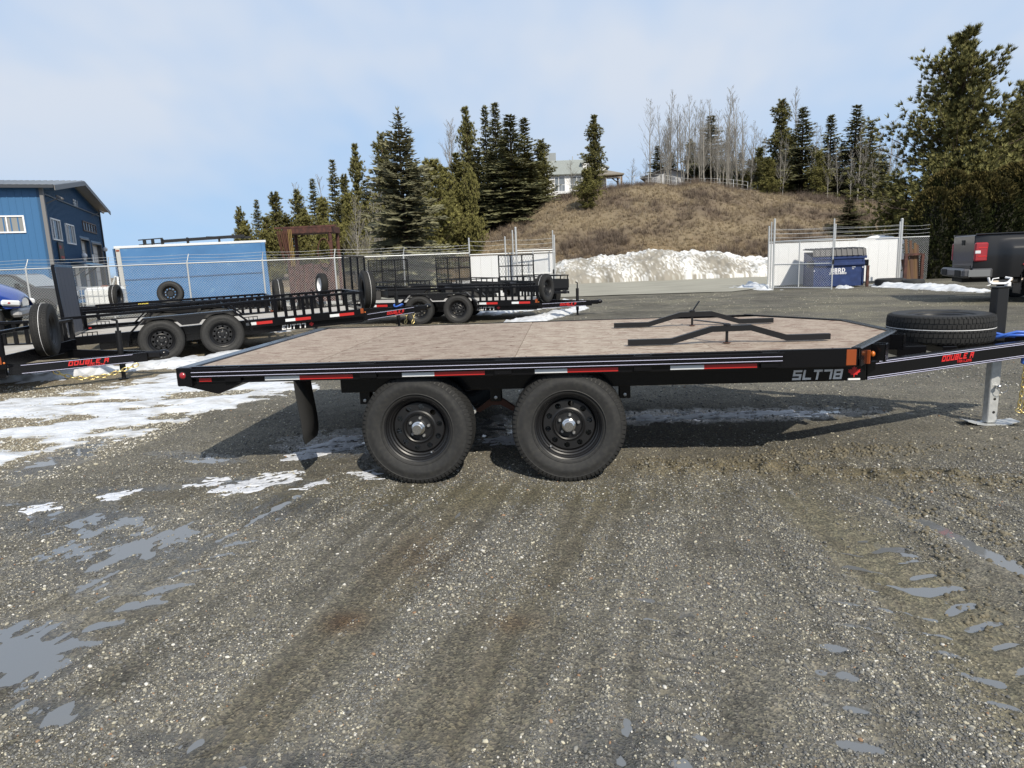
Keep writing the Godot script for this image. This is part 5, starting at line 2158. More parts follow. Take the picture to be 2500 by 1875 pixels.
func _utility_row() -> void:
	M.slate = mat(lin(0.075, 0.080, 0.10), 0.5)
	var th := deg_to_rad(28.0)
	var d := Vector3(cos(th), 0, -sin(th))
	var za := Vector3(sin(th), 0, cos(th))
	var O1 := Vector3(-7.196, 0, -11.744)
	utility("nearer black tandem utility trailer, slate ramp upright at its tail, front slats right", O1, th, deg_to_rad(2.0), 3.42, -1.38, {"ramp": 2, "solid": true, "rw": 1.5, "chain": 1, "cable": 1, "jack": 4.28})
	spare("spare wheel upright at the front of the nearer slatted utility trailer", O1 + d * 3.56 + za * 0.55 + Vector3.UP * 0.98, d, 0.352, 1, null, true, "spare wheels carried upright on trailers")
	# its neighbour behind
	var O4 := O1 + za * -2.65 + d * -0.18
	utility("black utility trailer parked parallel behind the slate ramped one, mostly hidden by it", O4, th, deg_to_rad(1.0), 2.2, -1.35, {"far_detail": true})
	spare("spare wheel upright before the blue cargo box's right end", O4 + d * 2.36 + za * 0.25 + Vector3.UP * 0.86, d, 0.352, 1, null, true, "spare wheels carried upright on trailers")
	# further one, parallel with the picture
	var O2 := Vector3(-3.51, 0, -17.27)
	utility("further black tandem utility trailer with four bar mesh ramp, before the white slatted fence", O2, deg_to_rad(1.0), deg_to_rad(-0.7), 2.85, -1.87, {"ramp": 4})
	spare("spare wheel with blue sticker upright at the front of the further utility trailer", O2 + Vector3(3.0, 0.72, 0.25), Vector3(0.9, 0, 0.42), 0.352, 1, null, true, "spare wheels carried upright on trailers")
	# the one that runs out of the picture on the left
	var t3 := deg_to_rad(15.0)
	var d3 := Vector3(cos(t3), 0, -sin(t3))
	var z3 := Vector3(sin(t3), 0, cos(t3))
	var O3 := Vector3(-7.07, 0, -8.65) - d3 * 3.42
	utility("nearest black utility trailer at the left edge, its red lettered tongue pointing right", O3, t3, deg_to_rad(-0.6), 3.42, -1.6, {"swag": 1, "jack": 4.37})
	spare("spare wheel upright on the nearest utility trailer beside the red lettered tongue", O3 + d3 * 3.49 + z3 * 0.02 + Vector3.UP * 0.74, Vector3(0.90, 0, -0.44), 0.352, 1, null, true, "spare wheels carried upright on trailers")
	# low deck trailer in front of the blue box
	var t := thing("deck_trailer", "long low black deck trailer in front of the blue cargo box", "trailer", Vector3(-10.9, 0, -18.3), deg_to_rad(4.0))
	var b := MB.new()
	b.at(Vector3(0, 0.52, 0), Vector3(5.4, 0.20, 0.06), 0.006)
	b.at(Vector3(0, 0.60, -1.0), Vector3(5.4, 0.05, 2.0), 0.004)
	part("deck_frame", b, M.black, t)
	b = MB.new()
	b.at(Vector3(-0.1, 0.60, 0.05), Vector3(3.0, 0.16, 0.03), 0.004)
	part("side_board", b, M.black_old, t)
	for k in 9:
		b = MB.new()
		b.at(Vector3(1.75 + 0.22 * k, 0.65, 0.0), Vector3(0.10, 0.10, 0.05), 0.003)
		part("stake_pocket", b, M.black, t)
	b = MB.new()
	letters(b, "DAB", Transform3D(Basis(), Vector3(-0.95, 0.575, 0.067)), 0.09, 0.08, 0.02, 0.022, 0.0)
	part("lettering", b, mat(lin(0.7, 0.55, 0.08), 0.5), t)
	for x in [-0.5, 0.5]:
		for zz in [-0.12, -1.9]:
			wheel(t, Transform3D(Basis(Vector3.UP, 0.0 if zz > -1 else PI), Vector3(x, 0.32, zz)), 0.32, 1)
	spare("spare wheel standing edge on, left of the yellow letters on the deck trailer", Vector3(-12.35, 0.86, -18.0), Vector3(0.93, 0, -0.30), 0.34, 1, null, true, "spare wheels carried upright on trailers")
	spare("spare wheel face on above the deck trailer before the blue cargo box", Vector3(-10.90, 0.90, -18.22), Vector3(0.35, 0.1, 1.0), 0.34, 1, null, false, "spare wheels carried upright on trailers")
	# small trailers with mesh gates
	gate_trailer("small trailer whose dense dark mesh gate stands furthest from the gateway", Vector3(-5.3, 0, -21.6), deg_to_rad(-62.0), 1.32, true)
	gate_trailer("small trailer whose mesh gate is half before the slatted fence's end", Vector3(-3.15, 0, -21.9), deg_to_rad(-62.0), 1.2, true)
	gate_trailer("small trailer whose open mesh gate stands nearest the gateway", Vector3(-1.05, 0, -22.2), deg_to_rad(-62.0), 1.28, false)
	# little single axle trailer with the white wheel
	t = thing("boat_trailer", "small single axle trailer with round fender behind the slatted utility trailer", "trailer", Vector3(-7.1, 0, -18.4), deg_to_rad(20.0))
	b = MB.new()
	b.at(Vector3(0.3, 0.45, -0.5), Vector3(2.6, 0.08, 0.06))
	b.at(Vector3(0.0, 0.36, -0.5), Vector3(0.06, 0.06, 1.2))
	part("frame", b, M.galv, t)
	b = MB.new()
	var arc := PackedVector2Array()
	for k in 13:
		var a := PI * k / 12.0
		arc.append(Vector2(cos(a) * 0.38, 0.34 + sin(a) * 0.38))
	for k in 13:
		var a := PI * (12 - k) / 12.0
		arc.append(Vector2(cos(a) * 0.365, 0.34 + sin(a) * 0.365))
	b.prism(arc, Transform3D(), -0.12, 0.12)
	part("fender", b, M.satin, t)
	wheel(t, Transform3D(Basis(), Vector3(0, 0.31, 0.0)), 0.31, 1)
	wheel(t, Transform3D(Basis(Vector3.UP, PI), Vector3(0, 0.31, -1.05)), 0.31, 1)
	spare("white rimmed spare wheel leaning above a small single axle trailer", Vector3(-6.62, 0.98, -18.3), Vector3(-0.78, 0.06, 0.62), 0.31, 1, M.white, false)

# ================================================================ buildings
func pane_window(parent: Node, t: Transform3D, w: float, h: float, splits: Array, frame: Material, glass: Material) -> void:
	# t: centre of the opening on the wall, +z outward
	var b := MB.new()
	var f := 0.07
	b.box(t * Transform3D(Basis(), Vector3(0, h / 2 - f / 2, 0.03)), Vector3(w, f, 0.08))
	b.box(t * Transform3D(Basis(), Vector3(0, -h / 2 + f / 2, 0.03)), Vector3(w, f, 0.08))
	b.box(t * Transform3D(Basis(), Vector3(-w / 2 + f / 2, 0, 0.03)), Vector3(f, h - 2 * f, 0.08))
	b.box(t * Transform3D(Basis(), Vector3(w / 2 - f / 2, 0, 0.03)), Vector3(f, h - 2 * f, 0.08))
	for s in splits:
		b.box(t * Transform3D(Basis(), Vector3(-w / 2 + w * s, 0, 0.028)), Vector3(f * 0.8, h - 2 * f, 0.07))
	var o := part("window", b, frame, parent)
	var xs := [0.0]
	xs.append_array(splits)
	xs.append(1.0)
	for i in xs.size() - 1:
		b = MB.new()
		b.box(t * Transform3D(Basis(), Vector3(-w / 2 + w * (xs[i] + xs[i + 1]) / 2, 0, 0.012)), Vector3(w * (xs[i + 1] - xs[i]) - f, h - 2 * f, 0.01))
		part("pane", b, glass, o)

func _buildings() -> void:
	_blue_shop()
	_house()
	_cargo_box()

func _blue_shop() -> void:
	var x := Vector3(-0.438, 0, -0.899)
	var z := Vector3(0.899, 0, -0.438)
	var t := thing("workshop", "blue metal clad workshop with gabled end and two roller doors", "building", Vector3(-25.75, 0, -32.97))
	t.transform.basis = Basis(x * 0.86, Vector3.UP, z)
	# local: x along the gable end (0 .. 17.5), z = 0 its face, the building lies at z < 0
	var W := 17.6
	var D := 15.0
	var eave := 5.95
	var peak := 6.98
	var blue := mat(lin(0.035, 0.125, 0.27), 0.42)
	var blue2 := mat(lin(0.020, 0.075, 0.165), 0.42)  # the cladding blue with the gable's shade mixed into the colour
	var trim := mat(lin(0.16, 0.155, 0.155), 0.5)
	var grey := mat(lin(0.36, 0.38, 0.40), 0.45, 0.3)
	var dark := mat(lin(0.03, 0.035, 0.045), 0.5)
	var doorm := mat(lin(0.62, 0.63, 0.64), 0.6)
	var b := MB.new()
	# gable wall pieces round the two doors
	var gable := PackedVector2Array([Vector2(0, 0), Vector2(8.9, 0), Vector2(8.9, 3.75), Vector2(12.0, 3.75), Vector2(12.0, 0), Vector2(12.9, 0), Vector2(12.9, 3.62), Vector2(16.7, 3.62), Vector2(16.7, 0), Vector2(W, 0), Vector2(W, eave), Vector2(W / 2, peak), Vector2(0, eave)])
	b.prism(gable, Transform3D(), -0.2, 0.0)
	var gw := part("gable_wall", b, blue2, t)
	b = MB.new()
	b.at(Vector3(0.1, eave / 2, -D / 2 - 0.1), Vector3(0.2, eave, D - 0.2))
	var sw := part("side_wall", b, blue, t)
	b = MB.new()
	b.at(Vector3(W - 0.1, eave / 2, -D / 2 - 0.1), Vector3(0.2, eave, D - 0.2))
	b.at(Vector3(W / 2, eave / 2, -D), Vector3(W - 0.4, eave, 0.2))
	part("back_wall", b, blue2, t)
	# cladding ribs
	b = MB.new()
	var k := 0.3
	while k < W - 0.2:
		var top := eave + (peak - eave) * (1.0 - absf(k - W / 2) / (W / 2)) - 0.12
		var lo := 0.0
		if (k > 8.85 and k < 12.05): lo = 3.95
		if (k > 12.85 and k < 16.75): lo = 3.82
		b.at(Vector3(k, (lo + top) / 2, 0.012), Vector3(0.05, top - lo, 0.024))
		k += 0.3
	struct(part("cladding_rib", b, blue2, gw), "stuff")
	b = MB.new()
	k = -0.25
	while k > -D:
		b.at(Vector3(-0.012, eave / 2, k), Vector3(0.024, eave, 0.06))
		k -= 0.3
	struct(part("cladding_rib", b, blue, sw), "stuff")
	# trims: corner, belt, gable edges
	b = MB.new()
	b.at(Vector3(-0.02, eave / 2, 0.02), Vector3(0.22, eave, 0.16))
	part("corner_trim", b, trim, t)
	b = MB.new()
	b.at(Vector3(W + 0.02, eave / 2, 0.02), Vector3(0.16, eave, 0.16))
	part("corner_trim", b, dark, t)
	b = MB.new()
	b.at(Vector3(W / 2, eave - 0.32, 0.05), Vector3(W - 0.3, 0.07, 0.05))
	part("belt_trim", b, dark, t)
	# roof: two slopes with standing ribs
	for s in 2:
		var a := Vector3(-0.45, eave + 0.02, 0) if s == 0 else Vector3(W + 0.45, eave + 0.02, 0)
		var c := Vector3(W / 2, peak + 0.12, 0)
		b = MB.new()
		b.bar(a + Vector3(0, 0, -D / 2 + 0.2), c + Vector3(0, 0, -D / 2 + 0.2), D + 0.9, 0.08)
		var rf := part("roof", b, grey, t)
		b = MB.new()
		var n := Vector3(-(c - a).normalized().y, (c - a).normalized().x, 0) * (1.0 if s == 0 else -1.0)
		var kk := 0.55
		while kk > -D:
			b.bar(a + Vector3(0, 0, kk) + n * 0.05, c + Vector3(0, 0, kk) + n * 0.05, 0.04, 0.03)
			kk -= 0.3
		struct(part("roof_rib", b, grey, rf), "stuff")
		b = MB.new()
		b.bar(a + Vector3(0, -0.11, 0.68), c + Vector3(0, -0.11, 0.68), 0.04, 0.24)
		part("fascia", b, trim, t)
	b = MB.new()
	b.at(Vector3(-0.5, eave - 0.02, -D / 2 + 0.2), Vector3(0.14, 0.16, D + 0.9))
	part("gutter", b, dark, t)
	# windows
	pane_window(t, Transform3D(Basis(), Vector3(2.15, 3.97, 0.0)), 2.35, 1.12, [0.24, 0.74], M.white, M.glass_dark)
	pane_window(t, Transform3D(Basis(), Vector3(5.95, 3.90, 0.0)), 2.4, 1.12, [0.24, 0.74], M.white, M.glass_dark)
	pane_window(t, Transform3D(Basis(), Vector3(12.8, 4.62, 0.0)), 4.9, 0.62, [0.2, 0.4, 0.6, 0.8], mat(lin(0.10, 0.07, 0.06), 0.6), mat(lin(0.05, 0.045, 0.04), 0.15))
	var curt := mat(lin(0.24, 0.24, 0.23), 0.3)
	pane_window(t, Transform3D(Basis(Vector3.UP, -PI / 2), Vector3(0.0, 4.16, -1.62)), 1.5, 0.84, [0.5], M.white, curt)
	# framed sign with red print
	b = MB.new()
	b.at(Vector3(2.4, 2.85, 0.06), Vector3(1.3, 0.95, 0.06))
	var sg := part("notice_board", b, mat(lin(0.03, 0.028, 0.028), 0.5), t)
	var redp := mat(lin(0.3, 0.05, 0.05), 0.6)
	b = MB.new()
	b.at(Vector3(2.2, 3.08, 0.093), Vector3(0.5, 0.16, 0.004))
	part("red_print", b, redp, sg)
	b = MB.new()
	b.at(Vector3(2.45, 2.55, 0.093), Vector3(0.8, 0.14, 0.004))
	part("red_print", b, redp, sg)
	# house number
	var nm := mat(lin(0.5, 0.5, 0.5), 0.4, 0.3)
	for i in 3:
		b = MB.new()
		letters(b, "361"[i], Transform3D(Basis(), Vector3(8.15 + 0.5 * i, 5.62, 0.03)), 0.42, 0.34, 0.16, 0.09, 0.0, 0.03)
		part("number", b, nm, t)
	# roller doors set back in their openings, made of hinged panels
	for dd in [[8.9, 12.0, 3.75], [12.9, 16.7, 3.62]]:
		b = MB.new()
		b.at(Vector3((dd[0] + dd[1]) / 2, dd[2] / 2, -0.33), Vector3(dd[1] - dd[0], dd[2], 0.05))
		var dr := part("door", b, dark, t)
		var n := 6
		for i in n:
			b = MB.new()
			b.at(Vector3((dd[0] + dd[1]) / 2, (i + 0.5) * dd[2] / n, -0.29), Vector3(dd[1] - dd[0] - 0.1, dd[2] / n - 0.03, 0.05))
			part("door_panel", b, doorm, dr)
		b = MB.new()
		for xx in [dd[0] - 0.04, dd[1] + 0.04]:
			b.at(Vector3(xx, dd[2] / 2, -0.14), Vector3(0.08, dd[2], 0.36))
		b.at(Vector3((dd[0] + dd[1]) / 2, dd[2] + 0.04, -0.14), Vector3(dd[1] - dd[0], 0.08, 0.36))
		part("door_jamb", b, trim, t)
	# canopy over the entrance
	b = MB.new()
	b.bar(Vector3(6.4, 2.42, 0.0), Vector3(6.4, 2.12, 1.15), 3.4, 0.05)
	var cn := part("canopy", b, mat(lin(0.05, 0.12, 0.22), 0.45), t)
	b = MB.new()
	for i in 8:
		b.bar(Vector3(4.8 + i * 0.45, 2.46, 0.0), Vector3(4.8 + i * 0.45, 2.16, 1.15), 0.04, 0.04)
	struct(part("canopy_rib", b, mat(lin(0.07, 0.15, 0.26), 0.45), cn), "stuff")
	for xx in [4.9, 7.9]:
		b = MB.new()
		b.bar(Vector3(xx, 2.1, 0.9), Vector3(xx, 1.5, 0.03), 0.06, 0.06)
		part("bracket", b, dark, cn)
	b = MB.new()
	b.at(Vector3(6.3, 1.02, 0.02), Vector3(0.95, 2.04, 0.06))
	part("entrance_door", b, M.white, t)
	pane_window(t, Transform3D(Basis(), Vector3(4.0, 1.2, 0.0)), 1.2, 1.5, [0.5], M.white, M.glass_dark)
	# flood lamps and globe lamps
	for p in [[0.75, 5.2], [14.2, 5.42]]:
		b = MB.new()
		b.bar(Vector3(p[0], p[1], 0.02), Vector3(p[0] + 0.1, p[1] + 0.25, 0.5), 0.06, 0.05)
		b.box(Transform3D(Basis(Vector3.RIGHT, 0.6), Vector3(p[0] + 0.1, p[1] + 0.3, 0.62)), Vector3(0.42, 0.12, 0.32), 0.03)
		part("flood_lamp", b, trim, t)
	for p in [[8.5, 2.75], [17.1, 3.35]]:
		b = MB.new()
		b.ball(Vector3(p[0], p[1], 0.16), Vector3(0.16, 0.16, 0.16))
		part("globe_lamp", b, M.white, t)
	b = MB.new()
	b.at(Vector3(12.45, 2.6, 0.03), Vector3(0.45, 0.62, 0.04))
	part("white_notice", b, M.white, t)

func _cargo_box() -> void:
	var t := thing("cargo_box", "pale blue truck cargo box with white top rail behind the left fence", "container", Vector3(-15.18, 0, -27.45), deg_to_rad(24.0))
	t.transform.basis = Basis(Vector3.UP, deg_to_rad(24.0)) * Basis(Vector3.BACK, deg_to_rad(1.0))
	var L := 5.7
	var D := 2.4
	var H := 2.66
	var blue := mat(Color.WHITE, 0.5)
	blue.albedo_texture = noise_tex(noise(41, 0.006, 5), 512, ramp([[0.0, lin(0.040, 0.135, 0.30)], [0.5, lin(0.050, 0.160, 0.345)], [0.85, lin(0.058, 0.170, 0.355)], [1.0, lin(0.12, 0.25, 0.40)]]))
	tri_map(blue, Vector3(0.25, 0.45, 0.25))
	var b := MB.new()
	b.at(Vector3(0, H / 2, -D / 2), Vector3(L - 0.1, H - 0.1, D), 0.02)
	part("body", b, blue, t)
	var dk := mat(lin(0.03, 0.09, 0.2), 0.5)
	b = MB.new()
	b.at(Vector3(0, 1.32, 0.012), Vector3(L - 0.4, 0.05, 0.024))
	part("rub_strip", b, dk, t)
	b = MB.new()
	b.at(Vector3(0, H - 0.05, -D / 2), Vector3(L + 0.02, 0.1, D + 0.05), 0.01)
	part("top_rail", b, M.tape_white, t)
	for s in [-1, 1]:
		b = MB.new()
		b.at(Vector3(s * (L / 2 - 0.12), (H - 0.1) / 2, 0.016), Vector3(0.16, H - 0.1, 0.05), 0.01)
		part("corner_post", b, mat(lin(0.42, 0.42, 0.40), 0.6) if s < 0 else blue, t)
	b = MB.new()
	b.at(Vector3(-L / 2 - 0.03, (H - 0.1) / 2, -0.25), Vector3(0.06, H - 0.1, 0.5))
	part("end_door", b, dk, t)
	b = MB.new()
	b.at(Vector3(-L / 2 + 0.12, H - 0.18, 0.045), Vector3(0.12, 0.06, 0.02))
	part("marker_light", b, M.orange, t)
	# ladder rack and folded crane arm that lie on the roof
	var c := thing("roof_boom", "black folded boom with ladder rack lying on top of the blue cargo box", "boom", Vector3(-15.0, H, -28.0), deg_to_rad(24.0))
	c.transform.basis = t.transform.basis
	b = MB.new()
	b.bar(Vector3(-1.6, 0.13, 0.2), Vector3(1.6, 0.22, 0.2), 0.14, 0.12)
	part("boom", b, M.satin, c)
	b = MB.new()
	b.bar(Vector3(0.1, 0.22, 0.08), Vector3(1.85, 0.16, 0.08), 0.1, 0.09)
	part("boom", b, M.satin, c)
	for x in [-2.2, -1.9, -1.55, -0.6, 0.6]:
		b = MB.new()
		b.at(Vector3(x, 0.12, 0.2), Vector3(0.06, 0.24, 0.5))
		part("rack_frame", b, M.satin, c)
	b = MB.new()
	b.bar(Vector3(-2.4, 0.21, 0.35), Vector3(-1.5, 0.25, 0.35), 0.04, 0.04)
	b.bar(Vector3(-2.4, 0.02, 0.35), Vector3(-1.5, 0.06, 0.35), 0.04, 0.04)
	part("ladder", b, M.satin, c)

func _house() -> void:
	var gy := 9.55
	var t := thing("house", "white house with grey shingle roof on the hilltop behind the lone pine", "house", Vector3(0.0, gy, -84.0), deg_to_rad(3.0))
	var white := mat(lin(0.70, 0.70, 0.70), 0.7)
	var b := MB.new()
	# local x -7 .. 4.6 ; front face z = 0
	b.prism(PackedVector2Array([Vector2(-6.5, -1.0), Vector2(2.9, -1.0), Vector2(2.9, 1.75), Vector2(-6.5, 1.75)]), Transform3D(), -7.0, 0.0)
	part("wall", b, white, t)
	b = MB.new()
	b.prism(PackedVector2Array([Vector2(2.9, -1.0), Vector2(5.2, -1.0), Vector2(5.2, 2.4), Vector2(4.0, 3.0), Vector2(2.4, 3.0), Vector2(2.4, 1.75), Vector2(2.9, 1.75)]), Transform3D(), -6.0, -0.6)
	part("wall", b, white, t)
	var shingle := mat(Color.WHITE, 0.9)
	shingle.albedo_texture = noise_tex(noise(42, 0.09, 2, FastNoiseLite.TYPE_CELLULAR), 256, ramp([[0.0, lin(0.20, 0.22, 0.21)], [1.0, lin(0.36, 0.38, 0.36)]]))
	tri_map(shingle, Vector3(0.5, 1.0, 0.5))
	# roof slopes, in courses that overlap
	var rf := Node3D.new()
	b = MB.new()
	b.bar(Vector3(-2.0, 1.70, 0.45), Vector3(-2.0, 3.62, -2.4), 9.6, 0.1)
	b.bar(Vector3(-2.0, 1.70, -7.4), Vector3(-2.0, 3.66, -2.4), 9.6, 0.1)
	var roof := part("roof", b, shingle, t)
	b = MB.new()
	for k in 12:
		var u := (k + 0.5) / 12.0
		b.box(Transform3D(Basis(Vector3.RIGHT, 0.52), Vector3(-2.0, 1.70 + 1.92 * u + 0.06, 0.45 - 2.85 * u)), Vector3(9.6, 0.03, 0.3))
	struct(part("shingle_course", b, shingle, roof), "stuff")
	b = MB.new()
	b.prism(PackedVector2Array([Vector2(2.3, 3.0), Vector2(3.2, 3.35), Vector2(5.6, 2.35), Vector2(5.6, 2.5), Vector2(3.2, 3.55), Vector2(2.2, 3.15)]), Transform3D(), -6.2, -0.4)
	part("roof", b, shingle, t)
	b = MB.new()
	b.at(Vector3(-1.75, 4.0, -2.6), Vector3(0.62, 2.0, 0.8))
	b.at(Vector3(-1.0, 3.75, -3.0), Vector3(0.75, 1.8, 0.8))
	part("chimney", b, mat(lin(0.26, 0.28, 0.29), 0.85), roof)
	b = MB.new()
	b.tube([Vector3(1.4, 3.3, -2.6), Vector3(1.4, 4.15, -2.6)], 0.06, 8)
	part("vent_pipe", b, M.galv, roof)
	var gl := mat(lin(0.16, 0.18, 0.20), 0.1)
	pane_window(t, Transform3D(Basis(), Vector3(-0.35, 0.65, 0.0)), 1.3, 1.7, [0.4], M.white, gl)
	pane_window(t, Transform3D(Basis(), Vector3(1.55, 0.75, 0.0)), 1.45, 1.5, [0.58], M.white, gl)
	pane_window(t, Transform3D(Basis(), Vector3(-3.4, 0.75, 0.0)), 1.4, 1.4, [0.5], M.white, gl)
	pane_window(t, Transform3D(Basis(), Vector3(3.4, 2.25, -0.6)), 0.7, 0.8, [], M.white, gl)
	b = MB.new()
	for k in 9:
		b.at(Vector3(-0.6 + k * 0.42, -0.02, 1.35), Vector3(0.03, 0.95, 0.03))
	b.at(Vector3(1.1, 0.45, 1.35), Vector3(3.6, 0.05, 0.05))
	b.at(Vector3(1.1, -0.5, 0.7), Vector3(3.6, 0.12, 1.4))
	part("balcony", b, M.tape_white, t)

	# timber shelter beside it
	t = thing("garden_shelter", "open timber shelter with hipped roof right of the white house", "pavilion", Vector3(5.0, gy, -83.2), deg_to_rad(3.0))
	var tim := mat(lin(0.17, 0.12, 0.085), 0.8)
	b = MB.new()
	var c := Vector3(0.0, 2.15, -1.3)
	var q := [Vector3(-2.4, 1.42, 0.6), Vector3(2.1, 1.42, 0.6), Vector3(2.1, 1.42, -3.2), Vector3(-2.4, 1.42, -3.2)]
	b.flat()
	for i in 4:
		b.tri(q[i], q[(i + 1) % 4], c)
		b.quad(q[i] + Vector3.DOWN * 0.14, q[(i + 1) % 4] + Vector3.DOWN * 0.14, q[(i + 1) % 4], q[i])
	b.quad(q[3] + Vector3.DOWN * 0.14, q[2] + Vector3.DOWN * 0.14, q[1] + Vector3.DOWN * 0.14, q[0] + Vector3.DOWN * 0.14)
	part("roof", b, mat(lin(0.20, 0.18, 0.15), 0.9), t)
	for p in [Vector3(1.8, 0, 0.3), Vector3(-2.1, 0, 0.3), Vector3(1.8, 0, -2.9), Vector3(-2.1, 0, -2.9)]:
		b = MB.new()
		b.at(p + Vector3.UP * 0.25, Vector3(0.22, 2.3, 0.22))
		b.bar(p + Vector3(0, 0.75, 0), p + Vector3(-0.7 * signf(p.x), 1.3, 0), 0.12, 0.12)
		part("post", b, tim, t)
	# pale shed further along
	t = thing("shed", "pale garden shed with dark eaves left of the bare aspen stand", "shed", Vector3(11.6, gy - 0.2, -84.0), deg_to_rad(-14.0))
	b = MB.new()
	b.prism(PackedVector2Array([Vector2(-1.9, -0.8), Vector2(2.6, -0.8), Vector2(2.6, 1.35), Vector2(0.6, 2.0), Vector2(-1.9, 1.2)]), Transform3D(), -3.0, 0.0)
	part("wall", b, mat(lin(0.46, 0.46, 0.47), 0.8), t)
	b = MB.new()
	b.bar(Vector3(-2.5, 1.12, -1.4), Vector3(0.7, 2.12, -1.4), 3.8, 0.12)
	b.bar(Vector3(3.2, 1.22, -1.4), Vector3(0.7, 2.14, -1.4), 3.8, 0.12)
	part("roof", b, mat(lin(0.15, 0.15, 0.15), 0.9), t)
	# garden fence along the hill crest
	t = thing("garden_fence", "thin wire garden fence along the hill crest right of the timber shelter", "fence", Vector3.ZERO)
	for k in 12:
		var x := 3.0 + k * 1.4
		var z := -72.0
		b = MB.new()
		b.at(Vector3(x, ground_h(x, z) + 0.55, z), Vector3(0.05, 1.25, 0.05))
		part("post", b, M.galv, t)
		if k < 11:
			for h in [0.4, 0.8, 1.15]:
				b = MB.new()
				b.tube([Vector3(x, ground_h(x, z) + h, z), Vector3(x + 1.4, ground_h(x + 1.4, z) + h, z)], 0.012, 4)
				part("wire", b, M.galv, t)

# ================================================================ vehicles
func _vehicles() -> void:
	_pickup()
	_dark_pickup()
	_blue_truck()

func grid_side(b: MB, nx: int, ny: int, f: Callable, skip: Callable, flip := false) -> void:
	b.smooth()
	var p := []
	for j in ny + 1:
		for i in nx + 1:
			p.append(f.call(float(i) / nx, float(j) / ny))
	for j in ny:
		for i in nx:
			if skip.call((i + 0.5) / nx, (j + 0.5) / ny):
				continue
			var k := j * (nx + 1) + i
			if flip:
				b.quad(p[k + 1], p[k], p[k + nx + 1], p[k + nx + 2])
			else:
				b.quad(p[k], p[k + 1], p[k + nx + 2], p[k + nx + 1])

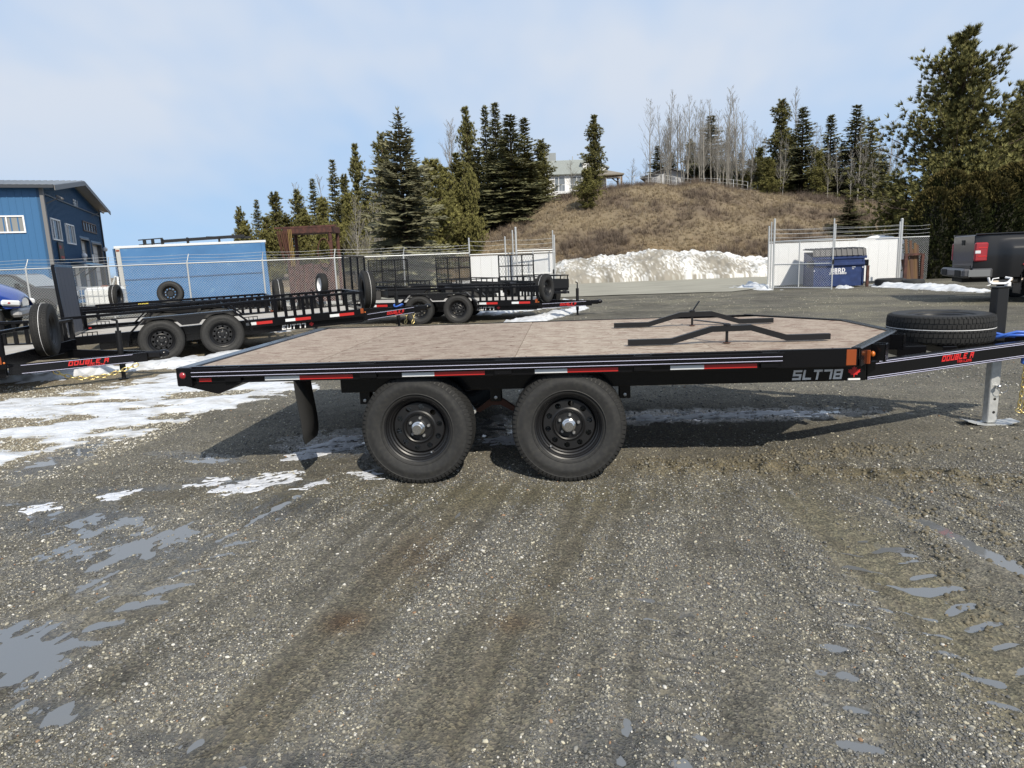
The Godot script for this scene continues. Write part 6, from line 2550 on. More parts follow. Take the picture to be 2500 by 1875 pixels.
func _pickup() -> void:
	# local: x forward from the tailgate, near side at z = 0, far side z = -1.95
	var t := thing("pickup_truck", "dark grey pickup truck with wide rear fender at the right edge by the hedge", "pickup", Vector3(9.58, 0, -17.0), deg_to_rad(-15.0))
	var paint := mat(lin(0.016, 0.0165, 0.019), 0.34, 0.0)
	paint.clearcoat_enabled = true
	paint.clearcoat = 0.35
	paint.clearcoat_roughness = 0.1
	paint.metallic_specular = 0.35
	var W := 1.95
	var L := 2.45
	var wx := 1.42
	var bulge := func(x: float, y: float) -> float:
		var k := smoothstep(0.42, 0.72, x) * smoothstep(2.42, 2.12, x) * smoothstep(1.50, 1.24, y)
		return 0.13 * k
	for sd in 2:
		var b := MB.new()
		var f := func(u: float, v: float) -> Vector3:
			var x := u * L
			var y := lerpf(0.60, 1.60, v)
			var z: float = 0.035 * sin(v * PI) - 0.03 * pow(v, 3.0) - 0.03 * pow(1.0 - v, 3.0) + bulge.call(x, y)
			z -= 0.05 * pow(1.0 - clampf(u * 8.0, 0, 1), 2.0)
			return Vector3(x, y, z if sd == 0 else -W - z)
		var skip := func(u: float, v: float) -> bool:
			var x := u * L - wx
			var y := lerpf(0.60, 1.60, v) - 0.50
			return x * x + y * y < 0.54 * 0.54
		grid_side(b, 110, 60, f, skip, sd == 1)
		part("bed_side", b, paint, t)
		b = MB.new()
		# dark wheel housing
		b.prism(PackedVector2Array([Vector2(wx - 0.56, 0.55), Vector2(wx - 0.5, 0.9), Vector2(wx, 1.1), Vector2(wx + 0.5, 0.9), Vector2(wx + 0.56, 0.55)]), Transform3D(), -0.35 if sd == 0 else -W, -0.30 if sd == 0 else -W + 0.35)
		part("wheel_housing", b, M.dark_in, t)
		b = MB.new()
		b.at(Vector3(L / 2, 1.60, -0.02 if sd == 0 else -W + 0.02), Vector3(L, 0.03, 0.09), 0.012)
		part("bed_rail", b, paint, t)
	var b := MB.new()
	b.at(Vector3(0.02, 1.185, -W / 2), Vector3(0.06, 0.80, W - 0.13), 0.02)
	var tg := part("tailgate", b, paint, t)
	b = MB.new()
	b.at(Vector3(-0.012, 1.42, -W / 2), Vector3(0.02, 0.12, 0.24), 0.005)
	part("handle", b, M.dark_in, tg)
	b = MB.new()
	b.at(Vector3(-0.012, 0.86, -W / 2), Vector3(0.015, 0.05, W - 0.5), 0.004)
	part("trim", b, M.satin, tg)
	# tail lamp on each corner
	for sd in 2:
		var zz := 0.0 if sd == 0 else -W
		var so := 1.0 if sd == 0 else -1.0
		b = MB.new()
		b.box(Transform3D(Basis(), Vector3(0.115, 1.19, zz - so * 0.01)), Vector3(0.27, 0.44, 0.10), 0.03)
		var lp := part("tail_lamp", b, M.red_lens, t)
		b = MB.new()
		b.at(Vector3(0.045, 1.19, zz + so * 0.037), Vector3(0.11, 0.07, 0.02), 0.006)
		part("reversing_lens", b, M.tape_white, lp)
		for y in [1.09, 1.29]:
			b = MB.new()
			b.at(Vector3(0.14, y, zz + so * 0.041), Vector3(0.18, 0.02, 0.01), 0.004)
			part("lens_rib", b, M.red, lp)
	b = MB.new()
	b.box(Transform3D(Basis(), Vector3(0.96, 0.885, 0.165)), Vector3(0.1, 0.04, 0.02), 0.008)
	part("side_marker", b, M.red_lens, t)
	# bumper
	var bm := mat(lin(0.10, 0.10, 0.105), 0.35, 0.4)
	b = MB.new()
	b.at(Vector3(-0.14, 0.70, -W / 2), Vector3(0.20, 0.22, W + 0.10), 0.05)
	b.at(Vector3(0.16, 0.70, 0.03), Vector3(0.42, 0.22, 0.06), 0.03)
	b.at(Vector3(0.16, 0.70, -W - 0.03), Vector3(0.42, 0.22, 0.06), 0.03)
	var bp := part("bumper", b, bm, t)
	b = MB.new()
	b.at(Vector3(0.10, 0.70, 0.063), Vector3(0.44, 0.16, 0.012), 0.006)
	part("bumper_face", b, mat(lin(0.25, 0.25, 0.245), 0.35, 0.5), bp)
	for zz in [-0.35, -W + 0.35]:
		b = MB.new()
		b.at(Vector3(-0.245, 0.70, zz), Vector3(0.012, 0.15, 0.5), 0.006)
		part("bumper_pad", b, M.dark_in, bp)
	# bed floor, underbody, exhaust, flap
	b = MB.new()
	b.at(Vector3(L / 2, 0.80, -W / 2), Vector3(L - 0.05, 0.05, W - 0.12))
	b.at(Vector3(1.6, 0.55, -W / 2), Vector3(3.4, 0.16, 0.9))
	part("underbody", b, M.dark_in, t)
	b = MB.new()
	b.tube([Vector3(1.3, 0.52, -0.2), Vector3(0.7, 0.5, -0.12), Vector3(0.38, 0.47, -0.05)], 0.055, 12)
	part("exhaust", b, mat(lin(0.30, 0.26, 0.22), 0.5, 0.4), t)
	b = MB.new()
	b.at(Vector3(0.93, 0.44, -0.16), Vector3(0.015, 0.46, 0.5), 0.004)
	part("mud_flap", b, M.satin, t)
	wheel(t, Transform3D(Basis(), Vector3(wx, 0.40, -0.06)), 0.40, 1, M.galv)
	wheel(t, Transform3D(Basis(Vector3.UP, PI), Vector3(wx, 0.40, -W + 0.06)), 0.40, 1, M.galv)
	b = MB.new()
	b.tube([Vector3(wx, 0.40, -0.15), Vector3(wx, 0.40, -W + 0.15)], 0.07, 12)
	part("axle", b, M.dark_in, t)
	# cab and front end beyond the frame's edge
	b = MB.new()
	b.prism(PackedVector2Array([Vector2(2.5, 0.55), Vector2(5.9, 0.55), Vector2(5.95, 1.15), Vector2(4.75, 1.28), Vector2(4.1, 1.92), Vector2(2.7, 1.96), Vector2(2.5, 1.6)]), Transform3D(), -W + 0.02, -0.02)
	part("cab", b, paint, t)
	for sd in 2:
		b = MB.new()
		b.prism(PackedVector2Array([Vector2(2.75, 1.36), Vector2(4.55, 1.36), Vector2(4.05, 1.84), Vector2(2.85, 1.86)]), Transform3D(), -0.018 if sd == 0 else -W, 0.0 if sd == 0 else -W + 0.018)
		part("window", b, M.glass_dark, t)
		wheel(t, Transform3D(Basis(Vector3.UP, 0.0 if sd == 0 else PI), Vector3(5.05, 0.40, -0.05 if sd == 0 else -W + 0.05)), 0.40, 1, M.galv)

func _dark_pickup() -> void:
	var t := thing("dark_pickup", "dark grey pickup seen through the chain link fence beside the white tank", "pickup", Vector3(-17.95, 0, -23.6), deg_to_rad(6.0))
	var paint := mat(lin(0.05, 0.05, 0.052), 0.3, 0.3)
	paint.clearcoat_enabled = true
	var b := MB.new()
	var W := 1.9
	b.prism(PackedVector2Array([Vector2(0.0, 0.5), Vector2(0.03, 0.78), Vector2(-0.06, 1.0), Vector2(-0.4, 1.08), Vector2(-1.3, 1.15), Vector2(-5.6, 1.15), Vector2(-5.65, 0.5)]), Transform3D(), -W, 0.0)
	part("body", b, paint, t)
	b = MB.new()
	b.prism(PackedVector2Array([Vector2(-1.25, 1.14), Vector2(-1.95, 1.60), Vector2(-2.2, 1.66), Vector2(-3.6, 1.66), Vector2(-3.85, 1.14)]), Transform3D(), -W + 0.1, -0.10)
	part("cab", b, paint, t)
	var gl := mat(lin(0.11, 0.13, 0.14), 0.08)
	b = MB.new()
	b.prism(PackedVector2Array([Vector2(-1.55, 1.18), Vector2(-2.06, 1.56), Vector2(-2.75, 1.58), Vector2(-2.75, 1.18)]), Transform3D(), -0.10, -0.085)
	b.prism(PackedVector2Array([Vector2(-2.83, 1.18), Vector2(-2.83, 1.58), Vector2(-3.5, 1.56), Vector2(-3.65, 1.18)]), Transform3D(), -0.10, -0.085)
	part("side_window", b, gl, t)
	b = MB.new()
	b.bar(Vector3(-1.27, 1.17, -W / 2), Vector3(-1.93, 1.61, -W / 2), W - 0.35, 0.02)
	part("windscreen", b, mat(lin(0.22, 0.25, 0.27), 0.06), t)
	b = MB.new()
	b.at(Vector3(-1.75, 1.22, 0.10), Vector3(0.12, 0.2, 0.16), 0.03)
	part("mirror", b, M.satin, t)
	b = MB.new()
	b.at(Vector3(-0.02, 0.86, -0.24), Vector3(0.12, 0.2, 0.5), 0.03)
	b.at(Vector3(-0.02, 0.86, -W + 0.24), Vector3(0.12, 0.2, 0.5), 0.03)
	part("headlight", b, M.tape_white, t)
	b = MB.new()
	b.at(Vector3(0.03, 0.86, -W / 2), Vector3(0.06, 0.26, 0.9), 0.02)
	b.at(Vector3(0.08, 0.58, -W / 2), Vector3(0.16, 0.2, W + 0.02), 0.04)
	part("grille", b, M.chrome, t)
	for x in [-0.95, -4.6]:
		for sd in 2:
			wheel(t, Transform3D(Basis(Vector3.UP, 0.0 if sd == 0 else PI), Vector3(x, 0.38, 0.0 if sd == 0 else -W)), 0.38, 1, M.galv)

func _blue_truck() -> void:
	# bonnet of a blue delivery truck, its cab beyond the picture's left edge
	var t := thing("blue_truck", "deep blue truck bonnet with headlight at the left edge before the fence", "truck", Vector3(-13.75, 0, -16.2), deg_to_rad(29.0))
	var paint := mat(lin(0.012, 0.045, 0.26), 0.25)
	paint.clearcoat_enabled = true
	paint.clearcoat = 0.8
	paint.clearcoat_roughness = 0.05
	var W := 2.1
	for sd in 2:
		var b := MB.new()
		var f := func(u: float, v: float) -> Vector3:
			# u along from nose to cab, v from sill to the bonnet's middle line
			var x := -2.3 * u
			var topy := 0.98 + 0.44 * sqrt(clampf(u * 2.6, 0.0, 1.0)) + 0.14 * u
			var y: float
			var z: float
			if v < 0.6:
				y = lerpf(0.72, topy - 0.22, v / 0.6)
				z = -0.02 * pow(1.0 - v / 0.6, 2.0)
			else:
				var a := (v - 0.6) / 0.4
				y = topy - 0.22 * pow(1.0 - a, 2.0)
				z = -a * W / 2
			z -= 0.28 * pow(clampf(1.0 - u * 4.5, 0.0, 1.0), 2.0) * (1.0 - clampf((v - 0.6) / 0.4, 0, 1))
			return Vector3(x, y, z if sd == 0 else -W - z)
		var skip := func(u: float, v: float) -> bool:
			var p: Vector3 = f.call(u, v)
			var dx := p.x + 0.80
			var dy := p.y - 0.50
			return v < 0.6 and dx * dx + dy * dy < 0.56 * 0.56
		grid_side(b, 80, 50, f, skip, sd == 0)
		part("bonnet_side", b, paint, t)
		b = MB.new()
		var so := 1.0 if sd == 0 else -1.0
		var zz := -0.10 if sd == 0 else -W + 0.10
		b.box(Transform3D(Basis(Vector3.UP, so * 0.5) * Basis(Vector3.BACK, -0.12), Vector3(-0.15, 0.86, zz)), Vector3(0.42, 0.15, 0.1), 0.04)
		var hl := part("headlight", b, M.tape_white, t)
		b = MB.new()
		b.ball(Vector3(-0.20, 0.865, zz + so * 0.055), Vector3(0.06, 0.035, 0.03))
		part("indicator", b, M.red_lens, hl)
		wheel(t, Transform3D(Basis(Vector3.UP, 0.0 if sd == 0 else PI), Vector3(-0.80, 0.46, -0.1 if sd == 0 else -W + 0.1)), 0.46, 1, mat(lin(0.45, 0.38, 0.26), 0.6))
	var b := MB.new()
	b.at(Vector3(-0.08, 0.86, -W / 2), Vector3(0.12, 0.26, 0.8), 0.03)
	part("grille", b, M.chrome, t)
	b = MB.new()
	b.at(Vector3(-0.12, 0.60, -W / 2), Vector3(0.24, 0.22, W - 0.6), 0.06)
	part("bumper", b, mat(lin(0.35, 0.35, 0.36), 0.4), t)
	b = MB.new()
	b.at(Vector3(-1.4, 0.55, -W / 2), Vector3(2.2, 0.2, 1.0))
	part("chassis", b, M.dark_in, t)
	b = MB.new()
	b.prism(PackedVector2Array([Vector2(-2.3, 0.6), Vector2(-2.3, 1.5), Vector2(-2.7, 2.3), Vector2(-4.2, 2.35), Vector2(-4.2, 0.6)]), Transform3D(), -W, 0.0)
	part("cab", b, paint, t)
	b = MB.new()
	var tm := TextMesh.new()
	tm.text = "00kgs"
	tm.font_size = 12
	tm.pixel_size = 0.0095
	tm.depth = 0.004
	var sf := SystemFont.new()
	sf.font_names = PackedStringArray(["Droid Sans"])
	sf.font_weight = 700
	tm.font = sf
	var o := put("lettering", tm, M.white, t)
	o.position = Vector3(-0.80, 1.09, 0.006)

# ================================================================ other things about the yard
func _yard_things() -> void:
	_dumpster()
	_tank()
	_rack()
	# worn tyres lying by the right-hand fence
	for k in 2:
		var o := thing("old_tyre", ["large worn tyre lying flat on the snow right of the dumpster", "smaller worn tyre lying flat at the foot of the right fence post"][k], "tyre", [Vector3(11.75, 0.13, -25.9), Vector3(12.25, 0.10, -25.3)][k], 0.0, "worn tyres lying by the fence")
		var b := MB.new()
		var R: float = [0.52, 0.36][k]
		b.lathe([Vector2(R * 0.6, 0.06), Vector2(R * 0.66, 0.12), Vector2(R * 0.85, 0.135), Vector2(R * 0.97, 0.10), Vector2(R, 0.0), Vector2(R * 0.97, -0.10), Vector2(R * 0.85, -0.135), Vector2(R * 0.66, -0.12), Vector2(R * 0.6, -0.06)], Transform3D(Basis(Vector3.RIGHT, Vector3.FORWARD, Vector3.UP), Vector3.ZERO), 40, 0.7)
		part("tyre", b, M.rubber, o)
	# rusty post beside the dumpster
	var b := MB.new()
	b.at(Vector3(0, 0.35, 0), Vector3(0.09, 0.75, 0.09), 0.01)
	b.at(Vector3(0, 0.74, 0), Vector3(0.10, 0.03, 0.10), 0.005)
	var p := part("rusty_post", b, M.rust_paint)
	p.position = Vector3(10.95, 0, -25.95)
	tag(p, "short rusty steel post standing right of the blue dumpster", "post")
	# timber leaning by the hedge
	var t := thing("timber_stack", "brown boards leaning in a rusty frame between the fence and the hedge", "timber", Vector3(12.75, 0, -27.0))
	b = MB.new()
	b.at(Vector3(0.0, 0.55, 0), Vector3(0.10, 1.1, 0.10))
	b.at(Vector3(0.6, 0.55, 0), Vector3(0.10, 1.1, 0.10))
	b.at(Vector3(0.3, 1.08, 0), Vector3(0.5, 0.08, 0.08))
	b.at(Vector3(0.3, 0.12, 0), Vector3(0.5, 0.08, 0.08))
	part("frame", b, M.rust_paint, t)
	for k in 7:
		b = MB.new()
		b.bar(Vector3(0.08 + 0.07 * k, 0.16, -0.06), Vector3(-0.04 + 0.085 * k, 0.9 + 0.75 * absf(sin(k * 1.7)), -0.18), 0.09, 0.03, Vector3.BACK)
		part("board", b, mat(lin(0.085 + 0.015 * (k % 3), 0.045 + 0.01 * (k % 3), 0.028), 0.85), t)

func _dumpster() -> void:
	var t := thing("dumpster", "dark blue steel dumpster with black lid and white lettering behind the open gate", "dumpster", Vector3(10.0, 0, -26.15), deg_to_rad(-3.0))
	var blue := mat(Color.WHITE, 0.5)
	blue.albedo_texture = noise_tex(noise(43, 0.02, 5), 256, ramp([[0.0, lin(0.008, 0.022, 0.085)], [0.6, lin(0.011, 0.030, 0.115)], [1.0, lin(0.025, 0.05, 0.15)]]))
	tri_map(blue, Vector3(0.6, 0.6, 0.6))
	var b := MB.new()
	# body, a little wider at the top; sloping lid
	var yz := PackedVector2Array([Vector2(0.0, 0.04), Vector2(0.03, 1.08), Vector2(-1.25, 1.30), Vector2(-1.25, 0.04)])
	b.prism(yz, Transform3D(Basis(Vector3.BACK, Vector3.UP, Vector3.LEFT), Vector3.ZERO), -0.88, 0.88)
	var body := part("body", b, blue, t)
	b = MB.new()
	b.at(Vector3(0, 1.075, 0.03), Vector3(1.90, 0.10, 0.08), 0.01)
	part("rim_rail", b, blue, t)
	b = MB.new()
	b.at(Vector3(0, 0.84, 0.06), Vector3(1.76, 0.10, 0.09), 0.012)
	part("front_channel", b, blue, t)
	for x in [-0.85, 0.85]:
		b = MB.new()
		b.at(Vector3(x, 0.56, 0.022), Vector3(0.06, 0.9, 0.06), 0.006)
		part("corner_rib", b, blue, t)
		b = MB.new()
		var sx := signf(x)
		# lifting pocket at the side
		for q in [[0.0, 0.10, 0.14, 0.015], [0.0, -0.10, 0.14, 0.015], [0.07, 0.0, 0.015, 0.215]]:
			b.at(Vector3(x + sx * (0.10 + q[0]), 0.86 + q[1], -0.15), Vector3(q[2], q[3], 0.35))
		part("fork_pocket", b, M.satin, t)
	var lid := mat(lin(0.06, 0.06, 0.065), 0.6)
	b = MB.new()
	b.bar(Vector3(0, 1.37, -0.02), Vector3(0, 1.40, -1.28), 1.84, 0.035)
	var ld := part("lid", b, lid, t)
	b = MB.new()
	b.bar(Vector3(0, 1.135, 0.085), Vector3(0, 1.36, 0.0), 1.84, 0.03)
	part("lid_front", b, lid, ld)
	for k in 10:
		b = MB.new()
		b.bar(Vector3(-0.83 + k * 0.185, 1.14, 0.115), Vector3(-0.83 + k * 0.185, 1.39, 0.015), 0.055, 0.03)
		b.bar(Vector3(-0.83 + k * 0.185, 1.395, 0.0), Vector3(-0.83 + k * 0.185, 1.43, -1.26), 0.055, 0.03)
		part("lid_rib", b, lid, ld)
	var sf := SystemFont.new()
	sf.font_names = PackedStringArray(["Droid Sans"])
	sf.font_weight = 700
	for k in 2:
		var tm := TextMesh.new()
		tm.text = ["BBRD", "250-563-BBRD"][k]
		tm.font_size = 16
		tm.pixel_size = [0.0125, 0.0058][k]
		tm.depth = 0.003
		tm.font = sf
		var o := put("lettering", tm, M.white, body)
		o.position = Vector3(-0.02, [0.615, 0.505][k], 0.022 - 0.001 * k)
	b = MB.new()
	b.at(Vector3(0.52, 0.72, 0.026), Vector3(0.12, 0.02, 0.004))
	b.at(Vector3(0.50, 0.655, 0.024), Vector3(0.07, 0.018, 0.004))
	part("white_decal", b, M.tape_white, body)
	for p in [Vector3(-0.86, 0.62, 0.06), Vector3(0.82, 0.70, 0.06)]:
		b = MB.new()
		b.ball(p, Vector3(0.025, 0.025, 0.015), 8, 5)
		part("reflector", b, M.white, t)

func _tank() -> void:
	var t := thing("water_tote", "white plastic tote tank in a wire cage behind the fence", "tank", Vector3(-16.7, 0, -23.4), deg_to_rad(8.0))
	var plas := mat(lin(0.66, 0.67, 0.66), 0.45)
	var b := MB.new()
	b.at(Vector3(0, 0.62, -0.5), Vector3(1.1, 0.88, 0.94), 0.10)
	part("tank", b, plas, t)
	b = MB.new()
	b.lathe([Vector2(0.13, 0.0), Vector2(0.13, 0.06), Vector2(0.0, 0.07)], Transform3D(Basis(Vector3.RIGHT, Vector3.FORWARD, Vector3.UP), Vector3(0, 1.06, -0.5)), 16)
	part("cap", b, mat(lin(0.2, 0.07, 0.04), 0.6), t)
	for k in 7:
		b = MB.new()
		var x := -0.57 + k * 0.19
		b.tube([Vector3(x, 0.14, 0.02), Vector3(x, 1.08, 0.02)], 0.011, 6)
		part("cage_bar", b, M.galv, t)
	for y in [0.2, 0.5, 0.8, 1.08]:
		b = MB.new()
		b.tube([Vector3(-0.6, y, 0.03), Vector3(0.6, y, 0.03), Vector3(0.6, y, -1.02), Vector3(-0.6, y, -1.02), Vector3(-0.6, y, 0.03)], 0.011, 6)
		part("cage_bar", b, M.galv, t)
	b = MB.new()
	b.at(Vector3(0, 0.07, -0.5), Vector3(1.2, 0.13, 1.0))
	part("pallet", b, M.galv, t)
	b = MB.new()
	b.tube([Vector3(0.42, 1.1, -0.2), Vector3(0.55, 1.3, -0.15), Vector3(0.62, 1.42, -0.1), Vector3(0.7, 1.4, -0.1), Vector3(0.72, 0.9, 0.0)], 0.035, 8)
	part("hose", b, plas, t)

func _rack() -> void:
	var t := thing("steel_rack", "rusty red steel rack hung with cable loops behind the fence", "rack", Vector3(-10.55, 0, -28.0), deg_to_rad(3.0))
	var b := MB.new()
	b.at(Vector3(0.05, 3.0, -0.5), Vector3(2.0, 0.26, 1.3), 0.01)
	part("top_frame", b, M.rust_paint, t)
	b = MB.new()
	b.bar(Vector3(-1.3, 3.12, 0.1), Vector3(1.25, 3.14, 0.1), 0.12, 0.07)
	part("top_beam", b, M.rust_paint, t)
	for p in [Vector3(-0.85, 0, 0.05), Vector3(0.95, 0, 0.05), Vector3(-0.85, 0, -1.05), Vector3(0.95, 0, -1.05)]:
		b = MB.new()
		b.tube([p, p + Vector3.UP * 2.9], 0.075, 12)
		part("post", b, M.rust_paint, t)
	# corrugated sheets below
	for k in 9:
		b = MB.new()
		b.at(Vector3(-0.74 + k * 0.2, 0.82, 0.12 - 0.02 * (k % 2)), Vector3(0.185, 1.6 + 0.06 * sin(k * 2.1), 0.04), 0.01)
		part("steel_sheet", b, M.rust_paint, t)
	for k in 6:
		b = MB.new()
		var x := -1.18 + 0.07 * k
		var l := 1.1 + 0.25 * sin(k * 1.9)
		var pts := []
		for i in 15:
			var u := i / 14.0
			pts.append(Vector3(x + 0.13 * sin(u * PI), 3.0 - l * sin(u * PI), 0.18 + 0.05 * cos(k + u * 5.0)))
		b.tube(pts, 0.022, 6)
		part("hanging_cable", b, M.rusty, t)
	for k in 3:
		b = MB.new()
		b.tube([Vector3(-0.72 + 0.06 * k, 3.05, 0.22), Vector3(-0.70 + 0.07 * k, 1.55, 0.22)], 0.018, 6)
		part("hanging_rope", b, mat(lin(0.23, 0.15, 0.05), 0.9), t)
	for k in 3:
		b = MB.new()
		var pts := []
		for i in 25:
			var a := TAU * i / 24.0
			pts.append(Vector3(0.72 + (0.30 - 0.02 * k) * sin(a), 2.05 + (0.55 + 0.02 * k) * cos(a), 0.2 + 0.03 * k))
		b.tube(pts, 0.02, 6)
		part("cable_coil", b, M.rusty, t)

# ================================================================ trees
func spray(b: MB, p: Vector3, d: Vector3, up: Vector3, l: float, w: float, c: Color) -> void:
	# one flat needle spray: a narrow leaf of two faces folded along its stem
	var s := d.cross(up).normalized() * w
	b.st.set_color(c)
	var m := p + d * l * 0.45
	var drop := -up * w * 0.5
	b.tri(p, m + s + drop, p + d * l)
	b.tri(p, p + d * l, m - s + drop)

func spruce_mesh(sd: int, H: float, R: float, step: float, tint: Color, bare_top := 0.0) -> Array:
	var r := RandomNumberGenerator.new()
	r.seed = sd
	var b := MB.new()
	b.flat()
	var tb := MB.new()
	tb.tube([Vector3(0, -0.4, 0), Vector3(0.03, H * 0.5, 0.02), Vector3(0, H, 0)], 0.016 * H, 7, 0.01)
	var y := H * 0.04
	while y < H * 0.985:
		var t := y / H
		var rad := R * pow(1.0 - t, 0.82) * (0.9 + 0.25 * sin(y * 3.1 + sd)) + 0.06
		if t > 0.86 and bare_top > 0.0:
			rad *= 1.0 - bare_top * 0.4
		var n := 9 if t < 0.7 else 7
		var a0 := r.randf() * TAU
		for k in n:
			if r.randf() < 0.08:
				continue
			var a := a0 + TAU * k / n + r.randf_range(-0.3, 0.3)
			var len := rad * r.randf_range(0.62, 1.15)
			var out := Vector3(cos(a), 0, sin(a))
			var rise := lerpf(-0.28, 0.55, pow(t, 1.4)) + r.randf_range(-0.08, 0.08)
			var root := Vector3(0, y + r.randf_range(-0.1, 0.1), 0)
			var d0 := (out + Vector3.UP * rise).normalized()
			tb.tube([root, root + d0 * len * 0.9], 0.018 * (0.4 + len * 0.4), 3, 0.004)
			var cb := tint * r.randf_range(0.75, 1.25)
			var s := 0.12 * len
			while s < len:
				var u := s / len
				var p := root + d0 * s + Vector3.UP * (0.10 * len * u * u - 0.06 * len * u)
				var sl := (0.50 - 0.22 * u) * (0.65 + 0.35 * minf(len, 1.4)) * r.randf_range(0.8, 1.2)
				if bare_top > 0.0 and t > 0.85:
					sl *= 0.6
				for q in [-1.0, 1.0]:
					var side: Vector3 = (d0 * 0.75 + Vector3.UP.cross(out) * q * 0.9 + Vector3.UP * r.randf_range(-0.45, 0.15)).normalized()
					spray(b, p, side, Vector3.UP, sl, sl * 0.26, cb * r.randf_range(0.85, 1.2))
				if r.randf() < 0.8:
					spray(b, p, (d0 + Vector3.UP * r.randf_range(0.1, 0.5)).normalized(), out.cross(Vector3.UP), sl * 0.8, sl * 0.24, cb * r.randf_range(0.9, 1.3))
				s += step * r.randf_range(0.8, 1.2)
			spray(b, root + d0 * len * 0.94, d0, Vector3.UP, 0.24, 0.05, cb * 1.15)
		y += step * 1.35 * (1.0 if t < 0.8 else 0.85)
	for k in 5:
		var a := TAU * k / 5.0
		spray(b, Vector3(0, H * 0.99, 0), (Vector3(cos(a), 0, sin(a)) * 0.35 + Vector3.UP).normalized(), Vector3(sin(a), 0, -cos(a)), 0.28, 0.03, tint)
	return [tb.mesh(), b.mesh()]

func pine_mesh(sd: int, H: float, R: float, low: float, step: float, tuft: float, tint: Color, round_top := 0.5) -> Array:
	var r := RandomNumberGenerator.new()
	r.seed = sd
	var b := MB.new()
	b.flat()
	var tb := MB.new()
	tb.tube([Vector3(0, -0.4, 0), Vector3(0.06, H * 0.4, 0.03), Vector3(-0.03, H * 0.75, 0), Vector3(0, H * 0.99, 0)], 0.017 * H, 8, 0.02)
	var y := H * low
	while y < H * 0.97:
		var t := (y / H - low) / (1.0 - low)
		var prof := pow(1.0 - t, round_top) * (0.55 + 0.45 * smoothstep(0.0, 0.22, t))
		var rad := R * prof * (0.85 + 0.3 * sin(y * 2.3 + sd * 1.7)) + 0.12
		var n := 7
		var a0 := r.randf() * TAU
		for k in n:
			if r.randf() < 0.1:
				continue
			var a := a0 + TAU * k / n + r.randf_range(-0.4, 0.4)
			var len := rad * r.randf_range(0.6, 1.2)
			var out := Vector3(cos(a), 0, sin(a))
			var rise := lerpf(0.02, 0.9, t) + r.randf_range(-0.12, 0.18)
			var root := Vector3(0, y + r.randf_range(-0.15, 0.15), 0)
			var d0 := (out + Vector3.UP * rise).normalized()
			var tip := root + d0 * len + Vector3.UP * 0.14 * len
			tb.tube([root, root + d0 * len * 0.6, tip], 0.02 * (0.5 + len * 0.35), 4, 0.006)
			var cb := tint * r.randf_range(0.75, 1.25)
			var m := maxi(4, int(len / (tuft * 0.27)))
			for j in m:
				var u := lerpf(0.12, 1.0, float(j + 1) / m)
				var p := root.lerp(tip, u) + Vector3(r.randf_range(-1, 1), r.randf_range(-0.6, 1.0), r.randf_range(-1, 1)) * 0.30 * len * (0.35 + 0.4 * (1.0 - absf(u - 0.6)))
				var dir := (d0 + Vector3(r.randf_range(-0.7, 0.7), r.randf_range(0.0, 0.9), r.randf_range(-0.7, 0.7))).normalized()
				var ct := cb * r.randf_range(0.8, 1.25)
				var e1 := dir.cross(Vector3(0.3, 1, 0.2)).normalized()
				var e2 := dir.cross(e1)
				for q in 13:
					var w := TAU * q / 13.0 + r.randf_range(-0.3, 0.3)
					var sp := r.randf_range(0.35, 1.25)
					var nd := (dir + (e1 * cos(w) + e2 * sin(w)) * sp).normalized()
					var l := tuft * r.randf_range(0.7, 1.15)
					var sd2 := nd.cross(dir).normalized() * tuft * 0.13
					b.st.set_color(ct * r.randf_range(0.85, 1.15))
					b.tri(p - sd2 - dir * tuft * 0.15, p + sd2 - dir * tuft * 0.15, p + nd * l)
		y += step * r.randf_range(0.8, 1.2)
	return [tb.mesh(), b.mesh()]

func aspen_mesh(sd: int, H: float) -> ArrayMesh:
	var r := RandomNumberGenerator.new()
	r.seed = sd
	var b := MB.new()
	var pts := []
	var lean := Vector3(r.randf_range(-0.05, 0.05), 0, r.randf_range(-0.05, 0.05))
	for k in 8:
		var u := k / 7.0
		pts.append(Vector3(sin(u * 4.0 + sd) * 0.12 * u, H * u - 0.3 * (1.0 - u), cos(u * 3.0 + sd) * 0.1 * u) + lean * H * u)
	b.tube(pts, 0.0085 * H + 0.015, 6, 0.012)
	for k in 46:
		var u := r.randf_range(0.22, 0.98)
		var i := mini(int(u * 7.0), 6)
		var p: Vector3 = (pts[i] as Vector3).lerp(pts[i + 1], u * 7.0 - i)
		var a := r.randf() * TAU
		var len := H * (0.24 * (1.0 - u) + 0.05) * r.randf_range(0.6, 1.2)
		var d := Vector3(cos(a), r.randf_range(0.9, 2.0), sin(a)).normalized()
		var mid := p + d * len * 0.5 + Vector3.UP * len * 0.05
		var tip := p + d * len + Vector3.UP * len * 0.22
		b.tube([p, mid, tip], 0.022 * (1.2 - u), 4, 0.006)
		for q in 8:
			var v := r.randf_range(0.3, 1.0)
			var s := p.lerp(tip, v)
			var e := s + (d + Vector3(r.randf_range(-0.8, 0.8), r.randf_range(0.0, 0.8), r.randf_range(-0.8, 0.8))).normalized() * len * 0.35
			b.tube([s, e], 0.008, 3, 0.004)
	return b.mesh()

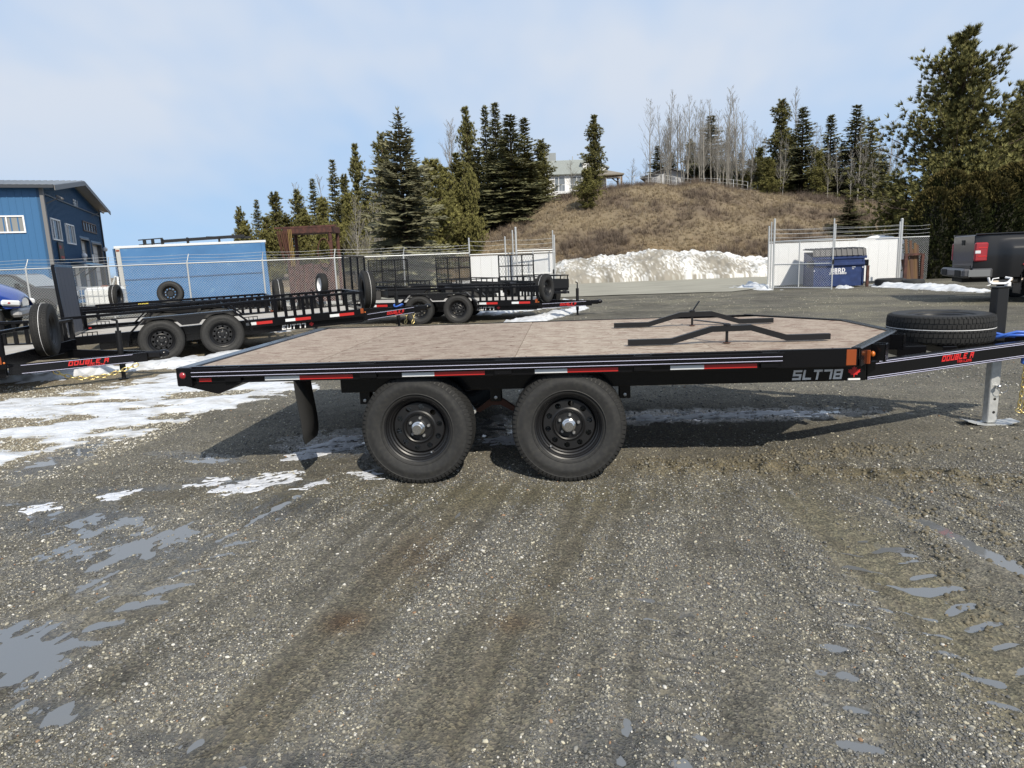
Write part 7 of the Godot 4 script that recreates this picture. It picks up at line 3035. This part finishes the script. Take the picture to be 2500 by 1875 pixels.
func hedge_mesh(sd: int, H: float, R: float) -> Array:
	var r := RandomNumberGenerator.new()
	r.seed = sd
	var nz := noise(sd, 1.1, 3)
	var b := MB.new()
	b.flat()
	var core := MB.new()
	var prof := []
	for k in 13:
		var t := k / 12.0
		prof.append(Vector2(maxf(R * 0.86 * pow(maxf(1.0 - pow(t, 5.0), 0.0), 0.55) * (0.85 + 0.15 * minf(t * 6.0, 1.0)), 0.0), H * 0.96 * t - 0.1))
	core.lathe(prof, Transform3D(Basis(Vector3.RIGHT, Vector3.FORWARD, Vector3.UP), Vector3.ZERO), 14, 9.0)
	for i in 9500:
		var t := r.randf()
		t = 1.0 - pow(1.0 - t, 1.15)
		var a := r.randf() * TAU
		var p0 := Vector3(cos(a), 0, sin(a))
		var lump := nz.get_noise_3d(p0.x * 1.6, t * H * 1.1, p0.z * 1.6)
		var rad := R * pow(maxf(1.0 - pow(t, 5.0), 0.0), 0.5) * (0.9 + 0.1 * minf(t * 6.0, 1.0)) * (0.93 + 0.26 * lump) * r.randf_range(0.86, 1.04)
		var p := p0 * rad + Vector3.UP * (H * t)
		var d := (p0 * r.randf_range(0.5, 1.0) + Vector3.UP * r.randf_range(0.3, 1.3) + Vector3(r.randf_range(-0.5, 0.5), 0, r.randf_range(-0.5, 0.5))).normalized()
		var l := r.randf_range(0.10, 0.21)
		var gold := clampf(smoothstep(0.66, 1.02, t + 0.4 * lump) * 0.75 + 0.08 * r.randf(), 0.0, 1.0)
		var c := Color(0.024, 0.029, 0.012).lerp(Color(0.090, 0.072, 0.027), gold) * r.randf_range(0.8, 1.6)
		spray(b, p, d, Vector3(r.randf_range(-1, 1), r.randf_range(-0.3, 0.3), r.randf_range(-1, 1)).normalized(), l, l * 0.26, c)
	return [core.mesh(), b.mesh()]

const CONIFERS := [
	["pine", -30.45, -63.82, 7.54, 1.10, "leftmost small conifer beside the blue cargo box"],
	["spruce", -29.69, -66.04, 8.20, 1.30, "dark thin spruce, second from the left end of the tree line"],
	["pine", -25.39, -60.27, 8.12, 1.70, "bright broad pine left of the rusty rack"],
	["pine", -24.21, -62.51, 8.68, 1.40, "pine rising just behind the rusty rack"],
	["spruce", -23.49, -64.79, 9.71, 1.50, "spruce right above the rusty rack"],
	["bushy", -19.80, -56.47, 7.07, 1.70, "low bushy pine behind the right end of the rusty rack"],
	["spruce", -22.93, -69.33, 11.98, 1.70, "dark tall spruce among bare stems left of the big near spruce"],
	["pine", -21.29, -71.87, 13.98, 1.50, "slender tall pine left of the big near spruce"],
	["bushy", -18.26, -58.73, 7.57, 1.60, "low pine behind the leaning bare stems"],
	["pine", -15.90, -61.97, 13.13, 1.70, "round topped pine touching the big near spruce on its left"],
	["bigspruce", -8.15, -35.38, 9.11, 3.30, "biggest nearest spruce standing just behind the yard fence"],
	["bushy", -9.64, -51.53, 8.89, 2.60, "broad yellow green pine right of the big near spruce"],
	["bushy", -7.01, -53.73, 8.59, 1.20, "small yellow green pine on the slope right of the broad one"],
	["pine", -8.96, -67.12, 15.92, 1.60, "tall round topped pine left of the dark spruce cluster"],
	["spruce", -7.86, -73.57, 17.20, 1.70, "slender left spire of the dark spruce cluster"],
	["spruce", -6.61, -71.57, 16.90, 2.20, "tallest middle spire of the dark spruce cluster"],
	["spruce", -4.56, -63.08, 14.06, 2.90, "broad dark spruce in front of the cluster left of the house"],
	["spruce", -3.63, -69.44, 15.00, 2.20, "right spire of the dark spruce cluster"],
	["pine", -2.03, -69.21, 13.00, 1.70, "thin open pine next to the house chimney"],
	["pine", 3.22, -71.09, 15.30, 1.50, "tall lone pine in front of the house"],
	["bushy", 2.01, -58.56, 8.62, 1.45, "small bushy pine at the foot of the lone pine"],
	["spruce", 17.57, -85.88, 17.25, 2.80, "dark spruce inside the bare aspen stand"],
	["spruce", 11.75, -89.02, 14.70, 1.60, "dark spruce behind the shed"],
	["spruce", 13.23, -86.90, 13.54, 1.50, "dark spruce right of the shed behind bare stems"],
	["pine", 15.87, -89.50, 15.44, 1.40, "pine deep inside the bare aspen stand"],
	["spruce", 21.45, -87.52, 13.22, 1.50, "dark spruce at the right end of the aspen stand"],
	["pine", 19.74, -72.83, 11.67, 1.40, "short pine left of the tall pine pair"],
	["pine", 23.37, -78.21, 17.25, 2.10, "tallest pine right of the aspen stand"],
	["spruce", 24.17, -73.85, 15.33, 2.60, "broad green spruce right of the tallest hill pine"],
	["spruce", 29.29, -80.46, 15.65, 2.10, "medium spruce midway between the broad green and grey ones"],
	["spruce", 30.39, -76.48, 15.71, 2.60, "grey green spruce left of the big right hand pine"],
	["spruce", 30.87, -74.13, 13.79, 2.00, "narrow spruce just left of the big right hand pine"],
	["bushy", 24.87, -71.02, 10.62, 1.40, "low pine below the medium spruce"],
	["bushy", 19.94, -70.57, 10.37, 1.50, "low pine at the top of the slope right of the aspens"],
	["spruce", 21.00, -53.35, 4.88, 1.50, "small dark spruce on the slope above the dumpster"],
	["bigpine", 19.63, -37.12, 11.61, 4.70, "biggest pine towering over the hedge on the right"],
	["bigpine", 24.69, -40.26, 9.73, 3.60, "pine cut by the right edge of the picture"],
	["bushy", 24.39, -41.80, 7.08, 2.60, "spreading pine behind the hedge right of the biggest pine"],
	["bushy", 17.80, -38.81, 4.86, 1.70, "low yellow green pine left of the hedge"],
	["bushy", -28.05, -59.63, 5.81, 1.60, "dense conifer filling the tree mass left of the big near spruce"],
	["bushy", -24.87, -56.84, 5.83, 1.70, "dense conifer filling the tree mass left of the big near spruce"],
	["pine", -23.57, -57.99, 5.92, 1.70, "dense conifer filling the tree mass left of the big near spruce"],
	["bushy", -22.86, -60.22, 6.66, 1.70, "dense conifer filling the tree mass left of the big near spruce"],
	["spruce", -20.46, -62.56, 7.21, 1.60, "dense conifer filling the tree mass left of the big near spruce"],
	["pine", -21.18, -67.12, 10.21, 1.50, "dense conifer filling the tree mass left of the big near spruce"],
	["spruce", -17.89, -63.11, 9.10, 1.80, "dense conifer filling the tree mass left of the big near spruce"],
	["bushy", -16.48, -55.55, 6.12, 1.80, "dense conifer filling the tree mass left of the big near spruce"],
	["spruce", -14.81, -59.48, 10.16, 2.00, "dense conifer filling the tree mass left of the big near spruce"],
	["bushy", -14.25, -52.81, 6.85, 1.80, "dense conifer filling the tree mass left of the big near spruce"],
	["pine", -12.32, -57.58, 9.78, 1.80, "dense conifer filling the tree mass between the big near spruce and the house"],
	["bushy", -10.53, -51.14, 7.19, 2.00, "dense conifer filling the tree mass between the big near spruce and the house"],
	["bushy", -10.02, -59.76, 9.50, 2.00, "dense conifer filling the tree mass between the big near spruce and the house"],
	["pine", -9.63, -64.21, 11.35, 1.90, "dense conifer filling the tree mass between the big near spruce and the house"],
	["spruce", -7.97, -66.50, 12.02, 2.00, "dense conifer filling the tree mass between the big near spruce and the house"],
	["bushy", -8.11, -54.45, 7.42, 1.80, "dense conifer filling the tree mass between the big near spruce and the house"],
	["spruce", -6.39, -64.45, 11.22, 2.30, "dense conifer filling the tree mass between the big near spruce and the house"],
	["spruce", -3.14, -63.65, 10.94, 2.20, "dense conifer filling the tree mass between the big near spruce and the house"],
	["pine", -2.33, -65.66, 10.37, 1.90, "dense conifer filling the tree mass between the big near spruce and the house"],
	["spruce", -5.57, -66.84, 12.79, 2.20, "dense conifer filling the tree mass between the big near spruce and the house"],
	["spruce", 19.21, -87.20, 12.49, 1.90, "dark conifer filling the back of the bare aspen stand"],
	["spruce", 20.68, -88.31, 12.30, 1.90, "dark conifer filling the back of the bare aspen stand"],
	["spruce", 16.93, -88.22, 13.55, 2.00, "dark conifer filling the back of the bare aspen stand"],
	["pine", 21.00, -81.07, 11.55, 1.70, "dark conifer filling the back of the bare aspen stand"],
	["spruce", 22.97, -79.24, 11.83, 1.90, "dark conifer filling the tree line between the aspen stand and the biggest pine"],
	["spruce", 25.02, -79.68, 13.33, 1.90, "dark conifer filling the tree line between the aspen stand and the biggest pine"],
	["spruce", 26.76, -77.56, 12.05, 1.80, "dark conifer filling the tree line between the aspen stand and the biggest pine"],
	["spruce", 27.14, -75.34, 10.91, 1.80, "dark conifer filling the tree line between the aspen stand and the biggest pine"],
	["spruce", 29.70, -77.85, 12.32, 1.80, "dark conifer filling the tree line between the aspen stand and the biggest pine"],
	["spruce", 30.16, -73.60, 11.18, 1.90, "dark conifer filling the tree line between the aspen stand and the biggest pine"],
	["spruce", 32.92, -75.79, 10.69, 1.90, "dark conifer filling the tree line between the aspen stand and the biggest pine"],
	["bushy", 22.71, -73.83, 10.24, 1.60, "dark conifer filling the tree line between the aspen stand and the biggest pine"],
]
const BARE := [[9.2, -75.0, 17.2], [10.6, -77.0, 16.7], [11.5, -76.3, 17.9], [12.6, -79.4, 17.4], [13.0, -78.2, 16.6], [13.4, -77.5, 17.8], [13.7, -75.2, 16.3], [15.3, -80.7, 17.8], [15.5, -78.4, 16.5], [16.0, -77.6, 17.4], [16.1, -75.4, 16.0], [17.6, -79.6, 16.1], [17.5, -76.9, 18.3], [18.1, -77.7, 16.9], [19.3, -80.1, 18.1], [18.9, -75.5, 15.7], [20.0, -77.5, 15.0], [10.8, -74.7, 15.0], [14.4, -73.9, 14.6], [16.5, -73.0, 14.0], [18.1, -73.1, 13.8], [19.9, -75.2, 13.5], [20.1, -73.1, 12.9], [12.3, -72.7, 14.2], [27.2, -85.0, 19.4], [36.6, -85.0, 14.9], [38.4, -87.4, 15.9], [38.2, -85.0, 14.3], [29.6, -71.6, 11.8], [26.9, -71.3, 11.4], [27.3, -69.2, 10.6], [30.3, -71.4, 10.4], [7.1, -73.7, 11.2], [8.7, -75.9, 11.5], [1.0, -64.9, 10.3], [-14.1, -46.6, 6.0], [-14.0, -47.7, 6.4], [-13.4, -46.6, 5.6], [-13.5, -48.8, 6.6], [-12.8, -47.7, 6.0], [-15.1, -48.5, 5.9], [-12.6, -75.0, 15.8], [-12.3, -77.2, 16.7], [-11.1, -74.8, 14.4], [-24.5, -71.0, 10.8], [-27.9, -72.7, 10.5], [-19.6, -71.9, 13.4]]
const CEDARS := [[15.61, -30.87, 3.69, 0.95], [16.43, -31.48, 4.42, 1.10], [16.68, -30.56, 3.73, 1.00], [17.59, -31.24, 4.26, 1.10], [17.95, -30.70, 3.93, 1.05], [18.91, -31.30, 4.53, 1.10], [19.27, -30.73, 4.60, 1.10], [20.39, -31.22, 4.53, 1.10], [20.95, -30.84, 4.45, 1.10]]

func _trees() -> void:
	var needle := vmat(0.75, 0.25)
	needle.backlight_enabled = true
	needle.backlight = Color(0.16, 0.16, 0.07)
	needle.cull_mode = BaseMaterial3D.CULL_DISABLED
	var bark := mat(lin(0.11, 0.08, 0.06), 0.9)
	var proto := {}
	var dims := {"spruce": [9.0, 1.7], "pine": [9.0, 1.5], "bushy": [5.0, 1.6], "bigspruce": [9.4, 2.6], "bigpine": [11.6, 4.5]}
	for k in 3:
		proto["spruce%d" % k] = spruce_mesh(300 + k, 9.0, 1.75, 0.24, Color(0.150, 0.148, 0.080))
		proto["pine%d" % k] = pine_mesh(320 + k, 9.0, 1.5, 0.1, 0.30, 0.22, Color(0.155, 0.148, 0.060), 0.62)
		proto["bushy%d" % k] = pine_mesh(340 + k, 5.0, 1.6, 0.02, 0.20, 0.17, Color(0.178, 0.168, 0.062), 0.7)
	proto["bigspruce0"] = spruce_mesh(360, 9.4, 2.7, 0.2, Color(0.155, 0.150, 0.092), 1.0)
	proto["bigpine0"] = pine_mesh(370, 11.6, 4.5, 0.14, 0.30, 0.25, Color(0.150, 0.142, 0.056), 0.80)
	proto["bigpine1"] = pine_mesh(371, 11.6, 4.5, 0.1, 0.30, 0.25, Color(0.138, 0.132, 0.054), 0.80)
	var n := 0
	for c in CONIFERS:
		var kind: String = c[0]
		var v := n % 3
		if kind == "bigspruce":
			v = 0
		if kind == "bigpine":
			v = n % 2 if n > 35 else 0
		var pr: Array = proto["%s%d" % [kind, v]]
		var y := ground_h(c[1], c[2])
		var h: float = c[3] - y
		var nm := "spruce_tree" if kind.contains("spruce") else "pine_tree"
		var t := thing(nm, c[5], "tree", Vector3(c[1], y, c[2]), n * 2.4, "conifers along the hill and yard edge")
		var wd: float = c[4] / dims[kind][1] * (1.25 if kind == "spruce" else 1.0)
		t.scale = Vector3(wd, h / dims[kind][0], wd)
		put("trunk", pr[0], bark, t)
		put("crown", pr[1], needle, t)
		n += 1
	# bare aspens
	var pale := mat(Color.WHITE, 0.85)
	pale.albedo_texture = noise_tex(noise(45, 0.03, 3), 256, ramp([[0.0, lin(0.11, 0.098, 0.085)], [0.4, lin(0.21, 0.195, 0.17)], [1.0, lin(0.34, 0.325, 0.29)]]))
	tri_map(pale, Vector3(1.0, 0.4, 1.0))
	var am := []
	for k in 6:
		am.append(aspen_mesh(400 + k, 9.0))
	n = 0
	for a in BARE:
		var x: float = a[0]
		var z: float = a[1]
		var y := ground_h(x, z)
		var lab := "bare pale aspen in the dense leafless stand right of the shed"
		if n == 24:
			lab = "bare aspen whose top shows between the tallest hill pine and the broad spruce"
		elif n >= 25 and n <= 31:
			lab = "bare thin aspen among the conifers right of the broad green spruce"
		elif n == 32 or n == 33:
			lab = "small bare tree on the crest between the timber shelter and the shed"
		elif n == 34:
			lab = "single thin bare sapling in front of the white house"
		elif n >= 35 and n <= 40:
			lab = "leaning bare stem on the low slope left of the big near spruce"
		elif n >= 41:
			lab = "bare treetop showing faintly behind the left hand conifers"
		var t := tag(put("aspen_tree", am[n % 6], pale), lab, "tree", "bare deciduous trees") as MeshInstance3D
		t.position = Vector3(x, y, z)
		var h: float = a[2] - y
		t.scale = Vector3(maxf(h / 9.0, 0.6), h / 9.0, maxf(h / 9.0, 0.6))
		t.rotation.y = n * 1.9
		if n >= 35 and n <= 40:
			t.rotation = Vector3(0.0, 0.0, -0.16 + 0.05 * (n % 3))
		n += 1
	# more of the stand: thin stems packed behind and between
	var r := RandomNumberGenerator.new()
	r.seed = 12
	for k in 26:
		var x := r.randf_range(10.5, 22.0)
		var z := -r.randf_range(70.0, 84.0)
		var t := tag(put("aspen_tree", am[k % 6], pale), "bare pale aspen in the dense leafless stand right of the shed", "tree", "bare deciduous trees") as MeshInstance3D
		t.position = Vector3(x, ground_h(x, z), z)
		var s := r.randf_range(0.55, 0.9)
		t.scale = Vector3(s * 0.8, s, s * 0.8)
		t.rotation.y = r.randf() * TAU
	for k in 16:
		var x := r.randf_range(24.0, 34.0)
		var z := -r.randf_range(66.0, 78.0)
		var t := tag(put("aspen_tree", am[k % 6], pale), "bare thin aspen among the conifers right of the broad green spruce", "tree", "bare deciduous trees") as MeshInstance3D
		t.position = Vector3(x, ground_h(x, z), z)
		var s := r.randf_range(0.5, 0.85)
		t.scale = Vector3(s * 0.8, s, s * 0.8)
		t.rotation.y = r.randf() * TAU
	# clipped cedars
	var hm := [hedge_mesh(500, 4.2, 1.0), hedge_mesh(501, 4.2, 1.0), hedge_mesh(502, 4.2, 1.0)]
	var coat := vmat(0.8, 0.2)
	coat.cull_mode = BaseMaterial3D.CULL_DISABLED
	var inner := mat(lin(0.012, 0.012, 0.006), 0.95)
	var cl := ["leftmost tall golden topped cedar of the dark hedge", "second cedar of the dark hedge, its gold top the widest", "third cedar of the dark hedge, over the pickup's tailgate", "fourth cedar of the dark hedge behind the pickup's bed", "fifth cedar of the dark hedge, tall, behind the pickup", "sixth cedar of the dark hedge, near the picture's right edge", "seventh cedar of the dark hedge, cut by the picture's edge", "eighth cedar of the dark hedge, beyond the picture's edge", "ninth cedar of the dark hedge, furthest right"]
	n = 0
	for c in CEDARS:
		var t := thing("cedar_shrub", cl[n], "hedge", Vector3(c[0], 0, c[1]), n * 1.3, "cedars of the dark hedge")
		t.scale = Vector3(c[3], c[2] / 4.2, c[3])
		put("dark_core", hm[n % 3][0], inner, t)  # opaque dark core added inside the foliage against see-through, no stem is modelled
		put("foliage", hm[n % 3][1], coat, t)
		n += 1
